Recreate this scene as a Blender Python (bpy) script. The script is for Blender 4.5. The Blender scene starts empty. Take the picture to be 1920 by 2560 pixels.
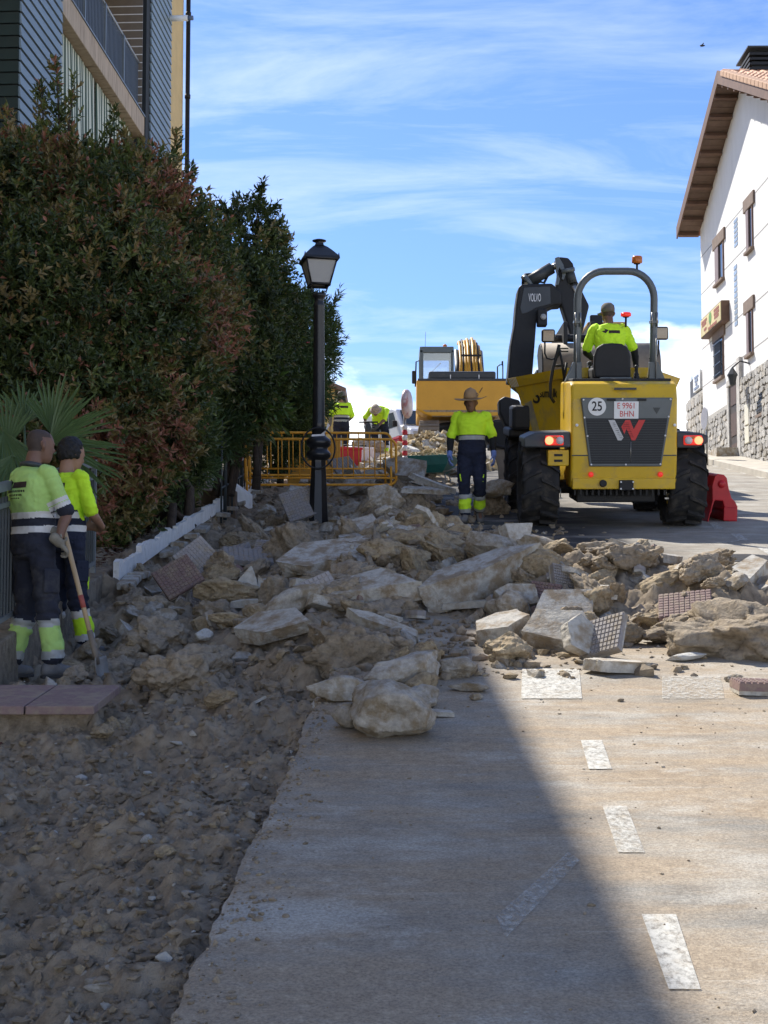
import bpy, bmesh, math, random
import numpy as np
from mathutils import Vector, Matrix, Euler
from mathutils.bvhtree import BVHTree
R = math.radians
random.seed(7); rng = np.random.default_rng(11)
SC = bpy.context.scene
COL = SC.collection
# ---------------------------------------------------------------- camera
F, CX, CY = 3700.0, 960.0, 1280.0
TH = R(4.02); CAMZ = 1.77; S = 0.1541
cam = bpy.data.cameras.new('camera'); camo = bpy.data.objects.new('camera', cam); COL.objects.link(camo)
camo.location = (0, 0, CAMZ); camo.rotation_euler = (R(90) + TH, 0, 0)
cam.sensor_width = 36; cam.lens = 36 * F / 2560; cam.clip_start = 0.1; cam.clip_end = 3000
SC.camera = camo
# ---------------------------------------------------------------- sky, sun, exposure
SUNDIR = Vector((-0.50, 0.75, 1.0)).normalized()
ELEV = math.asin(SUNDIR.z); AZ = math.atan2(SUNDIR.x, SUNDIR.y)
W = bpy.data.worlds.new('World'); SC.world = W; W.use_nodes = True
def build_world():
    nt = W.node_tree; nt.nodes.clear(); N = nt.nodes.new; L = nt.links.new
    out = N('ShaderNodeOutputWorld'); bg = N('ShaderNodeBackground'); bg.inputs[1].default_value = 0.113
    sky = N('ShaderNodeTexSky'); sky.sky_type = 'NISHITA'; sky.sun_disc = False
    sky.sun_elevation = ELEV; sky.sun_rotation = AZ; sky.air_density = 1.0; sky.dust_density = 0.35; sky.ozone_density = 2.2
    tc = N('ShaderNodeTexCoord'); sep = N('ShaderNodeSeparateXYZ'); L(tc.outputs['Generated'], sep.inputs[0])
    def math_(op, a, b=None):
        n = N('ShaderNodeMath'); n.operation = op
        for i, q in enumerate((a, b)):
            if q is None: continue
            if isinstance(q, (int, float)): n.inputs[i].default_value = q
            else: L(q, n.inputs[i])
        return n.outputs[0]
    den = math_('ADD', math_('MAXIMUM', sep.outputs[2], 0.0), 0.11)
    u = math_('DIVIDE', sep.outputs[0], den); v = math_('DIVIDE', sep.outputs[1], den)
    comb = N('ShaderNodeCombineXYZ'); L(u, comb.inputs[0]); L(v, comb.inputs[1])
    mp = N('ShaderNodeMapping'); mp.inputs['Rotation'].default_value = (0, 0, R(14)); mp.inputs['Scale'].default_value = (0.9, 2.3, 1)
    mp.inputs['Location'].default_value = (3.3, 1.2, 0); L(comb.outputs[0], mp.inputs[0])
    n1 = N('ShaderNodeTexNoise'); n1.inputs['Scale'].default_value = 1.9; n1.inputs['Detail'].default_value = 9; n1.inputs['Roughness'].default_value = 0.62
    n1.inputs['Distortion'].default_value = 0.5; L(mp.outputs[0], n1.inputs['Vector'])
    r1 = N('ShaderNodeValToRGB'); r1.color_ramp.elements[0].position = 0.44; r1.color_ramp.elements[1].position = 0.86; L(n1.outputs[0], r1.inputs[0])
    # low cumulus, close to the horizon
    mp2 = N('ShaderNodeMapping'); mp2.inputs['Scale'].default_value = (7.0, 7.0, 15.0); mp2.inputs['Location'].default_value = (0.35, 0.2, 0.62); L(tc.outputs['Generated'], mp2.inputs[0])
    n2 = N('ShaderNodeTexNoise'); n2.inputs['Scale'].default_value = 1.0; n2.inputs['Detail'].default_value = 8; n2.inputs['Roughness'].default_value = 0.5; L(mp2.outputs[0], n2.inputs['Vector'])
    low = N('ShaderNodeMapRange'); low.inputs[1].default_value = 0.09; low.inputs[2].default_value = 0.225; low.inputs[3].default_value = 0.26; low.inputs[4].default_value = -0.12; L(sep.outputs[2], low.inputs[0])
    s2 = math_('ADD', n2.outputs[0], low.outputs[0])
    r2 = N('ShaderNodeValToRGB'); r2.color_ramp.elements[0].position = 0.555; r2.color_ramp.elements[1].position = 0.67; L(s2, r2.inputs[0])
    c1 = math_('MULTIPLY', r1.outputs[0], 0.66); c2 = math_('MULTIPLY', r2.outputs[0], 0.97)
    tint = N('ShaderNodeMixRGB'); tint.blend_type = 'MULTIPLY'; tint.inputs[0].default_value = 1; tint.inputs[2].default_value = (0.435, 0.55, 0.775, 1); L(sky.outputs[0], tint.inputs[1])
    m1 = N('ShaderNodeMixRGB'); L(c1, m1.inputs[0]); L(tint.outputs[0], m1.inputs[1]); m1.inputs[2].default_value = (4.6, 5.2, 6.1, 1)
    m2 = N('ShaderNodeMixRGB'); L(c2, m2.inputs[0]); L(m1.outputs[0], m2.inputs[1]); m2.inputs[2].default_value = (8.6, 8.9, 9.2, 1)
    L(m2.outputs[0], bg.inputs[0]); L(bg.outputs[0], out.inputs[0])
build_world()
sl = bpy.data.lights.new('sun', 'SUN'); sl.energy = 3.9; sl.angle = R(0.53); sl.color = (1.0, 0.955, 0.88)
so = bpy.data.objects.new('sun', sl); COL.objects.link(so); so.rotation_euler = (-SUNDIR).to_track_quat('-Z', 'Y').to_euler(); so.location = (0, 0, 40)
SC.view_settings.view_transform = 'Standard'; SC.view_settings.look = 'None'; SC.view_settings.gamma = 1
SC.view_settings.exposure = 1.06
SC.cycles.use_denoising = True
SC.cycles.max_bounces = 6; SC.cycles.transparent_max_bounces = 12
# ---------------------------------------------------------------- projection helpers (layout only)
def ray(px, py):
    a = (px - CX) / F; b = (CY - py) / F
    return Vector((a, math.cos(TH) - b * math.sin(TH), math.sin(TH) + b * math.cos(TH)))
def at(px, py, Y):
    d = ray(px, py); t = Y / d.y
    return Vector((d.x * t, Y, CAMZ + d.z * t))
def G(Y): 
    return S * Y if Y < 44 else S * 44 + (Y - 44) * 0.10 - 0.004 * (Y - 44) ** 2 if Y < 70 else S * 44 + 2.6 - 2.704 - (Y - 70) * 0.108
def gnd(px, py, off=0.0):
    d = ray(px, py); t = (off - CAMZ) / (d.z - S * d.y)
    return Vector((d.x * t, d.y * t, CAMZ + d.z * t))
# ---------------------------------------------------------------- numpy noise
def _h(ix, iy, iz, seed):
    n = (ix * 374761393 + iy * 668265263 + iz * 1442695041 + seed * 974634777) & 0xFFFFFFFF
    n = ((n ^ (n >> 13)) * 1274126177) & 0xFFFFFFFF
    n = ((n ^ (n >> 16)) * 2246822519) & 0xFFFFFFFF
    return ((n ^ (n >> 15)) & 0xFFFFFF) / float(0xFFFFFF)
def vn(P, seed=0):
    P = np.asarray(P, float); I = np.floor(P).astype(np.int64); f = P - I; f = f * f * f * (f * (f * 6 - 15) + 10); r = 0
    for dx in (0, 1):
        for dy in (0, 1):
            for dz in (0, 1):
                w = (f[:, 0] if dx else 1 - f[:, 0]) * (f[:, 1] if dy else 1 - f[:, 1]) * (f[:, 2] if dz else 1 - f[:, 2])
                r = r + w * _h(I[:, 0] + dx, I[:, 1] + dy, I[:, 2] + dz, seed)
    return r * 2 - 1
def fbm(P, seed=0, oct=4, gain=0.5, lac=2.03):
    P = np.asarray(P, float); a = 1.0; r = 0; 
    for o in range(oct):
        r = r + a * vn(P, seed + o * 17); P = P * lac; a *= gain
    return r
# ---------------------------------------------------------------- mesh builder
def frame(d):
    d = Vector(d).normalized(); up = Vector((0, 0, 1)) if abs(d.z) < 0.95 else Vector((0, 1, 0))
    x = d.cross(up).normalized(); return x, x.cross(d).normalized(), d
class MB:
    def __init__(s): s.v = []; s.f = []; s.m = []; s.sm = []
    def add(s, vs, fs, mi=0, smooth=False):
        o = len(s.v); s.v += [tuple(q) for q in vs]
        for f in fs: s.f.append(tuple(o + i for i in f)); s.m.append(mi); s.sm.append(smooth)
        return s
    def box(s, c, d, rot=None, mi=0, taper=None):
        c = Vector(c); hx, hy, hz = d[0] / 2, d[1] / 2, d[2] / 2; vs = []
        for z in (-1, 1):
            k = 1 if z < 0 or taper is None else taper
            for x, y in ((-1, -1), (1, -1), (1, 1), (-1, 1)): vs.append(Vector((x * hx * k, y * hy * k, z * hz)))
        if rot is not None:
            M = rot if isinstance(rot, Matrix) else Euler(rot).to_matrix()
            vs = [M @ q for q in vs]
        return s.add([c + q for q in vs], [(3, 2, 1, 0), (4, 5, 6, 7), (0, 1, 5, 4), (1, 2, 6, 5), (2, 3, 7, 6), (3, 0, 4, 7)], mi)
    def b6(s, x0, x1, y0, y1, z0, z1, mi=0): return s.box(((x0 + x1) / 2, (y0 + y1) / 2, (z0 + z1) / 2), (x1 - x0, y1 - y0, z1 - z0), None, mi)
    def prism(s, pts, off, mi=0, smooth=False):
        pts = [Vector(p) for p in pts]; off = Vector(off); n = len(pts)
        nrm = Vector((0, 0, 0))
        for i in range(n): nrm += pts[i].cross(pts[(i + 1) % n])
        if nrm.dot(off) < 0: pts = pts[::-1]
        s.add(pts + [p + off for p in pts], [tuple(range(n))[::-1], tuple(range(n, 2 * n))], mi)
        o = len(s.v) - 2 * n
        for i in range(n):
            j = (i + 1) % n; s.f.append((o + i, o + j, o + n + j, o + n + i)); s.m.append(mi); s.sm.append(smooth)
        return s
    def poly(s, pts, mi=0): return s.add(pts, [tuple(range(len(pts)))], mi)
    def tube(s, path, r, n=8, mi=0, cap=True, smooth=True, flat=None, closed=False):
        path = [Vector(p) for p in path]; k = len(path); rs = r if isinstance(r, (list, tuple)) else [r] * k
        vs = []; px = None
        for i, p in enumerate(path):
            if closed: t = path[(i + 1) % k] - path[i - 1]
            else: t = (path[min(i + 1, k - 1)] - path[max(i - 1, 0)])
            x, y, d = frame(t)
            if px is not None:
                x = (px - d * px.dot(d)).normalized(); y = d.cross(x) * -1
                y = d.cross(x)
            else: y = d.cross(x)
            px = x
            for j in range(n):
                a = 2 * math.pi * j / n; vs.append(p + x * math.cos(a) * rs[i] + y * math.sin(a) * rs[i] * (flat or 1))
        fs = []
        for i in range(k if closed else k - 1):
            i2 = (i + 1) % k
            for j in range(n): fs.append((i * n + j, i * n + (j + 1) % n, i2 * n + (j + 1) % n, i2 * n + j))
        s.add(vs, fs, mi, smooth)
        if cap and not closed:
            o = len(s.v) - len(vs)
            s.f.append(tuple(o + j for j in range(n))[::-1]); s.m.append(mi); s.sm.append(False)
            s.f.append(tuple(o + (k - 1) * n + j for j in range(n))); s.m.append(mi); s.sm.append(False)
        return s
    def cyl(s, a, b, r, r2=None, n=16, mi=0): return s.tube([a, b], [r, r if r2 is None else r2], n, mi)
    def lathe(s, prof, n=16, c=(0, 0, 0), mi=0, smooth=True, axis='z', sx=1.0, sy=1.0):
        c = Vector(c); vs = []
        for r, z in prof:
            for j in range(n):
                a = 2 * math.pi * (j + 0.5) / n; q = (r * math.cos(a) * sx, r * math.sin(a) * sy, z)
                if axis == 'x': q = (q[2], q[0], q[1])
                if axis == 'y': q = (q[1], q[2], q[0])
                vs.append(c + Vector(q))
        k = len(prof); fs = []
        for i in range(k - 1):
            for j in range(n): fs.append((i * n + j, i * n + (j + 1) % n, (i + 1) * n + (j + 1) % n, (i + 1) * n + j))
        s.add(vs, fs, mi, smooth); o = len(s.v) - len(vs)
        s.f.append(tuple(o + j for j in range(n))[::-1]); s.m.append(mi); s.sm.append(False)
        s.f.append(tuple(o + (k - 1) * n + j for j in range(n))); s.m.append(mi); s.sm.append(False)
        return s
    def mesh(s, name, mats):
        me = bpy.data.meshes.new(name); me.from_pydata(s.v, [], s.f)
        for q in (mats if isinstance(mats, (list, tuple)) else [mats]): me.materials.append(q)
        me.polygons.foreach_set('material_index', s.m); me.polygons.foreach_set('use_smooth', s.sm); me.update(); return me
    def build(s, name, mats, parent=None, bevel=0, loc=None, rot=None, seg=2):
        return link(name, s.mesh(name, mats), parent, bevel, loc, rot, seg)
def link(name, me, parent=None, bevel=0, loc=None, rot=None, seg=2):
    o = bpy.data.objects.new(name, me); COL.objects.link(o)
    if parent: o.parent = parent
    if loc is not None: o.location = loc
    if rot is not None: o.rotation_euler = rot
    if bevel:
        b = o.modifiers.new('bevel', 'BEVEL'); b.width = bevel; b.segments = seg; b.limit_method = 'ANGLE'; b.angle_limit = R(38); b.harden_normals = False
    return o
def npmesh(name, V, Fq, mats, mi=None, smooth=True):
    V = np.asarray(V, np.float32); Fq = np.asarray(Fq, np.int32); me = bpy.data.meshes.new(name); k = Fq.shape[1]
    me.vertices.add(len(V)); me.vertices.foreach_set('co', V.ravel()); me.loops.add(Fq.size); me.loops.foreach_set('vertex_index', Fq.ravel())
    me.polygons.add(len(Fq)); me.polygons.foreach_set('loop_start', np.arange(0, Fq.size, k, dtype=np.int32)); me.polygons.foreach_set('loop_total', np.full(len(Fq), k, np.int32))
    for q in (mats if isinstance(mats, (list, tuple)) else [mats]): me.materials.append(q)
    if mi is not None: me.polygons.foreach_set('material_index', np.asarray(mi, np.int32))
    me.update(calc_edges=True); me.polygons.foreach_set('use_smooth', np.full(len(Fq), smooth)); return me
def tag(o, label, cat=None, group=None, kind=None):
    if label: o['label'] = label
    if cat: o['category'] = cat
    if group: o['group'] = group
    if kind or cat: o['kind'] = kind or 'thing'
    return o
def thing(name, label, cat, loc=(0, 0, 0), rot=(0, 0, 0), group=None):
    o = bpy.data.objects.new(name, None); COL.objects.link(o); o.location = loc; o.rotation_euler = rot; o.empty_display_size = 0.2
    return tag(o, label, cat, group)
def struct(o): o['kind'] = 'structure'; return o
def copy_tree(o, parent=None):
    c = o.copy(); COL.objects.link(c); c.parent = parent
    for ch in o.children: copy_tree(ch, c)
    return c
# ---------------------------------------------------------------- materials
def mat(name, col, rough=0.7, var=0.12, scale=6.0, bump=0.0, bscale=60.0, metal=0.0, col2=None, c2amt=(0.5, 0.7), c2scale=3.0, rnd=0.0, detail=5, spec=0.4, trans=0.0, emit=None, sub=0.0, coat=0.0, stretch=None, world=False):
    m = bpy.data.materials.new(name); m.use_nodes = True; nt = m.node_tree; N = nt.nodes.new; L = nt.links.new
    b = nt.nodes['Principled BSDF']; b.inputs['Roughness'].default_value = rough; b.inputs['Metallic'].default_value = metal
    b.inputs['Specular IOR Level'].default_value = spec; b.inputs['Coat Weight'].default_value = coat
    if trans: b.inputs['Transmission Weight'].default_value = trans
    tc = N('ShaderNodeTexCoord'); src = tc.outputs['Object']
    if world: src = N('ShaderNodeNewGeometry').outputs['Position']
    if stretch:
        mp = N('ShaderNodeMapping'); mp.inputs['Scale'].default_value = stretch; L(src, mp.inputs[0]); src = mp.outputs[0]
    c = (*col, 1)
    cur = None
    if var:
        n = N('ShaderNodeTexNoise'); n.inputs['Scale'].default_value = scale; n.inputs['Detail'].default_value = detail; n.inputs['Roughness'].default_value = 0.6; L(src, n.inputs['Vector'])
        rp = N('ShaderNodeValToRGB'); e = rp.color_ramp.elements; e[0].position = 0.28; e[1].position = 0.72
        e[0].color = (*[q * (1 - var) for q in col], 1); e[1].color = (*[min(1, q * (1 + var)) for q in col], 1)
        L(n.outputs[0], rp.inputs[0]); cur = rp.outputs[0]
    if col2:
        n2 = N('ShaderNodeTexNoise'); n2.inputs['Scale'].default_value = c2scale; n2.inputs['Detail'].default_value = 8; n2.inputs['Roughness'].default_value = 0.65; L(src, n2.inputs['Vector'])
        r2 = N('ShaderNodeValToRGB'); r2.color_ramp.elements[0].position = c2amt[0]; r2.color_ramp.elements[1].position = c2amt[1]; L(n2.outputs[0], r2.inputs[0])
        mx = N('ShaderNodeMixRGB'); L(r2.outputs[0], mx.inputs[0]); mx.inputs[2].default_value = (*col2, 1)
        if cur: L(cur, mx.inputs[1])
        else: mx.inputs[1].default_value = c
        cur = mx.outputs[0]
    if rnd:
        oi = N('ShaderNodeObjectInfo'); mr = N('ShaderNodeMapRange'); mr.inputs[3].default_value = 1 - rnd; mr.inputs[4].default_value = 1 + rnd; L(oi.outputs['Random'], mr.inputs[0])
        mx = N('ShaderNodeMixRGB'); mx.blend_type = 'MULTIPLY'; mx.inputs[0].default_value = 1; L(mr.outputs[0], mx.inputs[2])
        if cur: L(cur, mx.inputs[1])
        else: mx.inputs[1].default_value = c
        cur = mx.outputs[0]
    if cur: L(cur, b.inputs['Base Color'])
    else: b.inputs['Base Color'].default_value = c
    if bump:
        n3 = N('ShaderNodeTexNoise'); n3.inputs['Scale'].default_value = bscale; n3.inputs['Detail'].default_value = 6; n3.inputs['Roughness'].default_value = 0.65; L(src, n3.inputs['Vector'])
        bp = N('ShaderNodeBump'); bp.inputs['Strength'].default_value = 1.0; bp.inputs['Distance'].default_value = bump; L(n3.outputs[0], bp.inputs['Height']); L(bp.outputs[0], b.inputs['Normal'])
    if emit: b.inputs['Emission Color'].default_value = (*emit[:3], 1); b.inputs['Emission Strength'].default_value = emit[3]
    return m
def leafmat(name, col, var=0.35, rnd=0.0):
    m = mat(name, col, rough=0.42, var=var, scale=1.3, spec=0.45, detail=3); nt = m.node_tree; b = nt.nodes['Principled BSDF']
    tr = nt.nodes.new('ShaderNodeBsdfTranslucent'); tr.inputs[0].default_value = (col[0] * 1.6, col[1] * 1.7, col[2] * 0.9, 1)
    mx = nt.nodes.new('ShaderNodeMixShader'); mx.inputs[0].default_value = 0.22; out = nt.nodes['Material Output']
    nt.links.new(b.outputs[0], mx.inputs[1]); nt.links.new(tr.outputs[0], mx.inputs[2]); nt.links.new(mx.outputs[0], out.inputs[0]); return m
M = {}
M['yellow'] = mat('yellow_paint', (0.61, 0.385, 0.012), 0.42, 0.09, 3, col2=(0.30, 0.22, 0.09), c2amt=(0.50, 0.82), c2scale=6, coat=0.15)
M['amber'] = mat('amber_paint', (0.60, 0.31, 0.025), 0.45, 0.08, 2, col2=(0.34, 0.2, 0.05), c2amt=(0.58, 0.85), c2scale=4)
M['charcoal'] = mat('charcoal_paint', (0.045, 0.05, 0.052), 0.5, 0.15, 6, col2=(0.12, 0.11, 0.09), c2amt=(0.58, 0.85))
M['grey_paint'] = mat('grey_paint', (0.10, 0.115, 0.12), 0.4, 0.1, 6, coat=0.1)
M['black'] = mat('black_plastic', (0.014, 0.014, 0.015), 0.62, 0.2, 10)
M['rubber'] = mat('tyre_rubber', (0.022, 0.021, 0.021), 0.85, 0.25, 8, bump=0.002, bscale=90, col2=(0.085, 0.072, 0.055), c2amt=(0.5, 0.75), c2scale=7)
M['steel'] = mat('bare_steel', (0.35, 0.34, 0.32), 0.35, 0.2, 10, metal=0.9)
M['dustysteel'] = mat('dusty_steel', (0.19, 0.155, 0.12), 0.7, 0.25, 3, metal=0.15, col2=(0.30, 0.25, 0.18), c2amt=(0.45, 0.75), c2scale=2.5)
M['white'] = mat('white_plastic', (0.75, 0.75, 0.73), 0.5, 0.05)
M['red'] = mat('red_plastic', (0.45, 0.012, 0.02), 0.42, 0.18, 4)
M['redlens'] = mat('red_lens', (0.5, 0.02, 0.015), 0.2, 0, emit=(1, 0.05, 0.03, 0.25))
M['litlens'] = mat('lit_red_lens', (0.8, 0.1, 0.05), 0.25, 0, emit=(1, 0.16, 0.07, 2.2))
M['amberlens'] = mat('amber_lens', (0.5, 0.14, 0.02), 0.25, 0.1)
M['glass'] = mat('dark_glass', (0.02, 0.025, 0.03), 0.06, 0, spec=0.8)
M['ink'] = mat('black_ink', (0.012, 0.012, 0.014), 0.6, 0)
M['text_white'] = mat('white_print', (0.72, 0.72, 0.72), 0.6, 0)
M['text_red'] = mat('red_print', (0.55, 0.03, 0.03), 0.5, 0)
M['concrete'] = mat('broken_concrete', (0.42, 0.395, 0.345), 0.9, 0.25, 26, bump=0.010, bscale=55, col2=(0.26, 0.20, 0.13), c2amt=(0.44, 0.60), c2scale=7, rnd=0.15, world=True, detail=8)
M['earthrock'] = mat('earth_crusted_rock', (0.33, 0.255, 0.16), 0.95, 0.34, 30, bump=0.020, bscale=42, col2=(0.41, 0.33, 0.21), c2amt=(0.50, 0.62), c2scale=18, rnd=0.14, world=True, detail=8)
M['greyrock'] = mat('grey_rock', (0.37, 0.335, 0.28), 0.95, 0.28, 30, bump=0.014, bscale=50, col2=(0.25, 0.195, 0.125), c2amt=(0.46, 0.60), c2scale=9, rnd=0.12, world=True, detail=8)
M['tile'] = mat('paving_tile', (0.29, 0.265, 0.25), 0.8, 0.16, 30, bump=0.003, bscale=120, col2=(0.30, 0.245, 0.17), c2amt=(0.48, 0.68), c2scale=9, rnd=0.15, world=True)
M['tile_red'] = mat('reddish_paving_tile', (0.225, 0.15, 0.135), 0.8, 0.16, 30, bump=0.003, bscale=120, col2=(0.30, 0.24, 0.17), c2amt=(0.46, 0.68), c2scale=9, rnd=0.12, world=True)
M['mortar'] = mat('pale_mortar', (0.46, 0.43, 0.37), 0.9, 0.2, 26, bump=0.007, bscale=70, col2=(0.30, 0.235, 0.155), c2amt=(0.48, 0.66), c2scale=9, rnd=0.1, world=True)
M['hivis'] = mat('hivis_yellow_cloth', (0.60, 0.92, 0.03), 0.8, 0.07, 5, bump=0.004, bscale=30)
M['hivis_faded'] = mat('faded_hivis_cloth', (0.40, 0.60, 0.17), 0.85, 0.14, 4, bump=0.004, bscale=30, col2=(0.30, 0.38, 0.16), c2amt=(0.5, 0.8), c2scale=3)
M['navy'] = mat('navy_cloth', (0.014, 0.018, 0.036), 0.9, 0.25, 6, bump=0.004, bscale=40)
M['navy_dusty'] = mat('dusty_navy_cloth', (0.022, 0.024, 0.036), 0.92, 0.25, 6, bump=0.004, bscale=40, col2=(0.09, 0.085, 0.08), c2amt=(0.52, 0.8), c2scale=4)
M['reflect'] = mat('reflective_band', (0.62, 0.60, 0.57), 0.5, 0.08, 12)
M['reflect_dull'] = mat('dull_reflective_band', (0.36, 0.37, 0.36), 0.5, 0.1, 12)
M['skin'] = mat('skin', (0.30, 0.165, 0.105), 0.55, 0.12, 14)
M['skin_dark'] = mat('dark_skin', (0.17, 0.09, 0.06), 0.5, 0.14, 14)
M['hair'] = mat('black_hair', (0.010, 0.009, 0.009), 0.6, 0.3, 40, bump=0.01, bscale=45)
M['stubble'] = mat('cropped_hair', (0.06, 0.042, 0.034), 0.75, 0.2, 30)
M['boot'] = mat('grey_work_boot', (0.16, 0.155, 0.15), 0.8, 0.2, 9, col2=(0.30, 0.26, 0.2), c2amt=(0.5, 0.75), c2scale=6)
M['sole'] = mat('boot_sole', (0.06, 0.055, 0.05), 0.9, 0.2)
M['glove_grey'] = mat('grey_glove', (0.20, 0.18, 0.14), 0.85, 0.25, 18)
M['glove_blue'] = mat('blue_glove', (0.15, 0.22, 0.48), 0.7, 0.15, 18)
M['sleeve_black'] = mat('black_sleeve', (0.012, 0.012, 0.013), 0.85, 0.2, 8)
M['hat'] = mat('tan_felt_hat', (0.33, 0.215, 0.115), 0.9, 0.14, 12)
M['cap'] = mat('grey_cap', (0.14, 0.13, 0.115), 0.9, 0.15, 12)
M['ironblack'] = mat('black_cast_iron', (0.012, 0.012, 0.014), 0.4, 0.25, 8, coat=0.15)
M['milkglass'] = mat('frosted_lamp_glass', (0.36, 0.355, 0.345), 0.3, 0.04)
M['rail_yellow'] = mat('worn_yellow_rail', (0.80, 0.36, 0.03), 0.6, 0.18, 14, col2=(0.18, 0.08, 0.03), c2amt=(0.56, 0.74), c2scale=14)
M['fence'] = mat('dark_fence_paint', (0.045, 0.055, 0.06), 0.45, 0.15)
M['fence_rail'] = mat('grey_fence_rail', (0.16, 0.18, 0.19), 0.4, 0.1)
M['whitepaint'] = mat('white_edging_paint', (0.72, 0.71, 0.68), 0.8, 0.1, 9, bump=0.006, bscale=50, col2=(0.42, 0.36, 0.28), c2amt=(0.57, 0.78), c2scale=7)
M['wood'] = mat('ash_handle', (0.42, 0.30, 0.17), 0.6, 0.2, 20, stretch=(1, 1, 0.1))
M['bark'] = mat('bark', (0.06, 0.045, 0.035), 0.95, 0.3, 12, bump=0.01, bscale=30)
M['teal'] = mat('teal_steel', (0.02, 0.13, 0.12), 0.5, 0.15)
M['tape_white'] = mat('white_tape', (0.7, 0.68, 0.68), 0.5, 0.05); M['tape_red'] = mat('red_tape', (0.55, 0.04, 0.05), 0.5, 0.05)
# ================================================================ GROUND, ROAD, SOIL
def edge_x(Y): return -0.79 + 0.0486 * Y            # broken left edge of the concrete road
def sm(x, a, b): t = np.clip((x - a) / (b - a), 0, 1); return t * t * (3 - 2 * t)
MOUND = [(0.15, 14.6, 1.25, 2.6, 0.34), (1.75, 12.1, 0.95, 1.05, 0.36), (2.85, 11.3, 0.75, 0.9, 0.27), (-0.4, 19.2, 1.2, 2.6, 0.15), (-0.35, 27.2, 1.15, 2.4, 0.40), (0.4, 33, 1.4, 4, 0.35), (-1.5, 14.0, 0.7, 1.6, 0.16), (-0.9, 11.6, 0.7, 1.0, 0.08)]
def mound(X, Y):
    r = 0
    for cx, cy, sx, sy, h in MOUND: r = r + h * np.exp(-((X - cx) / sx) ** 2 - ((Y - cy) / sy) ** 2)
    return r
def soil_off(X, Y):
    """height of the loose soil relative to the road plane"""
    X = np.asarray(X, float); Y = np.asarray(Y, float); shp = X.shape; x = X.ravel(); y = Y.ravel(); z0 = np.zeros_like(x)
    e = -0.79 + 0.0486 * y
    wob = 0.014 * vn(np.stack([y * 2.3, z0, z0], 1), 5) + 0.009 * vn(np.stack([y * 7.1, z0 + 3, z0], 1), 6)
    d = e + wob - x                                            # >0 left of the edge (dug-up side)
    dug = -0.10 - 0.19 * sm(d, 0.05, 0.9)
    dug = dug + np.where(y < 13.6, 0.16 * sm(-x, 2.60, 2.70), 0.22 * sm(-x, 2.2, 2.6)) * sm(y, 7, 9)       # bank under the edging blocks
    dug = np.where(d > 0, dug, -0.05 - 0.10 * sm(-d, 0.0, 0.1))
    # local hollows
    for cx, cy, sx, sy, h in ((-0.62, 8.0, 0.28, 0.35, -0.16), (-0.55, 9.3, 0.4, 0.3, -0.1), (-1.3, 6.6, 0.5, 0.5, 0.06), (-0.95, 5.2, 0.35, 0.5, 0.05), (-1.9, 9.0, 0.5, 0.7, 0.05), (-2.4, 10.45, 0.4, 0.45, -0.10), (-2.45, 11.9, 0.4, 0.5, -0.14)):
        dug = dug + h * np.exp(-((x - cx) / sx) ** 2 - ((y - cy) / sy) ** 2) * (d > 0)
    md = mound(x, y)
    P = np.stack([x, y, z0], 1)
    k = np.where(d > -0.02, 1.0, sm(md, 0.04, 0.12))
    rough = 0.060 * fbm(P * 1.9, 21, 3) + 0.042 * fbm(P * 6.3, 31, 3) + 0.022 * np.abs(fbm(P * 17.0, 41, 3)) + 0.009 * fbm(P * 55.0, 51, 2)
    clod = np.maximum(0, vn(P * 9.0, 61) - 0.22) * 0.085 + np.maximum(0, vn(P * 21.0, 71) - 0.25) * 0.045
    big = sm(y, 8.2, 10.0) * (1 - sm(y, 20, 23)); rough = rough + big * (0.085 * (0.45 - np.abs(fbm(P * 2.6, 91, 3))) + 0.06 * np.maximum(0, fbm(P * 4.4, 95, 3)))
    calm = 0.75 + 0.25 * sm(y, 7.0, 9.5); rough = rough * calm; clod = clod * calm
    over = np.where(d > 0, 1.0, sm(md, 0.05, 0.2))
    h = dug * np.where(d > 0, 1, 1) + md * np.where(d > 0, 1.0, 1.2) + (rough + clod) * over * np.where(d > 0, sm(d, -0.02, 0.12) * 0.75 + 0.25, 1)
    return h.reshape(shp)
def soil_z(X, Y): return S * Y + float(soil_off(np.array([X]), np.array([Y]))[0])
def top_z(X, Y):
    """road or soil, whichever is on top"""
    z = soil_z(X, Y)
    return max(z, S * Y) if X > edge_x(Y) else z
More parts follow.
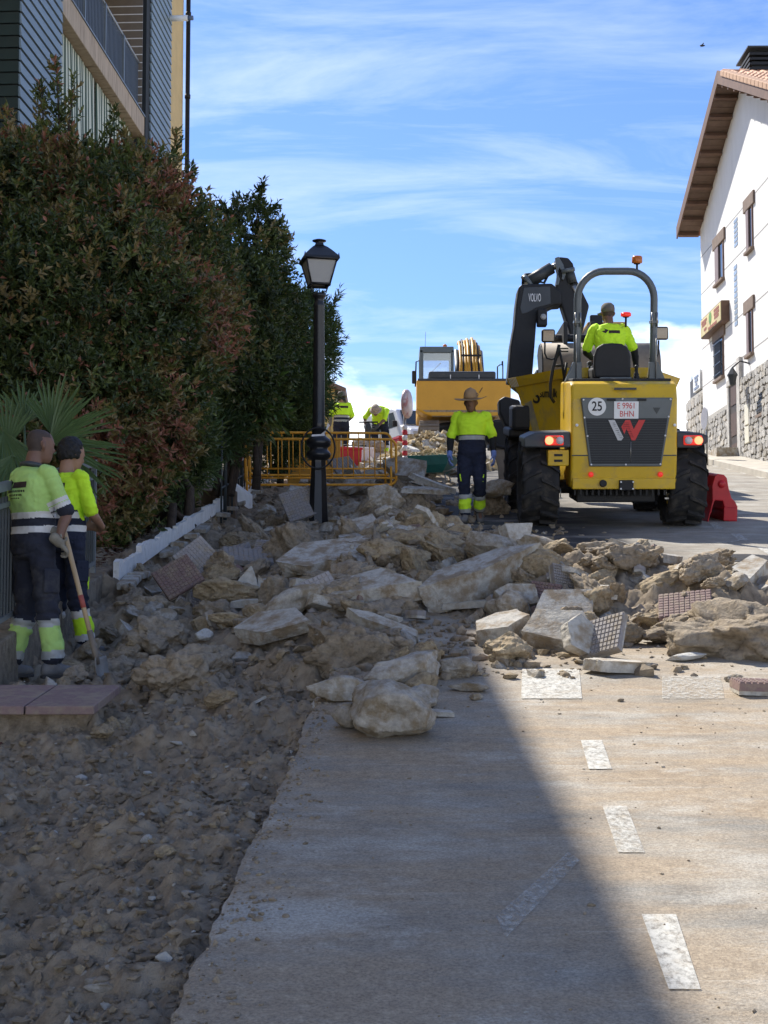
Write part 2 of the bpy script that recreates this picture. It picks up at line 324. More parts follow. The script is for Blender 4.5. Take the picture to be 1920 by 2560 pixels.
def road_mat():
    m = bpy.data.materials.new('dusty_concrete_road'); m.use_nodes = True; nt = m.node_tree; N = nt.nodes.new; L = nt.links.new; b = nt.nodes['Principled BSDF']
    b.inputs['Roughness'].default_value = 0.88; b.inputs['Specular IOR Level'].default_value = 0.3
    tc = N('ShaderNodeTexCoord'); P = tc.outputs['Object']
    def mapn(sx, sy, rz=0):
        q = N('ShaderNodeMapping'); q.inputs['Scale'].default_value = (sx, sy, 1); q.inputs['Rotation'].default_value = (0, 0, rz); L(P, q.inputs[0]); return q.outputs[0]
    def noise(vec, sc, det=6, ro=0.6):
        n = N('ShaderNodeTexNoise'); n.inputs['Scale'].default_value = sc; n.inputs['Detail'].default_value = det; n.inputs['Roughness'].default_value = ro; L(vec, n.inputs['Vector']); return n.outputs[0]
    def ramp(f, a, bq, c0=(0, 0, 0, 1), c1=(1, 1, 1, 1)):
        r = N('ShaderNodeValToRGB'); r.color_ramp.elements[0].position = a; r.color_ramp.elements[1].position = bq; r.color_ramp.elements[0].color = c0; r.color_ramp.elements[1].color = c1; L(f, r.inputs[0]); return r.outputs[0]
    def mix(f, a, c, mode='MIX'):
        q = N('ShaderNodeMixRGB'); q.blend_type = mode
        for i, z in enumerate((f, a, c)):
            if isinstance(z, (int, float)): q.inputs[i].default_value = z
            elif isinstance(z, tuple): q.inputs[i].default_value = z
            else: L(z, q.inputs[i])
        return q.outputs[0]
    def ma(op, a, c):
        n = N('ShaderNodeMath'); n.operation = op; n.use_clamp = True
        for i, z in enumerate((a, c)):
            if isinstance(z, (int, float)): n.inputs[i].default_value = z
            else: L(z, n.inputs[i])
        return n.outputs[0]
    base = ramp(noise(P, 2.2, 8), 0.3, 0.7, (0.19, 0.175, 0.15, 1), (0.38, 0.355, 0.305, 1))
    
    # tan dust swept over it by wheels and broom
    dust = ramp(noise(mapn(0.7, 2.6, 0.15), 1.3, 9, 0.68), 0.34, 0.58)
    sepn = N('ShaderNodeSeparateXYZ'); L(P, sepn.inputs[0])
    near = N('ShaderNodeMapRange'); near.inputs[1].default_value = 7; near.inputs[2].default_value = 16.0; near.inputs[3].default_value = 0.92; near.inputs[4].default_value = 0.22; L(sepn.outputs[1], near.inputs[0])
    sparse = N('ShaderNodeMapRange'); sparse.inputs[1].default_value = 2.5; sparse.inputs[2].default_value = 8.0; sparse.inputs[3].default_value = 0.62; sparse.inputs[4].default_value = 1.0; L(sepn.outputs[1], sparse.inputs[0])
    dcol = ramp(noise(P, 18, 6), 0.3, 0.7, (0.29, 0.215, 0.138, 1), (0.43, 0.335, 0.225, 1))
    c = mix(ma('MULTIPLY', ma('MULTIPLY', dust, near.outputs[0]), sparse.outputs[0]), base, dcol)
    # fine streaks of scraping
    st = ramp(noise(mapn(1.0, 30.0, 0.12), 1.1, 5, 0.6), 0.62, 0.74)
    c = mix(ma('MULTIPLY', st, ma('MULTIPLY', dust, 0.6)), c, (0.55, 0.50, 0.42, 1))
    # pale worn patches
    pale = ramp(noise(mapn(1.0, 1.9), 1.05, 9, 0.75), 0.52, 0.64); c = mix(ma('MULTIPLY', pale, 0.6), c, (0.47, 0.445, 0.39, 1))
    speck = ramp(noise(P, 85, 4, 0.75), 0.36, 0.64, (0.50, 0.48, 0.45, 1), (1.35, 1.34, 1.30, 1)); c = mix(0.6, c, speck, 'MULTIPLY')
    # tar and oil smears, with the shade round the machine painted into the colour
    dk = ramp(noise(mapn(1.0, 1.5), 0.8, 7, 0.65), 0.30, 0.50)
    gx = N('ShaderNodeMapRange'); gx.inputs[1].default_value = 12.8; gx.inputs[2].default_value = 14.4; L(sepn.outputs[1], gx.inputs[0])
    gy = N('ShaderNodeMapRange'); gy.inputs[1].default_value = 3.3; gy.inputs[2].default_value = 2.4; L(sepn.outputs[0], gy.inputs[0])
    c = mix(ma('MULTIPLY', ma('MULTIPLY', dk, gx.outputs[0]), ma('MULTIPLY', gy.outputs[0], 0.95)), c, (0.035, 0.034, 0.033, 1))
    L(c, b.inputs['Base Color'])
    bp = N('ShaderNodeBump'); bp.inputs['Strength'].default_value = 1.0; bp.inputs['Distance'].default_value = 0.004; L(noise(P, 95, 4, 0.7), bp.inputs['Height']); L(bp.outputs[0], b.inputs['Normal'])
    return m
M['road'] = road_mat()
M['soil'] = mat('dug_soil', (0.285, 0.225, 0.155), 0.97, 0.42, 12, bump=0.012, bscale=130, col2=(0.37, 0.305, 0.22), c2amt=(0.47, 0.66), c2scale=6, detail=9)
M['verge'] = mat('dry_ground', (0.21, 0.17, 0.11), 0.97, 0.3, 1.5, bump=0.02, bscale=9, col2=(0.10, 0.11, 0.05), c2amt=(0.5, 0.62), c2scale=0.5)
def build_ground():
    # one sheet to the horizon, under everything
    ys = [-60, -8, 0, 3] + list(np.linspace(5, 70, 40)) + [90, 130, 200, 400, 900, 1800]; xs = [-900, -200, -60, -20, -8, -3.2, -2.9, 0, 4, 10, 20, 60, 200, 900]
    V = []; Fq = []
    for y in ys:
        for x in xs:
            z = G(max(y, -60)) - 0.42
            if x <= -3.2: z = G(y) - 0.02 + min(0.6, max(0, (-x - 3.2) * 0.06))
            V.append((x, y, z))
    nx = len(xs)
    for j in range(len(ys) - 1):
        for i in range(nx - 1): Fq.append((j * nx + i, j * nx + i + 1, (j + 1) * nx + i + 1, (j + 1) * nx + i))
    struct(link('ground', npmesh('ground', V, Fq, M['verge'])))
    # road: broken left edge with a visible thickness
    V = []; Fq = []; Fs = []
    ys = np.concatenate([np.linspace(1.0, 22, 420), np.linspace(22.2, 70, 90), [90, 140, 220]])
    z = np.zeros_like(ys); jag = 0.014 * vn(np.stack([ys * 2.3, z, z], 1), 5) + 0.009 * vn(np.stack([ys * 7.1, z + 3, z], 1), 6) + 0.008 * vn(np.stack([ys * 30, z, z], 1), 9)
    cols = [0, 0.02, 0.4, 1.2, 2.2, 3.4, 5, 8, 14, 24, 60]
    for y, jg in zip(ys, jag):
        e = edge_x(min(y, 60)) + jg
        V.append((e + 0.015, y, G(y) - 0.16))
        for cx in cols: V.append((e + cx, y, G(y) + (-0.006 if cx == 0 else 0)))
    n = len(cols) + 1
    for j in range(len(ys) - 1):
        for i in range(n - 1): Fq.append((j * n + i, j * n + i + 1, (j + 1) * n + i + 1, (j + 1) * n + i))
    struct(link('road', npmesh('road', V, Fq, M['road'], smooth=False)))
    # dug-up soil and the loose spoil spread over the road: one height field in three densities
    V = []; Fq = []; o = 0
    for (x0, x1, dx, y0, y1, dy) in ((-3.4, 0.45, 0.016, 3.3, 9.2, 0.013), (-3.4, 4.6, 0.026, 9.2, 21.0, 0.026), (-3.4, 4.6, 0.07, 21.0, 44.0, 0.07)):
        gx = np.arange(x0, x1 + dx / 2, dx); gy = np.arange(y0, y1 + dy * 1.5, dy); XX, YY = np.meshgrid(gx, gy)
        ZZ = soil_off(XX, YY) + S * YY
        V.append(np.stack([XX.ravel(), YY.ravel(), ZZ.ravel()], 1)); nx = len(gx); ny = len(gy)
        a = (np.arange(ny - 1)[:, None] * nx + np.arange(nx - 1)[None, :]).ravel() + o
        q = np.stack([a, a + 1, a + nx + 1, a + nx], 1)
        lo = (S * YY - 0.09 > ZZ) & (XX > -0.79 + 0.0486 * YY + 0.25)      # drop what lies hidden under the road
        keep = ~(lo.ravel()[q[:, 0] - o] & lo.ravel()[q[:, 1] - o] & lo.ravel()[q[:, 2] - o] & lo.ravel()[q[:, 3] - o])
        Fq.append(q[keep]); o += nx * ny
    struct(link('soil', npmesh('soil', np.concatenate(V), np.concatenate(Fq), M['soil'])))
build_ground()
def paint_mat(cover):
    m = mat('worn_road_paint', (0.52, 0.50, 0.44), 0.8, 0.12, 20, bump=0.0004, bscale=80, col2=(0.42, 0.36, 0.27), c2amt=(0.5, 0.75), c2scale=12)
    nt = m.node_tree; N = nt.nodes.new; L = nt.links.new; tc = N('ShaderNodeTexCoord'); mp = N('ShaderNodeMapping'); mp.inputs['Scale'].default_value = (1.6, 1, 1); L(tc.outputs['Object'], mp.inputs[0])
    n = N('ShaderNodeTexNoise'); n.inputs['Scale'].default_value = 22; n.inputs['Detail'].default_value = 9; n.inputs['Roughness'].default_value = 0.8; L(mp.outputs[0], n.inputs['Vector'])
    r = N('ShaderNodeValToRGB'); r.color_ramp.elements[0].position = cover - 0.16; r.color_ramp.elements[1].position = cover + 0.12; L(n.outputs[0], r.inputs[0])
    t = N('ShaderNodeBsdfTransparent'); mx = N('ShaderNodeMixShader'); L(r.outputs[0], mx.inputs[0]); L(t.outputs[0], mx.inputs[1]); L(nt.nodes['Principled BSDF'].outputs[0], mx.inputs[2]); L(mx.outputs[0], nt.nodes['Material Output'].inputs[0]); return m
PM = [paint_mat(0.44), paint_mat(0.49), paint_mat(0.56)]
def marking(pts, pm):
    """painted quad on the road, corners measured in the photograph and dropped onto the road plane"""
    q = [gnd(px, py, 0.005) for px, py in pts]
    o = MB().poly(q).build('road_marking', PM[pm]); struct(o)
for pts, pm in [
    ([(1452, 1850), (1505, 1850), (1530, 1922), (1472, 1922)], 0), ([(1506, 2014), (1566, 2014), (1612, 2130), (1545, 2130)], 1), ([(1604, 2285), (1690, 2285), (1752, 2472), (1672, 2472)], 0),
    ([(1305, 1672), (1448, 1672), (1455, 1746), (1303, 1746)], 0), ([(1655, 1690), (1800, 1690), (1812, 1746), (1655, 1746)], 2), ([(1838, 1502), (1990, 1502), (2010, 1552), (1838, 1552)], 0),
    ([(1790, 1358), (1802, 1358), (1868, 1349), (1850, 1349)], 1),
    ([(1772, 1306), (1790, 1306), (1812, 1322), (1786, 1322)], 1), ([(1826, 1334), (1848, 1334), (1874, 1351), (1848, 1351)], 1), ([(1892, 1369), (1920, 1369), (1950, 1385), (1918, 1385)], 0),
    ([(1778, 1162), (1790, 1162), (1799, 1167), (1784, 1167)], 0), ([(1812, 1171), (1828, 1170.5), (1838, 1175), (1822, 1175.5)], 0), ([(1848, 1180), (1866, 1179), (1878, 1184), (1858, 1185)], 0), ([(1888, 1190), (1908, 1189), (1922, 1195.5), (1900, 1196.5)], 0),
    ([(1240, 2290), (1420, 2130), (1450, 2150), (1265, 2345)], 2)]:
    marking(pts, pm)
# manhole grate set into the road
def manhole():
    c = gnd(1868, 1396); t = tag(bpy.data.objects.new('drain_cover', None), 'round ribbed iron drain cover sunk in the concrete road', 'drain cover'); COL.objects.link(t)
    t.location = (c.x, c.y, S * c.y + 0.002); t.rotation_euler = (math.atan(S), 0, 0)
    iron = mat('worn_iron', (0.10, 0.095, 0.09), 0.6, 0.25, 9, metal=0.5)
    MB().lathe([(0.36, 0.0), (0.36, 0.006), (0.30, 0.006), (0.30, 0.003), (0.02, 0.003)], 40, smooth=False).build('rim', iron, t)
    for i in range(13):
        y = -0.27 + i * 0.045; w = math.sqrt(0.29 ** 2 - y * y)
        MB().box((0, y, 0.007), (2 * w, 0.022, 0.008)).build('rib', iron, t)
manhole()
# ================================================================ BUILDINGS
def plane_hit(px, py, root_x, slope, off=0.0):
    """ray through a pixel -> (distance along a street-side wall, height); the wall stands at x = root_x + off + slope*y"""
    d = ray(px, py); t = (root_x + off) / (d.x - slope * d.y); return t * d.y * math.sqrt(1 + slope * slope), CAMZ + t * d.z
def left_building():
    RX, SL = -6.3, 0.0486
    t = thing('apartment_building', 'cream apartment block with blue-grey slatted panels and balconies behind the tall hedge', 'building', (RX, 0, 0), (0, 0, -math.atan(SL)))
    H = lambda px, py, off=0.0: plane_hit(px, py, RX, SL, off)
    cream = mat('cream_render', (0.62, 0.44, 0.20), 0.9, 0.08, 3, bump=0.003, bscale=60)
    slatm = mat('blue_grey_slat', (0.20, 0.255, 0.285), 0.5, 0.1, 5, rnd=0.07, stretch=(1, 0.3, 1))
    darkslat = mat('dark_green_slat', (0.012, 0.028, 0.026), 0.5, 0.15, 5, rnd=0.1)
    beam = mat('stained_concrete_band', (0.46, 0.36, 0.26), 0.9, 0.18, 4, col2=(0.17, 0.12, 0.08), c2amt=(0.52, 0.72), c2scale=3.2, stretch=(1, 3.0, 0.35))
    dark = mat('dark_backing', (0.02, 0.024, 0.026), 0.8, 0.1)
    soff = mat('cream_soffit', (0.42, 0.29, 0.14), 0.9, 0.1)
    ycor = H(49, 150)[0]; y1 = H(153, 150)[0]; y2 = H(368, 150)[0]; y3 = H(377, 150, 0.0)[0]; y4 = H(427, 150)[0]; y5 = H(458, 150, -0.12)[0]
    ztop, ztall = 14.6, 17.1
    # body walls: near block (outside the photograph, it throws the long shadow), middle, tall end
    MB().b6(-9, -1.0, 2.0, ycor - 0.02, -1, 14.4).b6(-9, -1.5, ycor - 0.02, 26.0, 0, ztop).b6(-9, -1.5, 26.0, y2 + 0.1, 0, ztall).b6(-9, -0.12, y2 + 0.1, y5, 0, ztall).build('wall', cream, t)
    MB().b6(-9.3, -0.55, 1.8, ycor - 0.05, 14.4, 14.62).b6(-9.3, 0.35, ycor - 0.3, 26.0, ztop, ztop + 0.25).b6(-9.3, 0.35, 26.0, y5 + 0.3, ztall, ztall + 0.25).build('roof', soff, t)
    # slatted panels, every slat a board
    pitch = 0.181
    def panel(ya, yb, z0, z1, xo=0.0, endface=None):
        MB().b6(xo - 0.10, xo - 0.03, ya + 0.01, yb - 0.01, z0, z1).build('panel_backing', dark, t)
        n = int((z1 - z0) / pitch); me = MB().box((0, 0, 0), (0.03, yb - ya, pitch - 0.028)).mesh('slat', slatm)
        for i in range(n):
            o = link('slat', me, t, loc=(xo + 0.0, (ya + yb) / 2, z0 + (i + 0.5) * pitch), rot=(0, R(-6), 0))
    zb = H(80, 360)[1] - 0.8
    panel(ycor, y1, zb, ztop - 0.1); panel(y3, y4, H(400, 420)[1] - 0.8, ztall - 0.4)
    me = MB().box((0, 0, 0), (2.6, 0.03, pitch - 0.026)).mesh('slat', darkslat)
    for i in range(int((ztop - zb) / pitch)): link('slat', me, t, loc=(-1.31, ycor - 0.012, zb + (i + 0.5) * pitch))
    MB().b6(-2.6, -0.03, ycor + 0.015, ycor + 0.10, 0, ztop).build('panel_backing', dark, t)
    MB().b6(-1.5, -0.02, y2, y3 - 0.005, 0, ztall - 0.3).build('panel_end', dark, t)
    # balcony storey: slab band, parapet railing, recess
    za, zc = H(153, 8)[1], H(361, 298)[1]
    zt = (H(185, 0)[1] + H(361, 298)[1]) / 2; zb2 = (H(154, 12)[1] + H(361, 341)[1]) / 2
    zt = zb2 + 0.42
    MB().b6(-1.6, -0.04, y1 + 0.01, y2 - 0.01, zb2, zt).build('balcony_slab', beam, t, bevel=0.01)
    MB().b6(-1.5, -0.02, y1 + 0.01, y2 - 0.01, zt, zt + 0.03).build('slab_capping', M['fence_rail'], t)
    zr = zt + 1.05
    rail = MB().tube([(-0.12, y1 + 0.02, zr), (-0.12, y2 - 0.02, zr)], 0.03, 8).tube([(-0.12, y1 + 0.02, zt + 0.1), (-0.12, y2 - 0.02, zt + 0.1)], 0.018, 6); rl = rail.build('balcony_railing', M['fence_rail'], t)
    bar = MB().box((0, 0, 0), (0.018, 0.018, zr - zt - 0.06)).mesh('bar', mat('railing_bar', (0.11, 0.13, 0.155), 0.45, 0.1))
    nb = int((y2 - y1) / 0.105)
    for i in range(nb): link('bar', bar, rl, loc=(-0.12, y1 + 0.06 + i * 0.105, (zr + zt) / 2 + 0.03))
    post = MB().box((0, 0, 0), (0.04, 0.05, zr - zt)).mesh('post', M['fence_rail'])
    for i in range(5): link('post', post, rl, loc=(-0.10, y1 + 0.3 + i * (y2 - y1 - 0.5) / 4, (zr + zt) / 2))
    MB().b6(-0.165, -0.155, y1 + 0.02, y2 - 0.02, zt + 0.04, zr - 0.06).build('privacy_screen', mat('grey_screen', (0.09, 0.105, 0.125), 0.6, 0.12, 4), rl)
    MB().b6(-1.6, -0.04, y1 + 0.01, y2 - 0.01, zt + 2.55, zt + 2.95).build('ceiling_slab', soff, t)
    # louvre screen at the far end of the balcony
    lv = MB().b6(-1.5, -1.44, y2 - 0.3, y2 - 0.25, zt, zt + 2.55).build('louvre_screen', dark, t)
    lm = mat('louvre_board', (0.16, 0.13, 0.10), 0.6, 0.12); me = MB().box((0, 0, 0), (1.40, 0.02, 0.145)).mesh('slat', lm); me2 = MB().box((0, 0, 0), (1.40, 0.015, 0.018)).mesh('gap_light_strip', M['white'])  # white strips paint in the light showing through the louvre gaps
    for i in range(15):
        link('slat', me, lv, loc=(-0.74, y2 - 0.28, zt + 0.12 + i * 0.168)); link('gap_light_strip', me2, lv, loc=(-0.74, y2 - 0.285, zt + 0.205 + i * 0.168))
    # striped drop awning below the slab
    am = bpy.data.materials.new('green_striped_canvas'); am.use_nodes = True; nt = am.node_tree; b = nt.nodes['Principled BSDF']; b.inputs['Roughness'].default_value = 0.85
    tc = nt.nodes.new('ShaderNodeTexCoord'); sp = nt.nodes.new('ShaderNodeSeparateXYZ'); nt.links.new(tc.outputs['Object'], sp.inputs[0])
    mm = nt.nodes.new('ShaderNodeMath'); mm.operation = 'MULTIPLY'; mm.inputs[1].default_value = 1 / 0.155; nt.links.new(sp.outputs[1], mm.inputs[0])
    fr = nt.nodes.new('ShaderNodeMath'); fr.operation = 'FRACT'; nt.links.new(mm.outputs[0], fr.inputs[0])
    gt = nt.nodes.new('ShaderNodeMath'); gt.operation = 'GREATER_THAN'; gt.inputs[1].default_value = 0.5; nt.links.new(fr.outputs[0], gt.inputs[0])
    mx = nt.nodes.new('ShaderNodeMixRGB'); mx.inputs[1].default_value = (0.60, 0.62, 0.50, 1); mx.inputs[2].default_value = (0.035, 0.07, 0.045, 1); nt.links.new(gt.outputs[0], mx.inputs[0]); nt.links.new(mx.outputs[0], b.inputs['Base Color'])
    for (ya, yb) in ((y1 + 0.1, H(240, 250, -0.2)[0]), (H(245, 250, -0.2)[0], y2 - 0.35)):
        V = []; n = 60; q = MB()
        for i in range(n + 1):
            y = ya + (yb - ya) * i / n; w = 0.025 * math.sin(y * 9.0) + 0.015 * math.sin(y * 23)
            V += [(-0.24 + w * 0.3, y, zb2 - 0.02), (-0.20 + w, y, zb2 - 1.75)]
        q.add(V, [(2 * i, 2 * i + 1, 2 * i + 3, 2 * i + 2) for i in range(n)], 0, True); a = q.build('awning', am, t)
        MB().tube([(-0.20, ya, zb2 - 1.76), (-0.20, yb, zb2 - 1.76)], 0.03, 8).build('awning_bar', M['white'], a)
    MB().b6(-1.6, -0.6, y1 + 0.01, y2 - 0.01, zb2 - 4.0, zb2 - 1.9).build('lower_parapet', cream, t)
    # rain pipe on the far corner, bracket tube sticking out of the panel
    MB().tube([(-0.02, y5 + 0.06, 3), (-0.02, y5 + 0.06, ztall)], 0.055, 10).build('rain_pipe', M['black'], t)
    for k in range(6): MB().tube([(-0.02, y5 + 0.06, 6 + k * 2.0), (-0.02, y5 + 0.06, 6.09 + k * 2.0)], 0.07, 10).build('pipe_bracket', M['black'], t)
    yq, zq = H(425, 46); MB().tube([(-0.1, yq, zq), (0.40, yq, zq)], 0.065, 12).build('vent_pipe', M['white'], t); MB().tube([(0.40, yq, zq), (0.52, yq, zq)], 0.052, 12).build('vent_cap', mat('blue_grey_cap', (0.12, 0.16, 0.24), 0.5, 0), t)
    return t
left_building()

def right_building():
    RX, SL = 8.15, 0.0108
    t = thing('gabled_house', 'white rendered gabled house with stone base and terracotta tiled roof', 'house', (RX, 0, 0), (0, 0, -math.atan(SL)))
    H = lambda px, py, off=0.0: plane_hit(px, py, RX, SL, off)
    white = mat('white_render', (0.77, 0.755, 0.72), 0.95, 0.05, 2.5, bump=0.012, bscale=9, col2=(0.68, 0.655, 0.61), c2amt=(0.54, 0.8), c2scale=1.2, stretch=(1, 1.6, 0.4))
    brown = mat('brown_timber', (0.15, 0.085, 0.055), 0.7, 0.2, 6, rnd=0.1, stretch=(1, 1, 1)); soffit = mat('brown_soffit_board', (0.16, 0.105, 0.075), 0.75, 0.18, 6, rnd=0.12)
    stonelint = mat('brown_stone_lintel', (0.20, 0.145, 0.11), 0.85, 0.2, 8)
    groove = mat('render_joint', (0.34, 0.33, 0.31), 0.9, 0.05)
    yf = H(1754, 800)[0]; ap = H(1796, 178, -0.55); ya = ap[0]; yn = 2 * ya - yf            # far corner, ridge, near corner
    zr = ap[1] - 0.28; slope = 0.44; zev = zr - slope * (yf - ya); zb = H(1754, 1150)[1] - 0.8
    wall = [(0, yn, zb - 1), (0, yf, zb - 1), (0, yf, zev), (0, ya, zr), (0, yn, zev)]
    MB().prism(wall, (9.5, 0, 0)).build('wall', white, t)
    # joints in the render
    for px, py in ((1754, 642), (1754, 736), (1754, 875), (1754, 970)):
        z = H(px, py)[1]
        y0 = yn + (0 if z < zev else (z - zev) / slope); y1 = yf - (0 if z < zev else (z - zev) / slope)
        MB().b6(-0.004, 0.02, y0 + 0.01, y1 - 0.01, z - 0.012, z + 0.012).build('wall_joint', groove, t)
    # roof: two slopes, verge boards, soffit boards and rafters of the overhang
    ov, ove, th = 0.55, 0.34, 0.14
    ye0, ye1 = yn - ove, yf + ove; ze = zev - slope * ove
    for sgn, ye in ((-1, ye0), (1, ye1)):
        pr = [(-ov, ya, zr + 0.06), (-ov, ye, ze + 0.06), (-ov, ye, ze + 0.06 + th), (-ov, ya, zr + 0.06 + th)]
        MB().prism(pr, (10.7, 0, 0)).build('roof_slope', mat('terracotta_deck', (0.23, 0.10, 0.065), 0.85, 0.1), t)
        vb = [(-ov - 0.035, ya, zr - 0.02), (-ov - 0.035, ye, ze - 0.02), (-ov - 0.035, ye, ze + 0.30), (-ov - 0.035, ya, zr + 0.30)]
        MB().prism(vb, (0.035, 0, 0)).build('verge_board', brown, t)
        L = math.hypot(ye - ya, zr - ze); n = 9
        for i in range(n):                                            # rafters carrying the overhang
            f = (i + 0.7) / n; y = ya + (ye - ya) * f; z = zr + (ze - zr) * f
            MB().box((-ov / 2 - 0.01, y, z - 0.03), (ov, 0.09, 0.11), (R(-23.7) * sgn, 0, 0)).build('rafter', brown, t, bevel=0.008)
        for i in range(26):
            f0 = i / 26; f1 = (i + 0.93) / 26; a = [(-ov + 0.01, ya + (ye - ya) * f, zr + (ze - zr) * f + 0.045) for f in (f0, f1)]
            MB().prism([a[0], a[1], a[1] + Vector((0, 0, 0.02)) if False else (a[1][0], a[1][1], a[1][2] + 0.018), (a[0][0], a[0][1], a[0][2] + 0.018)], (ov - 0.01, 0, 0)).build('soffit_board', soffit, t)
    # rake tiles along the near verge and pan tiles on the street-lit slope
    terra = mat('terracotta_tile', (0.50, 0.24, 0.14), 0.8, 0.16, 7, col2=(0.55, 0.38, 0.25), c2amt=(0.45, 0.7), c2scale=5, rnd=0.16)
    def barrel(r0, r1, Lt, th=0.016, n=7):
        q = MB(); vs = []
        for (r, y) in ((r0, 0), (r1, Lt)):
            for rr in (r, r - th):
                for j in range(n + 1): a = math.pi * j / n; vs.append((rr * math.cos(a), y, rr * math.sin(a)))
        m = n + 1; fs = []
        for j in range(n): fs += [(j, 2 * m + j, 2 * m + j + 1, j + 1), (m + j + 1, 3 * m + j + 1, 3 * m + j, m + j), (j, j + 1, m + j + 1, m + j), (2 * m + j + 1, 2 * m + j, 3 * m + j, 3 * m + j + 1)]
        return q.add(vs, fs, 0, True).mesh('roof_tile', terra)
    bt = barrel(0.115, 0.095, 0.44)
    ang = math.atan(slope)
    for c in range(15):
        for r in range(15):
            x = -ov + 0.22 + c * 0.235; s = 0.25 + r * 0.36; y = ye0 + s * math.cos(ang) - 0.3 + 0.02 * math.sin(c * 3.1 + r); z = ze + (y - ye0) * slope + 0.06 + th + 0.02
            if y > ya - 0.1: continue
            o = link('roof_tile', bt, t, loc=(x, y, z), rot=(ang + R(2.5), 0, R(random.uniform(-1.5, 1.5))))
    for r in range(15):
        y = ye0 - 0.05 + r * 0.36 * math.cos(ang)
        if y > ya - 0.2: continue
        MB().box((0, 0, 0), (0.20, 0.35, 0.14)).build('verge_tile', mat('pale_terracotta', (0.48, 0.30, 0.19), 0.85, 0.18, 9) if r == 0 else bpy.data.materials['pale_terracotta'], t, bevel=0.02, loc=(-ov + 0.03, y + 0.17, ze + (y + 0.17 - ye0) * slope + 0.27), rot=(ang, 0, 0))
    for i in range(12): link('ridge_tile', bt, t, loc=(-ov + 0.1 + i * 0.4, ya, zr + 0.06 + th + 0.02), rot=(0, R(0), R(-90)))
    # chimney: dark louvred stack on the ridge
    cp = H(1856, 175, 1.4); cy = ya + 0.45; ch = MB().b6(0.25, 2.05, cy - 0.5, cy + 0.5, zr - 0.2, zr + 0.5).build('chimney', M['black'], t)
    for i in range(4): MB().b6(0.17, 2.12, cy - 0.56, cy + 0.56, zr + 0.28 + i * 0.12, zr + 0.34 + i * 0.12).build('chimney_slat', M['black'], ch)
    MB().b6(0.12, 2.17, cy - 0.62, cy + 0.62, zr + 0.80, zr + 0.84).build('chimney_cap', M['charcoal'], ch)
    # windows: recess, shutter, lintel, sill
    def window(pxl, pxr, pyt, pyb, name='window', grille=False):
        (y1, z1), (y0, z0) = H(pxl, pyt), H(pxr, pyb); yc = (y0 + y1) / 2; w = abs(y1 - y0); zt = H((pxl + pxr) / 2, pyt)[1]; zl = H((pxl + pxr) / 2, pyb)[1]
        f = MB().b6(-0.012, 0.10, yc - w / 2, yc + w / 2, zl, zt).build(name, M['glass'], t)
        MB().b6(-0.03, 0.09, yc + w / 2 - 0.01, yc + w / 2 + 0.05, zl, zt).b6(-0.03, 0.09, yc - w / 2 - 0.05, yc - w / 2 + 0.01, zl, zt).build('frame', brown, f)
        MB().b6(-0.045, 0.05, yc + 0.02, yc + w / 2, zl + 0.02, zt - 0.02).build('shutter', mat('mauve_shutter', (0.23, 0.17, 0.16), 0.6, 0.1), f)
        MB().b6(-0.05, 0.05, yc - w / 2 - 0.25, yc + w / 2 + 0.25, zt, zt + 0.30).build('lintel', stonelint, f, bevel=0.01)
        MB().b6(-0.09, 0.05, yc - w / 2 - 0.1, yc + w / 2 + 0.1, zl - 0.07, zl).build('sill', stonelint, f, bevel=0.008)
        if grille:
            for i in range(7): yy = yc - w / 2 + w * (i + 0.5) / 7; MB().b6(-0.085, -0.065, yy - 0.01, yy + 0.01, zl + 0.02, zt - 0.02).build('grille_bar', M['ironblack'], f)
            for k in range(4): zz = zl + 0.1 + (zt - zl - 0.2) * k / 3; MB().b6(-0.09, -0.08, yc - w / 2, yc + w / 2, zz - 0.012, zz + 0.012).build('grille_rail', M['ironblack'], f)
        return f
    window(1790, 1810, 612, 704); window(1868, 1883, 520, 625); window(1790, 1810, 848, 946, grille=True); window(1869, 1883, 778, 886); window(1899, 1915, 982, 1034, grille=True)
    # glass-block strips
    gb = mat('glass_block', (0.33, 0.39, 0.45), 0.25, 0.1, 6, rnd=0.1)
    for py0, py1, n in ((545, 612, 6), (660, 812, 11)):
        (y1, zt), (y0, zb_) = H(1834.5, py0), H(1845.5, py1); zt = H(1840, py0)[1]
        for i in range(n):
            z = zt + (zb_ - zt) * (i + 0.5) / n; MB().b6(-0.012, 0.05, y0 + 0.02, y1 - 0.02, z - abs(zt - zb_) / n / 2 + 0.02, z + abs(zt - zb_) / n / 2 - 0.02).build('glass_block', gb, t)
    # sign box over the far window
    (y1, _), (y0, _) = H(1756, 820, -0.16), H(1808, 800, -0.16); zt = H(1780, 777, -0.16)[1]; zl = H(1780, 827, -0.16)[1]
    sg = MB().b6(-0.20, 0.0, y0, y1, zl, zt).build('sign_box', brown, t); sgl = mat('pale_yellow_sign_face', (0.62, 0.52, 0.24), 0.5, 0.25, 2.5, col2=(0.5, 0.22, 0.12), c2amt=(0.55, 0.8), c2scale=1.6)
    MB().b6(-0.215, -0.20, y0 + 0.03, y1 - 0.03, zl + 0.03, zt - 0.03).build('sign_face', sgl, sg); ymid = (y0 + y1) / 2; W = y1 - y0; Hh = zt - zl
    MB().b6(-0.222, -0.214, ymid - 0.03, ymid + 0.03, zl + 0.25 * Hh, zl + 0.5 * Hh).build('tree_trunk_motif', bpy.data.materials['brown_timber'], sg)
    MB().lathe([(0.01, -0.003), (0.16, -0.003), (0.16, 0.003), (0.01, 0.003)], 9, (-0.218, ymid, zl + 0.62 * Hh), axis='x', smooth=False).build('tree_crown_motif', mat('green_motif', (0.12, 0.28, 0.06), 0.6, 0.2), sg)
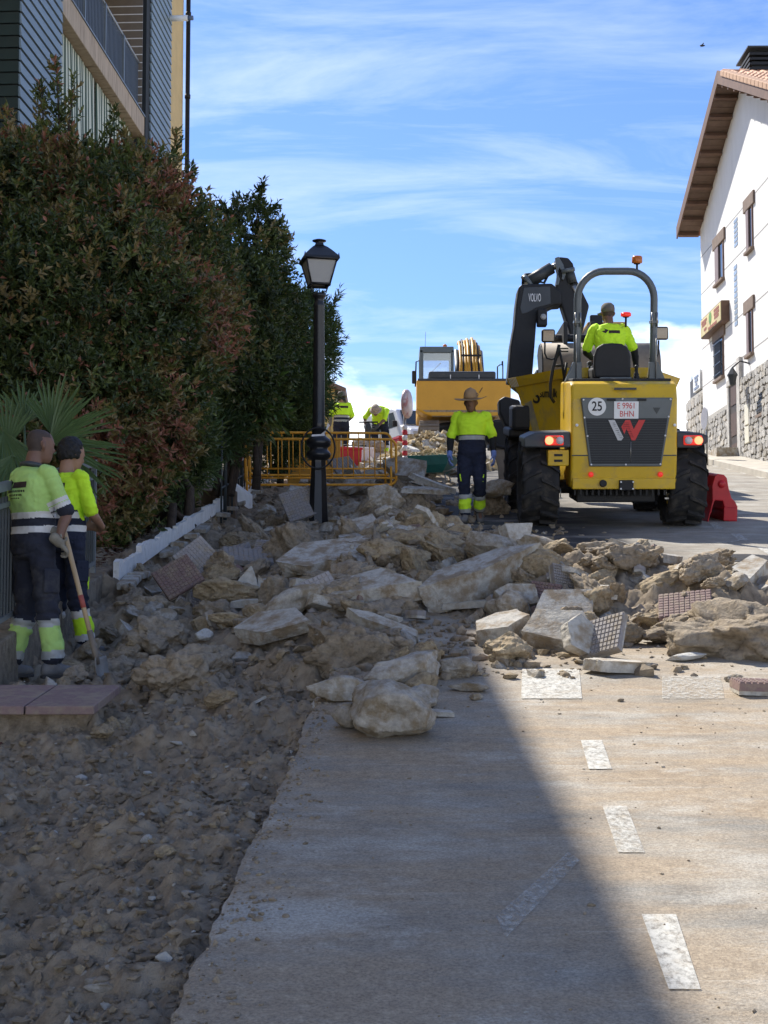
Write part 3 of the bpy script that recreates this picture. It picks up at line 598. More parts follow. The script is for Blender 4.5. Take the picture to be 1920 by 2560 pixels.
    for k, (fy, fz, fw) in enumerate(((0.80, 0.75, 0.26), (0.80, 0.58, 0.2), (0.2, 0.78, 0.24), (0.2, 0.6, 0.24), (0.2, 0.42, 0.2), (0.75, 0.3, 0.12), (0.4, 0.15, 0.4))):
        MB().b6(-0.222, -0.214, y0 + W * (fy - fw / 2), y0 + W * (fy + fw / 2), zl + Hh * fz - 0.035, zl + Hh * fz + 0.035).build('sign_line', mat('sign_ink', (0.30, 0.10, 0.05), 0.6, 0) if k == 0 else bpy.data.materials['sign_ink'], sg)
    # stone plinth, stone by stone; dressed stone round the doorway
    plinth = MB().b6(-0.05, 0.02, yn, yf + 0.0, zb - 1, zb + 0.2); 
    zs_f, zs_n = H(1754, 1050)[1], H(1915, 928)[1]
    def zs(y): return 3.2 if False else zs_f + 0 * y
    dy0, dy1 = H(1851, 1050)[0], H(1831, 1050)[0]; dz1 = H(1840, 960)[1]; zst = H(1800, 1025)[1]
    joint = mat('plinth_mortar', (0.40, 0.38, 0.34), 0.95, 0.15)
    MB().b6(-0.04, 0.01, yn, dy0, zb - 1, zst + 0.4).b6(-0.04, 0.01, dy1, yf, zb - 1, zst).build('plinth', joint, t)
    sm_ = mat('rubble_stone', (0.41, 0.39, 0.355), 0.9, 0.25, 6, bump=0.01, bscale=30, rnd=0.24)
    sm_y = mat('ochre_rubble_stone', (0.41, 0.375, 0.32), 0.9, 0.25, 6, bump=0.01, bscale=30, rnd=0.25)
    metas = []
    for k in range(8):
        n = 7; pts = [(-0.05 * 0, 0.5 * math.cos(2 * math.pi * j / n + 0.3 * random.random()) * random.uniform(0.85, 1.1), 0.5 * math.sin(2 * math.pi * j / n + 0.3 * random.random()) * random.uniform(0.85, 1.1)) for j in range(n)]
        q = MB(); q.prism([(0.0, p[1], p[2]) for p in pts], (-0.05, 0, 0)); metas.append(q.mesh('stone', sm_ if k % 3 else sm_y))
    stones = []
    z = zb - 0.15; row = 0
    while z < zst + 0.45:
        h = random.uniform(0.12, 0.17); y = yn + random.uniform(0, 0.2)
        while y < yf - 0.05:
            w = random.uniform(0.15, 0.34)
            if not (dy0 - w / 2 - 0.15 < y + w / 2 < dy1 + w / 2 + 0.1) and (z + h < zst + (0.45 if y < dy0 else 0.02)): stones.append((y + w / 2, z + h / 2 + random.uniform(-0.02, 0.02), w * 1.08, h * 1.12))
            y += w
        z += h
    def put_stone(y, z, w, h, k, off=0.0):
        o = link('stone', metas[k % 8], t, loc=(-0.035 + off, y, z), rot=(R(random.uniform(-9, 9)), 0, 0)); o.scale = (random.uniform(0.6, 1.3), w, h); return o
    stones.sort(key=lambda q: -q[2] * q[3] / (q[0] ** 2))
    for i, q in enumerate(stones[:285]): put_stone(*q, random.randrange(8))
    rest = MB()
    for (y, z, w, h) in stones[285:]:
        n = 6; rest.prism([(-0.035, y + w * 0.5 * math.cos(2 * math.pi * j / n), z + h * 0.52 * math.sin(2 * math.pi * j / n)) for j in range(n)], (-random.uniform(0.03, 0.06), 0, 0))
    if rest.v: o = rest.build('plinth_stones', sm_, t); o['kind'] = 'stuff'
    # doorway with wall lantern and step
    d = MB().b6(-0.05, 0.10, dy0, dy1, zb - 0.6, dz1).build('door', mat('dark_door', (0.05, 0.038, 0.03), 0.6, 0.2), t)
    for k in range(3): MB().b6(-0.065, -0.05, dy0 + 0.12, dy1 - 0.12, zb + 0.2 + k * 0.75, zb + 0.75 + k * 0.75).build('door_panel', mat('door_panel', (0.085, 0.05, 0.035), 0.6, 0.2) if k == 0 else bpy.data.materials['door_panel'], d)
    MB().b6(-0.09, 0.04, dy0 - 0.32, dy0, zb - 0.5, dz1 + 0.55).build('door_jamb', sm_, d, bevel=0.015); MB().b6(-0.09, 0.04, dy1, dy1 + 0.2, zb - 0.5, dz1).build('door_jamb', sm_, d, bevel=0.015)
    MB().b6(-0.10, 0.04, dy0, dy1 + 0.2, dz1, dz1 + 0.16).build('door_lintel', sm_, d, bevel=0.015)
    MB().b6(-0.6, -0.05, dy0 - 0.1, dy1 + 0.1, zb - 0.5, H(1841, 1125)[1]).build('door_step', M['concrete'], d)
    ly, lz = H(1831, 943, -0.35)
    ln = MB().tube([(0, ly - 0.25, lz + 0.28), (-0.2, ly - 0.15, lz + 0.36), (-0.35, ly, lz + 0.22)], 0.02, 6).build('wall_lantern', M['ironblack'], t)
    MB().lathe([(0.03, 0.22), (0.13, 0.06), (0.13, 0.03), (0.11, 0.03), (0.07, -0.18), (0.02, -0.21)], 6, (-0.35, ly, lz), smooth=False).build('lantern_body', M['charcoal'], ln)
    # meter boxes and pavement
    (y1, _), (y0, _) = H(1871.5, 1050), H(1882, 1050)
    for pa, pb in ((1010, 1062), (1066, 1108)): MB().b6(-0.10, 0, y0, y1, H(1877, pb)[1], H(1877, pa)[1]).build('meter_box', mat('cream_box', (0.66, 0.62, 0.5), 0.6, 0.05) if pa == 1010 else bpy.data.materials['cream_box'], t, bevel=0.01)
    # lower stone annexe beyond the far corner, with fenced terrace and a white notice
    yA = yf + 0.06; yB = plane_hit(1720, 1000, RX, SL)[0] + 0.2; zA = H(1740, 985)[1]
    an = MB().b6(0.02, 5, yA, yB, zb - 1, zA).build('annexe_wall', joint, t)
    z = zb - 0.2
    while z < zA - 0.2:
        h = random.uniform(0.2, 0.28); y = yA
        while y < yB - 0.15:
            w = random.uniform(0.25, 0.5); o = link('stone', metas[random.randrange(8)], an, loc=(0.03, y + w / 2, z + h / 2), rot=(R(random.uniform(-9, 9)), 0, 0)); o.scale = (1, w * 1.05, h * 1.1); y += w
        z += h
    fb = MB().b6(0.1, 0.16, yA, yB, zA, H(1740, 935)[1]).build('annexe_screen', mat('dark_screen', (0.06, 0.06, 0.065), 0.6, 0.2), t)
    for i in range(7): yy = yA + (yB - yA) * (i + 0.5) / 7; MB().tube([(0.13, yy, H(1740, 935)[1]), (0.13, yy, H(1740, 918)[1])], [0.02, 0.004], 6).build('spike', M['ironblack'], fb)
    nb = MB().b6(0.02, 0.1, plane_hit(1748, 960, RX, SL)[0], plane_hit(1731, 960, RX, SL)[0], H(1740, 976)[1], H(1740, 930)[1]).build('notice_board', M['white'], t)
    for k in range(4):
        z = H(1740, 942 + k * 9)[1]; ym = plane_hit(1739.5, 960, RX, SL)[0]; w = (0.5, 0.4, 0.2, 0.6)[k]; MB().b6(0.005, 0.02, ym - w / 2, ym + w / 2, z - 0.03, z + 0.03).build('notice_line', mat('notice_ink', (0.2, 0.25, 0.35), 0.6, 0) if k == 0 else bpy.data.materials['notice_ink'], nb)
    # pavement with kerb in front of the house
    kb = MB(); xs = [(-2.1, 0.0), (-0.06, 0.0)]
    ys = np.linspace(20, 46, 27); vs = []
    for y in ys: vs += [(-0.95, y, G(y) - 0.2), (-0.95, y, G(y) + 0.13), (-0.85, y, G(y) + 0.15), (0.0, y, G(y) + 0.17)]
    fs = []
    for i in range(len(ys) - 1):
        for k in range(3): fs.append((4 * i + k, 4 * i + k + 1, 4 * i + k + 5, 4 * i + k + 4))
    kb.add(vs, fs); p = kb.build('pavement', mat('pale_pavement', (0.44, 0.40, 0.33), 0.9, 0.15, 3), None); p.location = (RX, 0, 0); p.rotation_euler = (0, 0, -math.atan(SL)); struct(p)
    return t
right_building()
def far_house():
    """ochre house up the street, seen past the lamp post"""
    c = at(800, 1090, 56); t = thing('ochre_house', 'small ochre house with brown eaves up the street behind the oleander', 'house', (c.x, c.y, G(56)))
    oc = mat('ochre_render', (0.56, 0.40, 0.14), 0.9, 0.08, 2); s = 56 / F
    wall = MB().b6(-5.5, 0.55, -0.1, 6, -1.5, (1090 - 972) * s + (c.z - G(56))).build('wall', oc, t)
    w2 = MB().b6(0.55, 0.8, 0.5, 6, -1.5, (1090 - 985) * s + (c.z - G(56))).build('side_wall', mat('pale_render', (0.55, 0.58, 0.52), 0.9, 0.06), t)
    zt = (1090 - 960) * s + c.z - G(56)
    MB().prism([(0.95, -0.5, zt - 0.35), (1.0, -0.5, zt - 0.2), (-2.3, -0.5, zt + 1.2), (-5.8, -0.5, zt - 0.2), (-5.7, -0.5, zt - 0.35), (-2.3, -0.5, zt + 1.0)], (0, 7, 0)).build('roof', mat('brown_roof', (0.19, 0.12, 0.085), 0.85, 0.15), t)
    MB().b6(-1.9, -1.1, -0.14, 0, 0.2, 1.4).build('window', M['glass'], t); MB().b6(-2.0, -1.0, -0.18, -0.05, 0.1, 0.2).build('sill', M['concrete'], t)
    return t
far_house()
# ================================================================ VEGETATION
M['leaf_dark'] = leafmat('dark_green_leaf', (0.046, 0.066, 0.020)); M['leaf_mid'] = leafmat('mid_green_leaf', (0.098, 0.122, 0.034)); M['leaf_olive'] = leafmat('olive_leaf', (0.185, 0.142, 0.055)); M['leaf_red'] = leafmat('bronze_red_leaf', (0.27, 0.115, 0.075))
M['leaf_oleander'] = leafmat('oleander_leaf', (0.065, 0.105, 0.042)); M['leaf_bright'] = leafmat('bright_leaf', (0.085, 0.14, 0.035)); M['leaf_fan'] = leafmat('fan_palm_leaf', (0.085, 0.135, 0.052), 0.2)
def crown(name, blobs, parent, mats, probs, leaf=(0.085, 0.034), per=9, dens=1.0, seed=0, droop=0.0, sprigs=()):
    """shoots spread through lumpy volumes; every leaf is a folded pair of faces"""
    g = np.random.default_rng(seed); base = []; axis = []
    for (c, r) in blobs:
        r = np.array(r if hasattr(r, '__len__') else (r, r, r), float); A = 4 * np.pi * (r.mean() ** 2); n = int(A * 115 * dens)
        d = g.normal(size=(n, 3)); d /= np.linalg.norm(d, axis=1)[:, None]
        rad = g.uniform(0.45, 1.0, n) ** 0.45
        lump = 1 + 0.16 * fbm(d * 2.2 + np.array(c) * 1.7, seed + 3, 3)
        base.append(np.array(c) + d * r * (rad * lump)[:, None]); ax = d + np.array([0, 0, 0.45]) + g.normal(size=(n, 3)) * 0.45; axis.append(ax)
    for (p0, p1, n) in sprigs:
        p0 = np.array(p0); p1 = np.array(p1); tt = g.uniform(0, 1, n); base.append(p0 + (p1 - p0) * tt[:, None] + g.normal(size=(n, 3)) * 0.06 * (1.05 - tt)[:, None]); axis.append(np.tile(p1 - p0, (n, 1)) / np.linalg.norm(p1 - p0) + g.normal(size=(n, 3)) * 0.3)
    B = np.concatenate(base); A = np.concatenate(axis); A /= np.linalg.norm(A, axis=1)[:, None]; n = len(B)
    tone = fbm(B * 1.6, seed + 9, 3) + 0.35 * g.normal(size=n)
    B = np.repeat(B, per, 0); A = np.repeat(A, per, 0); tone = np.repeat(tone, per) ; m = len(B)
    t = np.tile(np.arange(per) / per, n) + g.uniform(-0.05, 0.05, m)
    ref = np.where(np.abs(A[:, 2:3]) < 0.9, np.array([[0, 0, 1.0]]), np.array([[1.0, 0, 0]])); U = np.cross(A, ref); U /= np.linalg.norm(U, axis=1)[:, None]; Wv = np.cross(A, U)
    ph = np.tile(np.arange(per) * 2.4, n) + g.uniform(0, 6.28, m) * 0.25 + np.repeat(g.uniform(0, 6.28, n), per)
    out = U * np.cos(ph)[:, None] + Wv * np.sin(ph)[:, None]; sp = (1.05 - 0.75 * t)[:, None]
    D = out * sp + A * (1.15 - sp * 0.6) + g.normal(size=(m, 3)) * 0.18; D[:, 2] -= droop; D /= np.linalg.norm(D, axis=1)[:, None]
    root = B + A * (t * leaf[0] * 1.5)[:, None]; L = leaf[0] * g.uniform(0.65, 1.2, m); Wd = leaf[1] * g.uniform(0.7, 1.15, m)
    Sd = np.cross(D, A + g.normal(size=(m, 3)) * 0.3); Sd /= np.linalg.norm(Sd, axis=1)[:, None] + 1e-9; Nn = np.cross(Sd, D)
    tip = root + D * L[:, None] - Nn * (0.12 * L)[:, None]; midL = root + D * (0.5 * L)[:, None] + Sd * (0.5 * Wd)[:, None] + Nn * (0.10 * L)[:, None]; midR = midL - Sd * Wd[:, None]; mid = root + D * (0.55 * L)[:, None]
    V = np.stack([root, midL, tip, midR, mid], 1).reshape(-1, 3); o = np.arange(m)[:, None] * 5
    Fq = np.concatenate([o + np.array([[0, 4, 2, 1]]), o + np.array([[0, 3, 2, 4]])], 1).reshape(-1, 4)
    q = np.quantile(tone, np.cumsum(probs)[:-1]); mi = np.searchsorted(q, tone); mi = np.where(g.uniform(size=m) < 0.12, g.integers(0, len(mats), m), mi); mi = np.repeat(mi, 2)
    return link(name, npmesh(name, V, Fq, mats, mi, smooth=False), parent)
def stems(parent, pts_list, name='trunk'):
    for pts, r0, r1 in pts_list:
        k = len(pts); MB().tube(pts, [r0 + (r1 - r0) * i / (k - 1) for i in range(k)], 7).build(name if r0 > 0.03 else 'branch', M['bark'], parent)
def A3(px, py, Y): return tuple(at(px, py, Y))
def shrub(name, label, cat, blobs, mats, probs, leaf, base, seed, group=None, dens=1.0, per=9, sprigs=(), droop=0.0):
    t = thing(name, label, cat, group=group); bl = [(A3(px, py, Y), r) for px, py, Y, r in blobs]
    crown('crown', bl, t, mats, probs, leaf, per, dens, seed, droop, [(A3(*a), A3(*b), n) for a, b, n in sprigs])
    b = Vector(base); rr = random.Random(seed); st = [([tuple(b + Vector((0, 0, -0.2))), tuple(b + Vector((0.05, 0.02, 0.5))), tuple((b + Vector(bl[0][0])) / 2 + Vector((0, 0, 0.1))), bl[0][0]], 0.07, 0.03)]
    for (c, r) in bl[1:]:
        m = b + (Vector(c) - b) * 0.45 + Vector((rr.uniform(-.2, .2), rr.uniform(-.2, .2), 0.15)); st.append(([tuple(b + Vector((rr.uniform(-.15, .15), rr.uniform(-.15, .15), 0))), tuple(m), c], 0.05, 0.014))
    for (a, c, n) in sprigs: st.append(([A3(*a), A3(*c)], 0.014, 0.005))
    stems(t, st); return t
PH = [M['leaf_dark'], M['leaf_mid'], M['leaf_olive'], M['leaf_red']]
shrub('photinia_bush', 'huge photinia bush with bronze young leaves in front of the slatted building', 'bush',
      [(70, 610, 17.2, 1.2), (250, 590, 17.6, 1.1), (400, 640, 18.0, 0.85), (40, 820, 16.4, 1.25), (230, 800, 16.8, 1.35), (420, 840, 17.4, 0.85), (140, 1040, 16.2, 1.1), (310, 1030, 16.8, 0.95), (250, 1220, 16.6, 0.70), (150, 1280, 16.4, 0.7), (360, 1140, 17.2, 0.5), (470, 700, 18.2, 0.55), (130, 500, 17.4, 0.8), (330, 520, 17.8, 0.72), (20, 490, 17.2, 0.7)],
      PH, [0.36, 0.23, 0.29, 0.12], (0.098, 0.040), at(260, 1380, 17.0), 3, dens=0.92,
      sprigs=[((150, 330, 17.3), (140, 165, 17.3), 26), ((110, 350, 17.3), (105, 225, 17.2), 18), ((270, 380, 17.6), (285, 290, 17.6), 14), ((330, 400, 17.7), (310, 330, 17.7), 10), ((430, 480, 17.9), (437, 345, 17.9), 18), ((455, 480, 18), (480, 425, 18), 10), ((500, 560, 18), (512, 490, 18), 10), ((40, 340, 17.2), (20, 290, 17.2), 10), ((170, 330, 17.3), (185, 215, 17.3), 12)])
shrub('laurel_tree', 'dark laurel tree with airy top rising between photinia and oleander', 'tree',
      [(620, 640, 22.5, (0.62, 0.6, 0.9)), (560, 780, 22.0, 0.9), (520, 930, 21.5, 0.85), (640, 800, 23, 0.8), (600, 930, 22, 0.8), (560, 1040, 22, 0.65), (660, 620, 23, 0.35)],
      [M['leaf_dark'], M['leaf_dark'], M['leaf_mid'], M['leaf_olive']], [0.42, 0.26, 0.2, 0.12], (0.105, 0.042), at(560, 1240, 22), 5, dens=0.85,
      sprigs=[((640, 560, 22.5), (655, 470, 22.5), 16), ((600, 580, 22.5), (560, 510, 22.4), 12), ((680, 620, 22.6), (700, 540, 22.6), 12), ((560, 600, 22.3), (545, 535, 22.3), 8)])
shrub('oleander_bush', 'tall dark oleander with a few pink flowers behind the lamp post', 'bush',
      [(720, 860, 27, (0.8, 0.9, 0.95)), (760, 810, 27.5, 0.5), (690, 960, 26.5, 0.8), (740, 1000, 27, 0.6), (670, 1080, 26.5, 0.75), (790, 900, 27.5, 0.3), (730, 1070, 27, 0.4)],
      [M['leaf_oleander'], M['leaf_dark'], M['leaf_mid']], [0.5, 0.3, 0.2], (0.15, 0.026), at(700, 1190, 27), 8, dens=0.8,
      sprigs=[((790, 820, 27.4), (845, 748, 27.4), 16), ((760, 790, 27.4), (770, 735, 27.4), 10), ((800, 900, 27.4), (825, 870, 27.4), 10)])
shrub('oleander_shrub', 'low spiky-leaved oleander shrub beside the dark fence posts', 'bush',
      [(450, 1105, 19.6, (0.38, 0.4, 0.55)), (435, 1170, 19.6, 0.34), (395, 1220, 19.2, 0.28), (535, 1080, 21.4, 0.36), (470, 1165, 20.6, 0.26)],
      [M['leaf_oleander'], M['leaf_mid'], M['leaf_dark']], [0.5, 0.3, 0.2], (0.16, 0.026), at(465, 1320, 19), 9, dens=0.9)
shrub('loquat_sprig', 'young plant with large bright leaves over the barrier end', 'plant',
      [(650, 990, 22.0, 0.28), (625, 1020, 22.0, 0.25)], [M['leaf_bright'], M['leaf_mid']], [0.6, 0.4], (0.24, 0.075), at(640, 1190, 22), 10, dens=0.7, per=5, droop=0.2)
shrub('ground_cover_shrub', 'low leafy undergrowth at the foot of the photinia', 'bush',
      [(320, 1312, 18.8, (0.45, 0.4, 0.18)), (235, 1360, 17.6, (0.4, 0.4, 0.18)), (420, 1245, 21.6, (0.35, 0.4, 0.18))], [M['leaf_dark'], M['leaf_mid'], M['leaf_olive']], [0.5, 0.3, 0.2], (0.10, 0.04), at(420, 1370, 17.5), 12, dens=0.9)
def pink_flowers():
    o = bpy.data.objects
    ol = [q for q in o if q.name == 'oleander_bush'][0]; pm = mat('pink_petal', (0.55, 0.10, 0.14), 0.6, 0.1)
    for px, py in ((743, 815), (742, 852), (728, 940), (690, 960), (770, 860)):
        q = MB(); c = at(px, py, 26.1); q.lathe([(0.005, 0), (0.035, 0.02), (0.04, 0.035), (0.01, 0.04)], 5, c); q.build('flower', pm, ol)
pink_flowers()
def fan_palm():
    t = thing('fan_palm', 'young fan palm with stiff splayed leaves behind the metal fence', 'palm', at(60, 1330, 12.6))
    b = Vector(t.location); MB().tube([(0, 0, -0.2), (0, 0, 0.35), (0.03, 0, 0.55)], [0.10, 0.12, 0.08], 9).build('trunk', M['bark'], t)
    rr = random.Random(4)
    def fan(cen, dirv, spread, n, Lf, flip):
        """one leaf: stalk plus a hand of folded blades"""
        cen = Vector(cen); d = Vector(dirv).normalized(); side = d.cross(Vector((0.25, -1, 0.25))).normalized(); nrm = side.cross(d).normalized(); q = MB()
        q.tube([(0, 0, 0.5), tuple(cen * 0.5 + Vector((0, 0, 0.3))), tuple(cen)], [0.016, 0.012, 0.010], 5)
        for i in range(n):
            a = (i / (n - 1) - 0.5) * spread; dd = (d * math.cos(a) + side * math.sin(a)).normalized(); L = Lf * (1 - 0.25 * abs(a) / (spread / 2)) * rr.uniform(0.9, 1.06); ss = nrm.cross(dd).normalized(); w = 0.014
            drp = Vector((0, 0, -0.03 - 0.12 * rr.random())) * (1 + abs(a) * 0.8)
            p = [cen, cen + dd * L * 0.5 + drp * 0.25, cen + dd * L * 0.82 + drp * 0.7, cen + dd * L + drp]
            ws = [0.006, w, w * 0.7, 0.001]; vs = []
            for k in range(4): vs += [p[k] + ss * ws[k] + nrm * ws[k] * 0.7, p[k], p[k] - ss * ws[k] + nrm * ws[k] * 0.7]
            fs = []
            for k in range(3): fs += [(3 * k, 3 * k + 1, 3 * k + 4, 3 * k + 3), (3 * k + 1, 3 * k + 2, 3 * k + 5, 3 * k + 4)]
            q.add(vs, fs, 0)
        q.build('leaf', M['leaf_fan'], t)
    fan(at(130, 1085, 12.5) - b, (0.10, 0, 1), R(80), 17, 0.62, 1); fan(at(125, 1105, 12.4) - b, (0.85, -0.1, 0.55), R(95), 19, 0.66, 1)
    fan(at(20, 1120, 12.3) - b, (-0.5, -0.1, 1), R(110), 19, 0.62, 1); fan(at(10, 1080, 12.2) - b, (0.35, -0.35, -0.9), R(90), 16, 0.6, 1)
    fan(at(150, 1130, 12.7) - b, (1.0, 0.2, 0.12), R(90), 16, 0.6, 1); fan(at(60, 1060, 12.9) - b, (-0.1, 0.3, 1), R(90), 15, 0.5, 1); fan(at(-60, 1100, 12.4) - b, (-0.8, -0.2, 0.4), R(90), 15, 0.6, 1); fan(at(30, 1140, 12.0) - b, (-0.3, -0.5, -0.7), R(80), 14, 0.55, 1)
fan_palm()
def litter():
    """fallen leaves and white chips on the planting bed"""
    V = []; Fq = []; mi = []; g = random.Random(2)
    for i in range(900):
        y = g.uniform(12.5, 20); x = -2.78 - abs(g.gauss(0, 0.3)); z = S * y + 0.02 + 0.03 * g.random(); a = g.uniform(0, 6.28); L = g.uniform(0.02, 0.045); c, s_ = math.cos(a) * L, math.sin(a) * L; o = len(V)
        V += [(x - c, y - s_, z), (x + s_ * .4, y - c * .4, z + 0.012), (x + c, y + s_, z + 0.004), (x - s_ * .4, y + c * .4, z + 0.01)]; Fq.append((o, o + 1, o + 2, o + 3)); mi.append(0 if g.random() < 0.82 else 1)
    o = link('leaf_litter', npmesh('leaf_litter', V, Fq, [mat('fallen_leaf', (0.11, 0.045, 0.03), 0.8, 0.3, 8), M['mortar']], mi, False)); tag(o, 'fallen reddish leaves and white chips on the planting bed', 'leaves', kind='stuff')
litter()
# ================================================================ STREET FURNITURE
def lamp():
    b = gnd(796, 1293); b.z = top_z(b.x, b.y) - 0.03; s = b.y / F
    t = thing('street_lamp', 'black cast-iron street lamp with square lantern standing in the rubble', 'street lamp', b); k = 1.0
    z = lambda py: (1293 - py) * s + (S * b.y - b.z) + 0.02
    MB().lathe([(0.20, 0), (0.20, 0.05), (0.175, 0.07), (0.145, 0.11), (0.132, z(1270)), (0.105, z(1160)), (0.105, z(1152))], 8, smooth=False).build('base', M['ironblack'], t)
    MB().lathe([(0.105, z(1154)), (0.135, z(1150)), (0.165, z(1144)), (0.172, z(1138)), (0.15, z(1132)), (0.125, z(1127)), (0.13, z(1121)), (0.165, z(1116)), (0.175, z(1108)), (0.16, z(1101)), (0.11, z(1094)), (0.095, z(1089))], 20).build('base_moulding', M['ironblack'], t)
    MB().lathe([(0.098, z(1092)), (0.084, z(1060)), (0.074, z(765)), (0.078, z(762)), (0.078, z(757)), (0.066, z(752)), (0.066, z(742)), (0.095, z(737)), (0.098, z(731)), (0.06, z(728)), (0.02, z(727))], 18).build('column', M['ironblack'], t)
    ln = thing('tmp', 'x', 'x'); COL.objects.unlink(ln); bpy.data.objects.remove(ln)
    rb, rt, zb_, zt = 0.13, 0.215, z(708), z(646)
    fr = MB(); cs = [(-1, -1), (1, -1), (1, 1), (-1, 1)]; rot = R(0); 
    def cn(r, i, zz): a = R(12); x, y = cs[i % 4][0] * r, cs[i % 4][1] * r; return (x * math.cos(a) - y * math.sin(a), x * math.sin(a) + y * math.cos(a), zz)
    for i in range(4):
        fr.tube([cn(rb, i, zb_), cn(rt, i, zt)], 0.014, 4); fr.tube([cn(rb, i, zb_), cn(rb, i + 1, zb_)], 0.018, 4); fr.tube([cn(rt + 0.01, i, zt), cn(rt + 0.01, i + 1, zt)], 0.024, 4)
        fr.tube([cn(rb, i, zb_), cn(rb, i, zb_ - 0.035)], [0.016, 0.004], 6); fr.tube([cn(rt + 0.02, i, zt + 0.01), cn(rt + 0.02, i, zt + 0.075)], [0.016, 0.004], 6)
    L = fr.build('lantern', M['ironblack'], t)
    for i in range(4):
        a, b2, c, d = cn(rb - 0.004, i, zb_ + 0.012), cn(rb - 0.004, i + 1, zb_ + 0.012), cn(rt - 0.006, i + 1, zt - 0.01), cn(rt - 0.006, i, zt - 0.01); q = MB().poly([a, b2, c, d]); q.build('pane', M['milkglass'], L)
    roof = MB(); lv = [(rt + 0.035, zt + 0.0), (rt + 0.03, zt + 0.03), (0.155, z(622)), (0.10, z(612)), (0.055, z(606)), (0.05, z(600))]; vs = []
    for r, zz in lv: vs += [cn(r, i, zz) for i in range(4)]
    fs = [(4 * k + i, 4 * k + (i + 1) % 4, 4 * k + 4 + (i + 1) % 4, 4 * k + 4 + i) for k in range(len(lv) - 1) for i in range(4)]; roof.add(vs, fs); roof.build('lantern_roof', M['ironblack'], L)
    MB().lathe([(0.05, z(601)), (0.055, z(599)), (0.05, z(597)), (0.095, z(595)), (0.10, z(593)), (0.06, z(590.5)), (0.01, z(589))], 14).build('finial', M['ironblack'], L)
    for sx in (-1, 1): MB().tube([(0.035 * sx, 0, z(728)), (0.10 * sx, 0.02, z(722)), (0.115 * sx, 0.02, z(714)), (0.085 * sx, 0, zb_ - 0.0)], 0.011, 6).build('bracket', M['ironblack'], t)
    # coil of cable hung on the base and a knot of tape
    hp = MB(); n = 30; rx, ry = 0.185, 0.37; zc = z(1126); pts = [(rx * 1.25 * math.cos(2 * math.pi * i / n), -0.17 - 0.03 * math.sin(2 * math.pi * i / n), zc + ry * 0.75 * math.sin(2 * math.pi * i / n)) for i in range(n)]
    hp.tube(pts, 0.012, 6, closed=True); o = hp.build('cable_loop', M['black'], None); o.location = t.location; tag(o, 'loop of dark cable hung round the lamp post base', 'cable')
    tp = MB(); tp.add([(0.02, -0.11, z(1092)), (0.10, -0.12, z(1080)), (0.13, -0.14, z(1062)), (0.16, -0.13, z(1068)), (0.06, -0.1, z(1094))], [(0, 1, 4), (1, 2, 3), (1, 3, 4)]); tp.add([(-0.09, -0.12, z(1096)), (0.09, -0.125, z(1094)), (0.09, -0.12, z(1089)), (-0.09, -0.115, z(1091))], [(0, 1, 2, 3)])
    o = tp.build('tape_scrap', M['tape_white'], None); o.location = t.location; tag(o, 'scrap of pale tape knotted round the lamp post', 'tape')
lamp()
def barrier(name, label, pl, pr, zt_off, py_t, py_b, Y0, Y1, nb, legs):
    a = at(pl, py_b, Y0); b = at(pr, py_b, Y1); d = (b - a); L = math.hypot(d.x, d.y); h = (py_b - py_t) * Y0 / F
    t = thing(name, label, 'barrier', (a.x, a.y, a.z), (0, -math.atan2(d.z, L), math.atan2(d.y, d.x)), group='yellow crowd barriers'); r = 0.12; q = MB()
    L = d.length; pts = []
    for cx, cz, a0 in ((r, r, 180), (L - r, r, 270), (L - r, h - r, 0), (r, h - r, 90)):
        for k in range(6): an = R(a0 + k * 18); pts.append((cx + r * math.cos(an), 0, cz + r * math.sin(an)))
    q.tube(pts, 0.021, 8, closed=True); fr = q.build('frame', M['rail_yellow'], t)
    MB().tube([(0.02, 0, 0.11), (L - 0.02, 0, 0.11)], 0.016, 6).build('lower_rail', M['rail_yellow'], t)
    me = MB().tube([(0, 0, 0.11), (0, 0, h)], 0.009, 6).mesh('bar', M['rail_yellow'])
    for i in range(nb): link('bar', me, t, loc=((i + 1) * L / (nb + 1), 0, 0))
    for x in legs: MB().tube([(x, 0, 0.3), (x, 0, -0.18)], 0.019, 8).build('leg', M['rail_yellow'], t); MB().tube([(x, -0.18, -0.16), (x, 0.18, -0.2)], 0.016, 6).build('foot', M['rail_yellow'], t)
barrier('crowd_barrier', 'yellow tubular barrier tied with tape, in front of the lamp-side heap', 614, 991, 0, 1096, 1212, 23.6, 23.9, 13, (0.02, 2.35))
barrier('crowd_barrier', 'yellow tubular barrier just behind another, farther from the lamp post', 622, 979, 0, 1080, 1188, 24.5, 24.9, 12, (0.02, 2.3))
def tape(pts, w, label):
    pts = [Vector(p) for p in pts]; n = 22; q = MB(); cur = []
    for i in range(n + 1):
        f = i / n * (len(pts) - 1); k = min(int(f), len(pts) - 2); u = f - k; p = pts[k].lerp(pts[k + 1], u); tw = Vector((0.3 * math.sin(i * 0.9), 0.2 * math.cos(i * 0.7), 1)).normalized() * w; cur.append((p - tw, p + tw))
    for i in range(n): q.add([cur[i][0], cur[i + 1][0], cur[i + 1][1], cur[i][1]], [(0, 1, 2, 3)], (i // 2) % 2, True)
    tag(q.build('warning_tape', [M['tape_white'], M['tape_red']]), label, 'tape')
tape([at(568, 1066, 23.4), at(580, 1092, 23.3), at(600, 1100, 23.2), at(622, 1107, 23.2)], 0.045, 'red and white warning tape hanging high from the dark fence post')
tape([at(556, 1108, 23.4), at(570, 1140, 23.3), at(590, 1156, 23.2), at(608, 1146, 23.2), at(613, 1135, 23.2)], 0.035, 'red and white warning tape sagging low to the barrier leg')
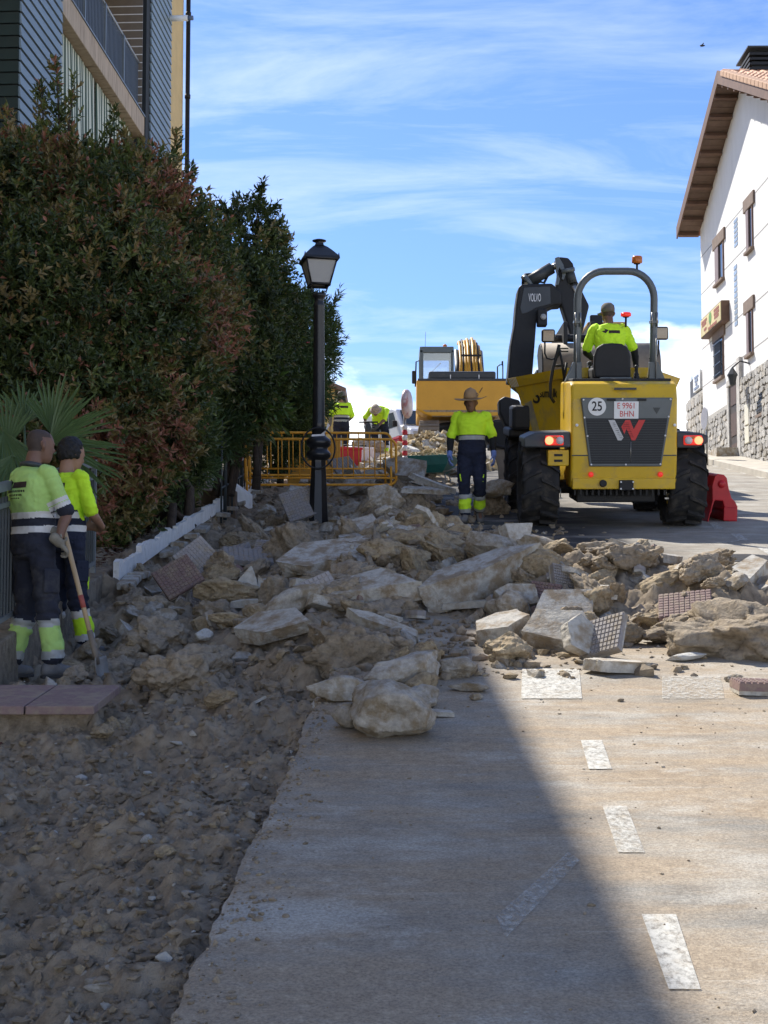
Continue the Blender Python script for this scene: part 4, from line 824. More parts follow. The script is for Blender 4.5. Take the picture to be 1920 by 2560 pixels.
def rail_fence():
    """near metal fence on a low kerb wall, beside the two workers"""
    p0 = at(-60, 1190, 9.4); p1 = at(232, 1157, 13.6); 
    a = gnd(-60, 1560); A0 = Vector((-2.62, 9.9, 0)); A1 = Vector((-2.68, 13.55, 0)); 
    A1.x = (232 - CX) / F * 13.55; A0.x = A1.x + 0.02
    t = thing('metal_fence', 'grey metal railing with thin bars on a low kerb beside two workers', 'fence'); n = 44
    zt0 = at(0, 1225, 9.9).z - 0.02; zt1 = at(232, 1157, 13.55).z; zb1 = at(232, 1432, 13.55).z
    def P(f, dz): y = A0.y + (A1.y - A0.y) * f; return Vector((A0.x + (A1.x - A0.x) * f, y, zb1 + dz - S * (A1.y - y)))
    H = zt1 - zb1
    for f, dz, r in ((0, H, 0.03), (0, H - 0.13, 0.018), (0, 0.09, 0.018)):
        c = (P(0, dz) + P(1, dz)) / 2; q = MB(); q.prism([P(0, dz - r) + Vector((-r, 0, 0)), P(0, dz - r) + Vector((r, 0, 0)), P(0, dz + r) + Vector((r, 0, 0)), P(0, dz + r) + Vector((-r, 0, 0))], P(1, 0) - P(0, 0)); q.build('rail', M['fence_rail'], t)
    me = MB().box((0, 0, H / 2), (0.016, 0.03, H - 0.15)).mesh('bar', M['fence'])
    for i in range(n): link('bar', me, t, loc=P((i + 0.5) / n, 0.0))
    me = MB().box((0, 0, H / 2), (0.045, 0.045, H)).mesh('post', M['fence_rail'])
    for f in (0.0, 0.33, 0.66, 1.0): link('post', me, t, loc=P(f, 0.0))
    kb = MB().prism([P(0, -0.03) + Vector((-0.16, -0.3, -0.5)), P(0, -0.03) + Vector((0.06, -0.3, -0.5)), P(0, 0.0) + Vector((0.06, -0.3, -0.07)), P(0, 0) + Vector((-0.16, -0.3, -0.07))], P(1, 0) - P(0, 0) + Vector((0.02, 0.9, 0.9 * S)))
    o = kb.build('kerb_wall', mat('dirty_kerb', (0.20, 0.165, 0.12), 0.95, 0.4, 14, bump=0.02, bscale=30, col2=(0.29, 0.25, 0.19), c2amt=(0.5, 0.65), c2scale=6), None, bevel=0.015); tag(o, 'low concrete kerb wall under the grey metal railing', 'wall')
    return t
rail_fence()
def post_fence():
    t = thing('post_fence', 'dark fence of thin bars among the shrubs near the yellow barriers', 'fence'); 
    x0, y0, x1, y1 = None, None, None, None
    pa, pb = at(553, 1290, 21.0), at(618, 1240, 25.0)
    for i in range(9):
        f = i / 8; p = pa.lerp(pb, f); z = S * p.y + 0.05; MB().tube([(p.x, p.y, z - 0.2), (p.x, p.y, z + (1.75 if i in (1, 6) else 1.3))], 0.028 if i in (1, 6) else 0.014, 6).build('post' if i in (1, 6) else 'bar', M['fence'], t)
    for dz in (0.35, 1.22): MB().tube([pa + Vector((0, 0, S * pa.y + dz - pa.z)), pb + Vector((0, 0, S * pb.y + dz - pb.z))], 0.016, 6).build('rail', M['fence'], t)
    q = MB(); a, b = at(529, 1172, 22.4), at(622, 1238, 23.3); q.prism([a, b, b + Vector((0, 0, -0.22)), a + Vector((0, 0, -0.24))], (0.04, 0.25, 0.03)); tag(q.build('white_coping', M['whitepaint'], None, bevel=0.01), 'sloping white painted coping beside the dark fence posts', 'coping')
    q = MB(); q.b6(-0.35, 0.18, 0, 0.25, -0.5, 0.22); o = q.build('gate_pier', mat('brown_block', (0.16, 0.115, 0.08), 0.9, 0.2), None, bevel=0.01); p = at(560, 1262, 22.6); o.location = p; tag(o, 'short brown masonry pier under the white coping', 'pier')
post_fence()
def edging():
    """row of white-painted edging blocks along the planting bed"""
    t = thing('edging_row', 'row of chipped white-painted edging blocks along the planting bed', 'edging'); P = [(283, 1412), (345, 1372), (420, 1322), (500, 1276), (560, 1238), (620, 1205), (680, 1172), (732, 1140)]
    pts = [gnd(px, py + 8, 0.10) for px, py in P]; n = 46; g = random.Random(5)
    for i in range(n):
        f = i / n * (len(pts) - 1); k = min(int(f), len(pts) - 2); a = pts[k].lerp(pts[k + 1], f - k); f2 = (i + 0.96) / n * (len(pts) - 1); k2 = min(int(f2), len(pts) - 2); b = pts[k2].lerp(pts[k2 + 1], f2 - k2)
        h = g.uniform(0.03, 0.075) * (1 if g.random() > 0.2 else 0.35); d = (b - a); nrm = Vector((d.y, -d.x, 0)).normalized() * 0.055; h2 = h * g.uniform(0.55, 1.15); hm = max(h, h2) * g.uniform(0.8, 1.25); m_ = a.lerp(b, g.uniform(0.35, 0.65))
        q = MB(); q.prism([a + Vector((0, 0, -0.12)), b + Vector((0, 0, -0.12)), b + Vector((0, 0, h2)), m_ + Vector((0, 0, hm)), a + Vector((0, 0, h))], nrm); q.build('edging_block', M['whitepaint'], t)
    o = t
    for i in range(18):
        f = i / 18 * (len(pts) - 1); k = min(int(f), len(pts) - 2); a = pts[k].lerp(pts[k + 1], f - k) + Vector((0.15, 0, -0.13)); 
        if g.random() < 0.75: MB().box(a, (0.16, g.uniform(0.3, 0.5), 0.06), (R(g.uniform(3, 13)), R(g.uniform(-8, 8)), R(g.uniform(-5, 2)))).build('kerb_stone', M['concrete'], t, bevel=0.012)
edging()
# ================================================================ RUBBLE
M['clod'] = mat('clod_soil', (0.30, 0.24, 0.168), 0.97, 0.38, 24, bump=0.022, bscale=45, col2=(0.37, 0.305, 0.22), c2amt=(0.47, 0.66), c2scale=14, world=True, rnd=0.12, detail=9)
def ico(sub):
    bm = bmesh.new(); bmesh.ops.create_icosphere(bm, subdivisions=sub, radius=1.0); V = np.array([v.co[:] for v in bm.verts]); Fq = np.array([[v.index for v in f.verts] for f in bm.faces]); bm.free(); return V, Fq
ICO4 = ico(5); ICO3 = ico(3); ICO1 = ico(1)
def rock_mesh(name, seed, m, cuts=9, rough=0.10, sq=(1, 0.8, 0.65), ic=None, fine=0.02, freq=1.3):
    g = np.random.default_rng(seed); V, Fq = ic or ICO4; V = V.copy()
    for k in range(cuts):
        n = g.normal(size=3); n /= np.linalg.norm(n); d = g.uniform(0.58, 0.86); s = V @ n - d; V = V - np.where(s > 0, s, 0)[:, None] * n * 0.96
    V = V * (1 + rough * fbm(V * freq + seed, seed, 5)[:, None]) ; V = V + fine * np.stack([fbm(V * 7 + 5 * i, seed + i, 3, 0.55) for i in range(3)], 1); V = V * np.array(sq)
    return npmesh(name, V, Fq, m, smooth=True)
def slab_mesh(name, seed, m, thick=0.22, sides=5, rough=0.03, sq=(1, 0.8)):
    """broken slab: two flat faces and ragged sides"""
    g = np.random.default_rng(seed); V, Fq = ICO4; V = V * 1.6
    n0 = np.array([0, 0, 1.0])
    for n, d in [(n0, thick), (-n0, thick)] + [(np.array([math.cos(a), math.sin(a), g.uniform(-0.25, 0.25)]), g.uniform(0.55, 0.9)) for a in (np.arange(sides) + g.uniform(-0.25, 0.25, sides)) * 2 * np.pi / sides]:
        n = n / np.linalg.norm(n); s = V @ n - d; V = V - np.where(s > 0, s, 0)[:, None] * n
    for n, d in [(n0, thick), (-n0, thick)]: s = V @ n - d; V = V - np.where(s > 0, s, 0)[:, None] * n
    edge = np.clip((np.abs(V[:, 2]) < thick * 0.93) * 1.0, 0.25, 1)
    V = V + (rough * edge)[:, None] * np.stack([fbm(V * 3.2 + 5 * i, seed + i, 4, 0.6) for i in range(3)], 1); V = V * np.array([sq[0], sq[1], 1])
    return npmesh(name, V, Fq, m, smooth=False)
def tile_mesh(name, m, nx, ny, cut=None, seed=0, w=0.40):
    """paving tile with raised squares; part of it may be broken away"""
    g = random.Random(seed); q = MB(); c = w / 10; X, Y = nx * c, ny * c
    q.b6(-X / 2, X / 2, -Y / 2, Y / 2, -0.042, -0.008, 0)
    q.b6(-X / 2 + 0.002, X / 2 - 0.002, -Y / 2 + 0.002, Y / 2 - 0.002, -0.060, -0.042, 1)
    for i in range(nx):
        for j in range(ny): q.box((-X / 2 + (i + 0.5) * c, -Y / 2 + (j + 0.5) * c, -0.005), (c * 0.78, c * 0.78, 0.009), None, 0, taper=0.88)
    return q.mesh(name, [m, M['mortar']])
def frag_mesh(name, m, seed, w=0.4):
    """tile fragment with a ragged break: polygon prism plus the squares that survive"""
    g = random.Random(seed); k = g.choice((4, 5, 5, 6)); R0 = w * 0.42
    pts = sorted([(a + g.uniform(-0.3, 0.3)) for a in [2 * math.pi * i / k for i in range(k)]]); pts = [(R0 * g.uniform(0.75, 1.3) * math.cos(a), R0 * g.uniform(0.6, 1.15) * math.sin(a)) for a in pts]; q = MB()
    q.prism([(x, y, -0.042) for x, y in pts], (0, 0, 0.034), 0); q.prism([(x * 0.97, y * 0.97, -0.062) for x, y in pts], (0, 0, 0.02), 1)
    def inside(x, y):
        r = True
        for i in range(len(pts)):
            (x0, y0), (x1, y1) = pts[i], pts[(i + 1) % len(pts)]
            if (x1 - x0) * (y - y0) - (y1 - y0) * (x - x0) < 0.012 * math.hypot(x1 - x0, y1 - y0): r = False
        return r
    c = w / 10
    for i in range(-7, 8):
        for j in range(-7, 8):
            if inside(i * c, j * c): q.box((i * c, j * c, -0.005), (c * 0.78, c * 0.78, 0.009), None, 0, taper=0.88)
    return q.mesh(name, [m, M['mortar']])
ROCKS = {'c': [slab_mesh('concrete_chunk', 100 + i, M['concrete'], thick=(0.30, 0.42, 0.24, 0.5, 0.34, 0.28)[i], sides=(4, 5, 5, 4, 6, 5)[i], rough=0.035) for i in range(6)],
         'p': [slab_mesh('mortar_flake', 130 + i, M['mortar'], thick=(0.10, 0.14, 0.12)[i], sides=(4, 5, 4)[i], rough=0.03) for i in range(3)],
         'e': [rock_mesh('earth_lump', 200 + i, M['earthrock'], cuts=5, rough=0.22, fine=0.055) for i in range(6)],
         'g': [rock_mesh('boulder', 300 + i, M['greyrock'], cuts=8, rough=0.16, fine=0.022) for i in range(6)],
         'w': [rock_mesh('white_stone', 350 + i, mat('white_limestone', (0.60, 0.58, 0.53), 0.9, 0.15, 8, bump=0.008, bscale=30, col2=(0.42, 0.34, 0.22), c2amt=(0.55, 0.75)) if i == 0 else bpy.data.materials['white_limestone'], cuts=12, rough=0.06) for i in range(2)],
         'd': [rock_mesh('soil_clod', 500 + i, M['clod'], cuts=3, rough=0.34, fine=0.05, freq=1.7) for i in range(6)],
         't': [tile_mesh('paving_tile', M['tile'], 10, 10), tile_mesh('paving_tile', M['tile'], 10, 8), tile_mesh('paving_tile', M['tile'], 8, 6)] + [frag_mesh('tile_fragment', M['tile'], 400 + i) for i in range(6)],
         'r': [tile_mesh('paving_tile', M['tile_red'], 10, 9), tile_mesh('paving_tile', M['tile_red'], 8, 5)] + [frag_mesh('tile_fragment', M['tile_red'], 420 + i) for i in range(3)]}
NAMES = {'d': 'soil_clod', 'c': 'concrete_chunk', 'p': 'mortar_flake', 'e': 'earth_lump', 'g': 'boulder', 'w': 'white_stone', 't': 'paving_tile', 'r': 'paving_tile'}
GEN = {'d': ('crumbly soil clod lying in the rubble heap', 'clod', 'soil clods in the rubble'), 'c': ('flat-faced broken concrete chunk lying in the rubble heap', 'concrete chunk', 'concrete chunks in the rubble'), 'p': ('thin pale mortar slab lying in the rubble heap', 'slab', 'thin slabs in the rubble'),
       'e': ('brown earth-crusted lump lying in the rubble heap', 'rock', 'earthy lumps in the rubble'), 'g': ('rough grey-brown rock lying in the rubble heap', 'rock', 'rough rocks in the rubble'),
       'w': ('whitish stone lying in the rubble heap', 'stone', 'white stones in the rubble'), 't': ('grey studded paving tile piece lying in the rubble heap', 'paving tile', 'grey tile pieces in the rubble'), 'r': ('reddish studded paving tile piece lying in the rubble heap', 'paving tile', 'reddish tile pieces in the rubble')}
def put(kind, k, loc, size, rot, label=None, cat=None, zone='in the rubble heap'):
    me = ROCKS[kind][k % len(ROCKS[kind])]; o = link(NAMES[kind], me, None, loc=loc, rot=[R(q) for q in rot]); o.scale = size if hasattr(size, '__len__') else (size,) * 3
    g = GEN[kind]; tag(o, label or g[0].replace('in the rubble heap', zone), cat or g[1], None if label else g[2].replace('in the rubble', zone)); return o
# ---- pieces one can tell apart in the photograph: (kind, variant, px, py of the centre, distance, size, rotation, label)
KEY = [
 ('g', 0, 975, 1778, 7.45, (0.225, 0.30, 0.235), (10, 5, 20), 'largest pale oblong boulder lying alone on the bare concrete'),
 ('g', 1, 882, 1788, 7.55, (0.14, 0.125, 0.105), (0, 10, 60), 'small brown boulder leaning on the big pale oblong boulder'),
 ('g', 2, 842, 1725, 8.2, (0.19, 0.15, 0.14), (0, 0, 30), 'rounded tan rock at the edge of the concrete, behind the small brown boulder'),
 ('g', 3, 1005, 1680, 8.6, (0.29, 0.20, 0.17), (5, -8, 10), 'wide grey rock behind the oblong boulder'),
 ('g', 4, 1045, 1740, 8.15, (0.15, 0.15, 0.11), (0, 0, 70), 'pale rock tucked behind the oblong boulder'),
 ('g', 5, 1150, 1668, 9.0, (0.15, 0.12, 0.10), (0, 0, 20), 'flat-topped grey rock on the shadow line'),
 ('g', 2, 1172, 1718, 8.5, (0.12, 0.07, 0.05), (0, 0, -10), 'low flat rock on the shadow line beside two pebbles'),
 ('g', 1, 1190, 1742, 8.3, (0.05, 0.045, 0.03), (0, 0, 40), 'brown pebble touching the low flat rock on the shadow line'),
 ('p', 0, 1095, 1782, 7.9, (0.11, 0.09, 0.12), (4, 3, 10), 'thin concrete flake lying on the road beyond the oblong boulder'),
 ('c', 1, 1190, 1448, 12.5, (0.46, 0.17, 0.26), (15, -22, 22), 'long sunlit ochre block leaning across the heap'),
 ('g', 0, 1395, 1395, 13.3, (0.36, 0.13, 0.15), (0, 28, -18), 'long sunlit rock slanting down at the road end of the heap'),
 ('p', 2, 1288, 1345, 13.5, (0.15, 0.16, 0.35), (70, 8, 30), 'upright pale grey slab standing at the crest of the heap'),
 ('c', 2, 1400, 1528, 11.7, (0.24, 0.22, 0.20), (42, -8, 8), 'tan sunlit slab tilted towards the road below the slanting rock'),
 ('c', 0, 1390, 1588, 10.8, (0.29, 0.22, 0.25), (40, 4, -12), 'broad pale concrete block resting in front of the tan slab'),
 ('c', 4, 1262, 1572, 11.0, (0.21, 0.17, 0.19), (20, -16, 10), 'squarish white concrete block beside the knobbly rock'),
 ('e', 0, 1272, 1625, 10.3, (0.15, 0.14, 0.13), (0, 0, 30), 'knobbly ochre rock at the foot of the squarish white block'),
 ('p', 1, 1452, 1592, 10.55, (0.13, 0.18, 0.26), (58, 28, 15), 'grey concrete wedge leaning against the broad pale block'),
 ('t', 1, 1502, 1585, 10.5, (0.75, 0.95, 1.0), (52, -14, -38), 'pale studded tile leaning upright at the foot of the heap'),
 ('r', 0, 1712, 1506, 11.5, (0.95, 1.0, 1.0), (28, -6, -14), 'whole reddish studded tile lying tilted on the heap'),
 ('c', 3, 1608, 1408, 13.2, (0.26, 0.17, 0.19), (0, 22, -22), 'pale block perched on top of the heap by the drain cover'),
 ('e', 1, 1640, 1482, 12.2, (0.26, 0.15, 0.14), (0, -28, 0), 'long brown clod under the perched pale block'),
 ('g', 3, 1580, 1466, 12.5, (0.13, 0.12, 0.12), (0, 0, 0), 'brown rock just behind the long clod'),
 ('e', 2, 1572, 1588, 10.8, (0.11, 0.10, 0.10), (0, 0, 0), 'round brown clod in front of the heap'),
 ('e', 3, 1645, 1548, 11.3, (0.14, 0.11, 0.10), (0, 0, 30), 'dark brown clod below the reddish tile'),
 ('d', 4, 1700, 1572, 10.8, (0.22, 0.17, 0.15), (0, -12, 10), 'lumpy brown clod in front of the reddish tile'),
 ('d', 5, 1850, 1595, 10.7, (0.40, 0.36, 0.30), (12, 8, -20), 'biggest crumbly brown mass at the road end of the heap'),
 ('e', 1, 1800, 1510, 12.0, (0.26, 0.14, 0.09), (0, 6, -14), 'flat brown clod behind the biggest crumbly mass'),
 ('p', 1, 1535, 1664, 9.6, (0.185, 0.14, 0.22), (4, 3, 12), 'flat square concrete flake lying alone on the road in sun'),
 ('w', 0, 1712, 1642, 9.9, (0.13, 0.07, 0.04), (0, -8, 6), 'flat white stone before the biggest crumbly mass'),
 ('g', 4, 1836, 1696, 9.2, (0.06, 0.055, 0.05), (0, 0, 0), 'grey stone beside the reddish tile lying flat on the road'),
 ('r', 1, 1898, 1700, 9.2, (0.9, 1.0, 1.3), (5, 2, 3), 'reddish studded tile piece lying flat on the road'),
 ('t', 0, 1410, 1445, 11.95, (0.42, 0.62, 1.2), (62, 10, 22), 'small pinkish tile piece standing upright in the heap'),
 ('r', 0, 1352, 1492, 11.6, (0.62, 0.75, 1.0), (58, 8, -30), 'brownish studded tile leaning behind the tan slab'),
 ('c', 5, 1285, 1500, 11.7, (0.16, 0.14, 0.26), (62, 0, 10), 'upright grey wedge beside the leaning brownish tile'),
 ('p', 0, 1185, 1510, 11.7, (0.28, 0.10, 0.22), (6, -4, -16), 'long narrow slab lying flat under the ochre block'),
 ('e', 0, 1055, 1352, 14.9, (0.40, 0.24, 0.20), (0, 6, -10), 'dark brown mass at the middle of the heap crest'),
 ('e', 3, 1120, 1390, 14.2, (0.28, 0.18, 0.20), (0, 20, 25), 'ochre-edged brown rock below the heap crest'),
 ('g', 5, 1245, 1372, 13.6, (0.30, 0.18, 0.16), (0, 18, -20), 'brown rock leaning against the upright pale slab'),
 ('e', 4, 985, 1390, 13.9, (0.30, 0.24, 0.22), (0, 0, 0), 'rounded brown earth mass in the shaded heap'),
 ('c', 2, 800, 1390, 14.2, (0.52, 0.34, 0.22), (24, -10, 10), 'broad earthy slab at the middle of the shaded heap'),
 ('c', 0, 900, 1480, 12.5, (0.44, 0.26, 0.26), (26, -14, 4), 'broad tan slab tilted down in the shaded heap'),
 ('g', 0, 740, 1505, 12.4, (0.34, 0.16, 0.18), (0, -24, 28), 'long shaded rock slanting up through the heap'),
 ('e', 5, 580, 1478, 12.9, (0.32, 0.22, 0.2), (0, 0, 0), 'big brown rock behind the upright tile pair'),
 ('c', 1, 680, 1568, 11.4, (0.30, 0.20, 0.13), (30, -12, -14), 'pale flat slab lying at the front of the shaded heap'),
 ('p', 1, 955, 1562, 11.2, (0.32, 0.08, 0.25), (24, 18, -24), 'dark narrow plank-like slab sliding off the heap front'),
 ('r', 0, 445, 1440, 13.6, (0.9, 0.85, 1.0), (60, -30, 20), 'brown studded tile standing on edge in the dug soil'),
 ('t', 0, 500, 1400, 14.4, (0.85, 0.95, 1.0), (62, -36, 28), 'grey studded tile standing on edge behind the brown one'),
 ('t', 0, 620, 1385, 14.6, (1.2, 0.9, 1.0), (22, 4, 10), 'grey studded tile lying in the shaded heap beside the standing tiles'),
 ('t', 1, 560, 1378, 14.8, (1.2, 0.8, 1.2), (24, -12, -20), 'pale-edged grey tile propped on the lying tile'),
 ('t', 1, 680, 1368, 15.0, (0.9, 0.9, 1.0), (34, 3, -5), 'light grey studded tile turned up towards the lamp post'),
 ('t', 2, 800, 1478, 12.5, (1.0, 1.1, 1.0), (62, -22, 28), 'patterned grey tile standing slanted beside the tan slab'),
 ('p', 0, 650, 1468, 12.9, (0.04, 0.13, 0.30), (80, 0, 12), 'pale sliver of tile standing on edge'),
 ('p', 2, 612, 1470, 12.9, (0.16, 0.12, 0.22), (60, -40, 20), 'shaded slab leaning on the pale sliver'),
 ('p', 0, 620, 1508, 12.3, (0.19, 0.08, 0.3), (8, -3, -4), 'flat pale block under the leaning slab'),
 ('g', 1, 960, 1248, 19.0, (0.30, 0.26, 0.30), (0, 0, 0), 'dark rounded boulder near the walking man in the hat'),
 ('c', 2, 888, 1210, 21.0, (0.40, 0.26, 0.22), (34, -16, -10), 'great earthy slab standing behind the lamp post base'),
 ('c', 4, 760, 1240, 20.6, (0.32, 0.2, 0.2), (36, 10, 30), 'mud-caked slab between lamp post and barrier leg'),
 ('t', 0, 862, 1165, 24.6, (1.25, 1.2, 1.0), (48, -12, 35), 'ribbed grey tile seen through the barrier bars'),
 ('t', 0, 748, 1258, 20.0, (1.1, 1.2, 1.0), (60, -18, 12), 'studded grey tile leaning against the lamp post heap'),
 ('g', 4, 1235, 1222, 20.5, (0.30, 0.22, 0.20), (0, 0, 0), 'smooth boulder between the man in the hat and the dumper wheel'),
 ('c', 0, 1045, 1225, 20.0, (0.36, 0.2, 0.10), (14, 0, 10), 'flat pale slab lying by the barrier leg'),
 ('c', 5, 1010, 1175, 23.8, (0.42, 0.3, 0.34), (60, 10, -20), 'upright grey slab at the free end of the barriers'),
 ('p', 2, 1070, 1205, 22.5, (0.40, 0.08, 0.35), (14, 22, -12), 'long pale strip of kerb sloping beside the teal wheelbarrow'),
 ('g', 3, 920, 1120, 26.5, (0.50, 0.4, 0.36), (0, 10, 10), 'great brown mound of spoil behind the barriers'),
 ('g', 5, 1010, 1110, 27.5, (0.34, 0.3, 0.34), (0, 0, 0), 'upper brown boulder behind the free end of the barriers'),
 ('w', 1, 444, 1858, 6.9, (0.045, 0.045, 0.02), (0, 10, 30), 'flat white chip in the dug soil below the hollow'),
 ('w', 0, 368, 1932, 6.4, (0.03, 0.03, 0.018), (0, 0, 0), 'small white chip in the soil beyond the white stone'),
 ('w', 0, 369, 2098, 5.35, (0.040, 0.036, 0.034), (0, 0, 60), 'white angular stone in the dug soil next to a brown one'),
 ('e', 2, 415, 2130, 5.25, (0.042, 0.04, 0.036), (0, 0, 0), 'brown rounded clod touching the white angular stone'),
 ('g', 2, 255, 2468, 4.42, (0.055, 0.045, 0.03), (0, 0, 10), 'rounded brown stone at the near end of the dug soil'),
 ('g', 0, 1478, 2262, 4.95, (0.016, 0.013, 0.012), (0, 0, 0), 'single dark pebble on the shaded concrete near the shadow line'),
 ('g', 1, 1667, 2420, 4.5, (0.012, 0.010, 0.008), (0, 0, 0), 'dark pebble on the nearest white dash'),
]
def settle(kd, k, px, py, Y, sz, rot):
    """slide a piece along its line of sight until its underside rests on the ground or heap"""
    me = ROCKS[kd][k % len(ROCKS[kd])]; n = len(me.vertices); co = np.empty(n * 3, np.float32); me.vertices.foreach_get('co', co); co = co.reshape(-1, 3) * np.array(sz)
    Rm = np.array(Euler([R(q) for q in rot]).to_matrix()); b = -(co @ Rm.T)[:, 2].min(); ys = np.arange(Y - 0.8, Y + 8.0, 0.02)
    P = [at(px, py, y) for y in ys]; X = np.array([p.x for p in P]); Z = np.array([p.z for p in P]); so_ = soil_off(X, ys); gz = S * ys + np.where(X > -0.79 + 0.0486 * ys, np.maximum(so_, 0), so_)
    hit = np.nonzero(Z - b * 0.86 <= gz)[0]
    k0 = hit[0] if len(hit) else len(ys) - 1
    if ys[k0] <= Y + 0.9: return P[k0]
    j = int((0.8 + 0.2) / 0.02); gap = Z[j] - b * 0.8 - gz[j]
    if gap < 0.34 and max(sz) > 0.11:                                             # bridge the gap with clods it can rest on
        for q in range(3): put('d', q + int(px), (P[j].x + (q - 1) * 0.10, P[j].y + 0.06 * q, gz[j] + gap * 0.35), (0.16, 0.14, gap * 0.75 + 0.05), (0, 0, 50 * q), zone='under the larger blocks of the heap')
        return P[j]
    return P[k0]
for kd, k, px, py, Y, sz, rot, lab in KEY:
    sz = tuple(q * (1.14 if px > 1180 and Y > 9.3 and kd not in 'tr' else 1.0) for q in sz); put(kd, k, settle(kd, k, px, py, Y, sz, rot), sz, rot, lab)
# ---- the rest of the heap: looks alike, only place tells pieces apart
g = random.Random(21); N_ = 0
def scatter(n, kinds, region, smin, smax, zone, lift=0.3, key=None):
    for i in range(n):
        for _ in range(40):
            x, y = region(g)
            if key is None or key(x, y): break
        kd = g.choice(kinds); s = g.uniform(smin, smax) * (1.25 if g.random() < 0.15 else 1); z = top_z(x, y)
        if kd in 'tr': sz = (min(1.0, s * 3.0) * g.uniform(0.8, 1.2),) * 2 + (1.0,); rot = (g.gauss(18, 28), g.gauss(0, 24), g.uniform(0, 360)); lift_ = s * 0.45
        elif kd == 'p': sz = (s * g.uniform(0.8, 1.3), s * g.uniform(0.4, 0.9), s * 1.1); rot = (g.gauss(12, 25), g.gauss(0, 22), g.uniform(0, 360)); lift_ = s * 0.25
        else: sz = (s * g.uniform(0.9, 1.4), s * g.uniform(0.7, 1.1), s * g.uniform(0.6, 1.0)); rot = (g.gauss(5, 25), g.gauss(0, 20), g.uniform(0, 360)); lift_ = s * lift
        put(kd, g.randrange(9), (x, y, z + lift_), sz, rot, zone=zone)
scatter(120, 'cccegeettpr', lambda g: (g.gauss(0.0, 0.95), g.gauss(14.8, 2.3)), 0.09, 0.22, 'in the shaded heap before the lamp post', key=lambda x, y: -2.3 < x < 1.7 - max(0, y - 14) * 0.26 and 10.6 < y < 20)
scatter(45, 'ceeegtpr', lambda g: (g.uniform(0.8, 3.3), g.gauss(11.7, 0.7)), 0.06, 0.15, 'in the sunlit heap on the road', key=lambda x, y: 9.7 < y < 13.2)
scatter(75, 'cccgettp', lambda g: (g.gauss(-0.5, 0.8), g.uniform(17.5, 24.5)), 0.10, 0.21, 'around the lamp post base', key=lambda x, y: -2.0 < x < 0.7 and abs(x + 0.89) + abs(y - 20.2) > 0.35)
scatter(40, 'cccgttp', lambda g: (g.gauss(-0.2, 0.8), g.uniform(24.6, 31)), 0.16, 0.30, 'behind the yellow barriers', key=lambda x, y: -1.9 < x < 1.3)
scatter(34, 'eegpw', lambda g: (g.uniform(-2.3, 0.3), g.uniform(8.6, 12.0)), 0.05, 0.12, 'on the dug soil beside the concrete edge')
scatter(26, 'eegg', lambda g: (g.uniform(-2.4, -0.7), g.uniform(10.5, 14.5)), 0.08, 0.17, 'in the dug soil near the white edging')
scatter(70, 'd', lambda g: (g.uniform(-2.35, 0.1), g.uniform(9.4, 15.5)), 0.09, 0.24, 'in the dug soil beside the shaded heap', lift=0.12)
scatter(40, 'd', lambda g: (g.uniform(-1.9, 0.6), g.uniform(15.5, 23)), 0.12, 0.30, 'on the heap around the lamp post', lift=0.12)
scatter(45, 'dde', lambda g: (g.uniform(0.9, 3.3), g.gauss(11.8, 0.75)), 0.07, 0.19, 'in the sunlit heap on the road', lift=0.25, key=lambda x, y: 10.0 < y < 13.4)
scatter(120, 'ppttcc', lambda g: (g.gauss(-0.1, 0.95), g.uniform(11.5, 22)), 0.06, 0.15, 'on the slope of the shaded heap', key=lambda x, y: -2.2 < x < 1.6 - max(0, y - 14) * 0.2)
scatter(40, 'pptcc', lambda g: (g.uniform(0.8, 3.2), g.gauss(11.4, 0.7)), 0.05, 0.12, 'at the foot of the sunlit heap', key=lambda x, y: 9.8 < y < 13.2)
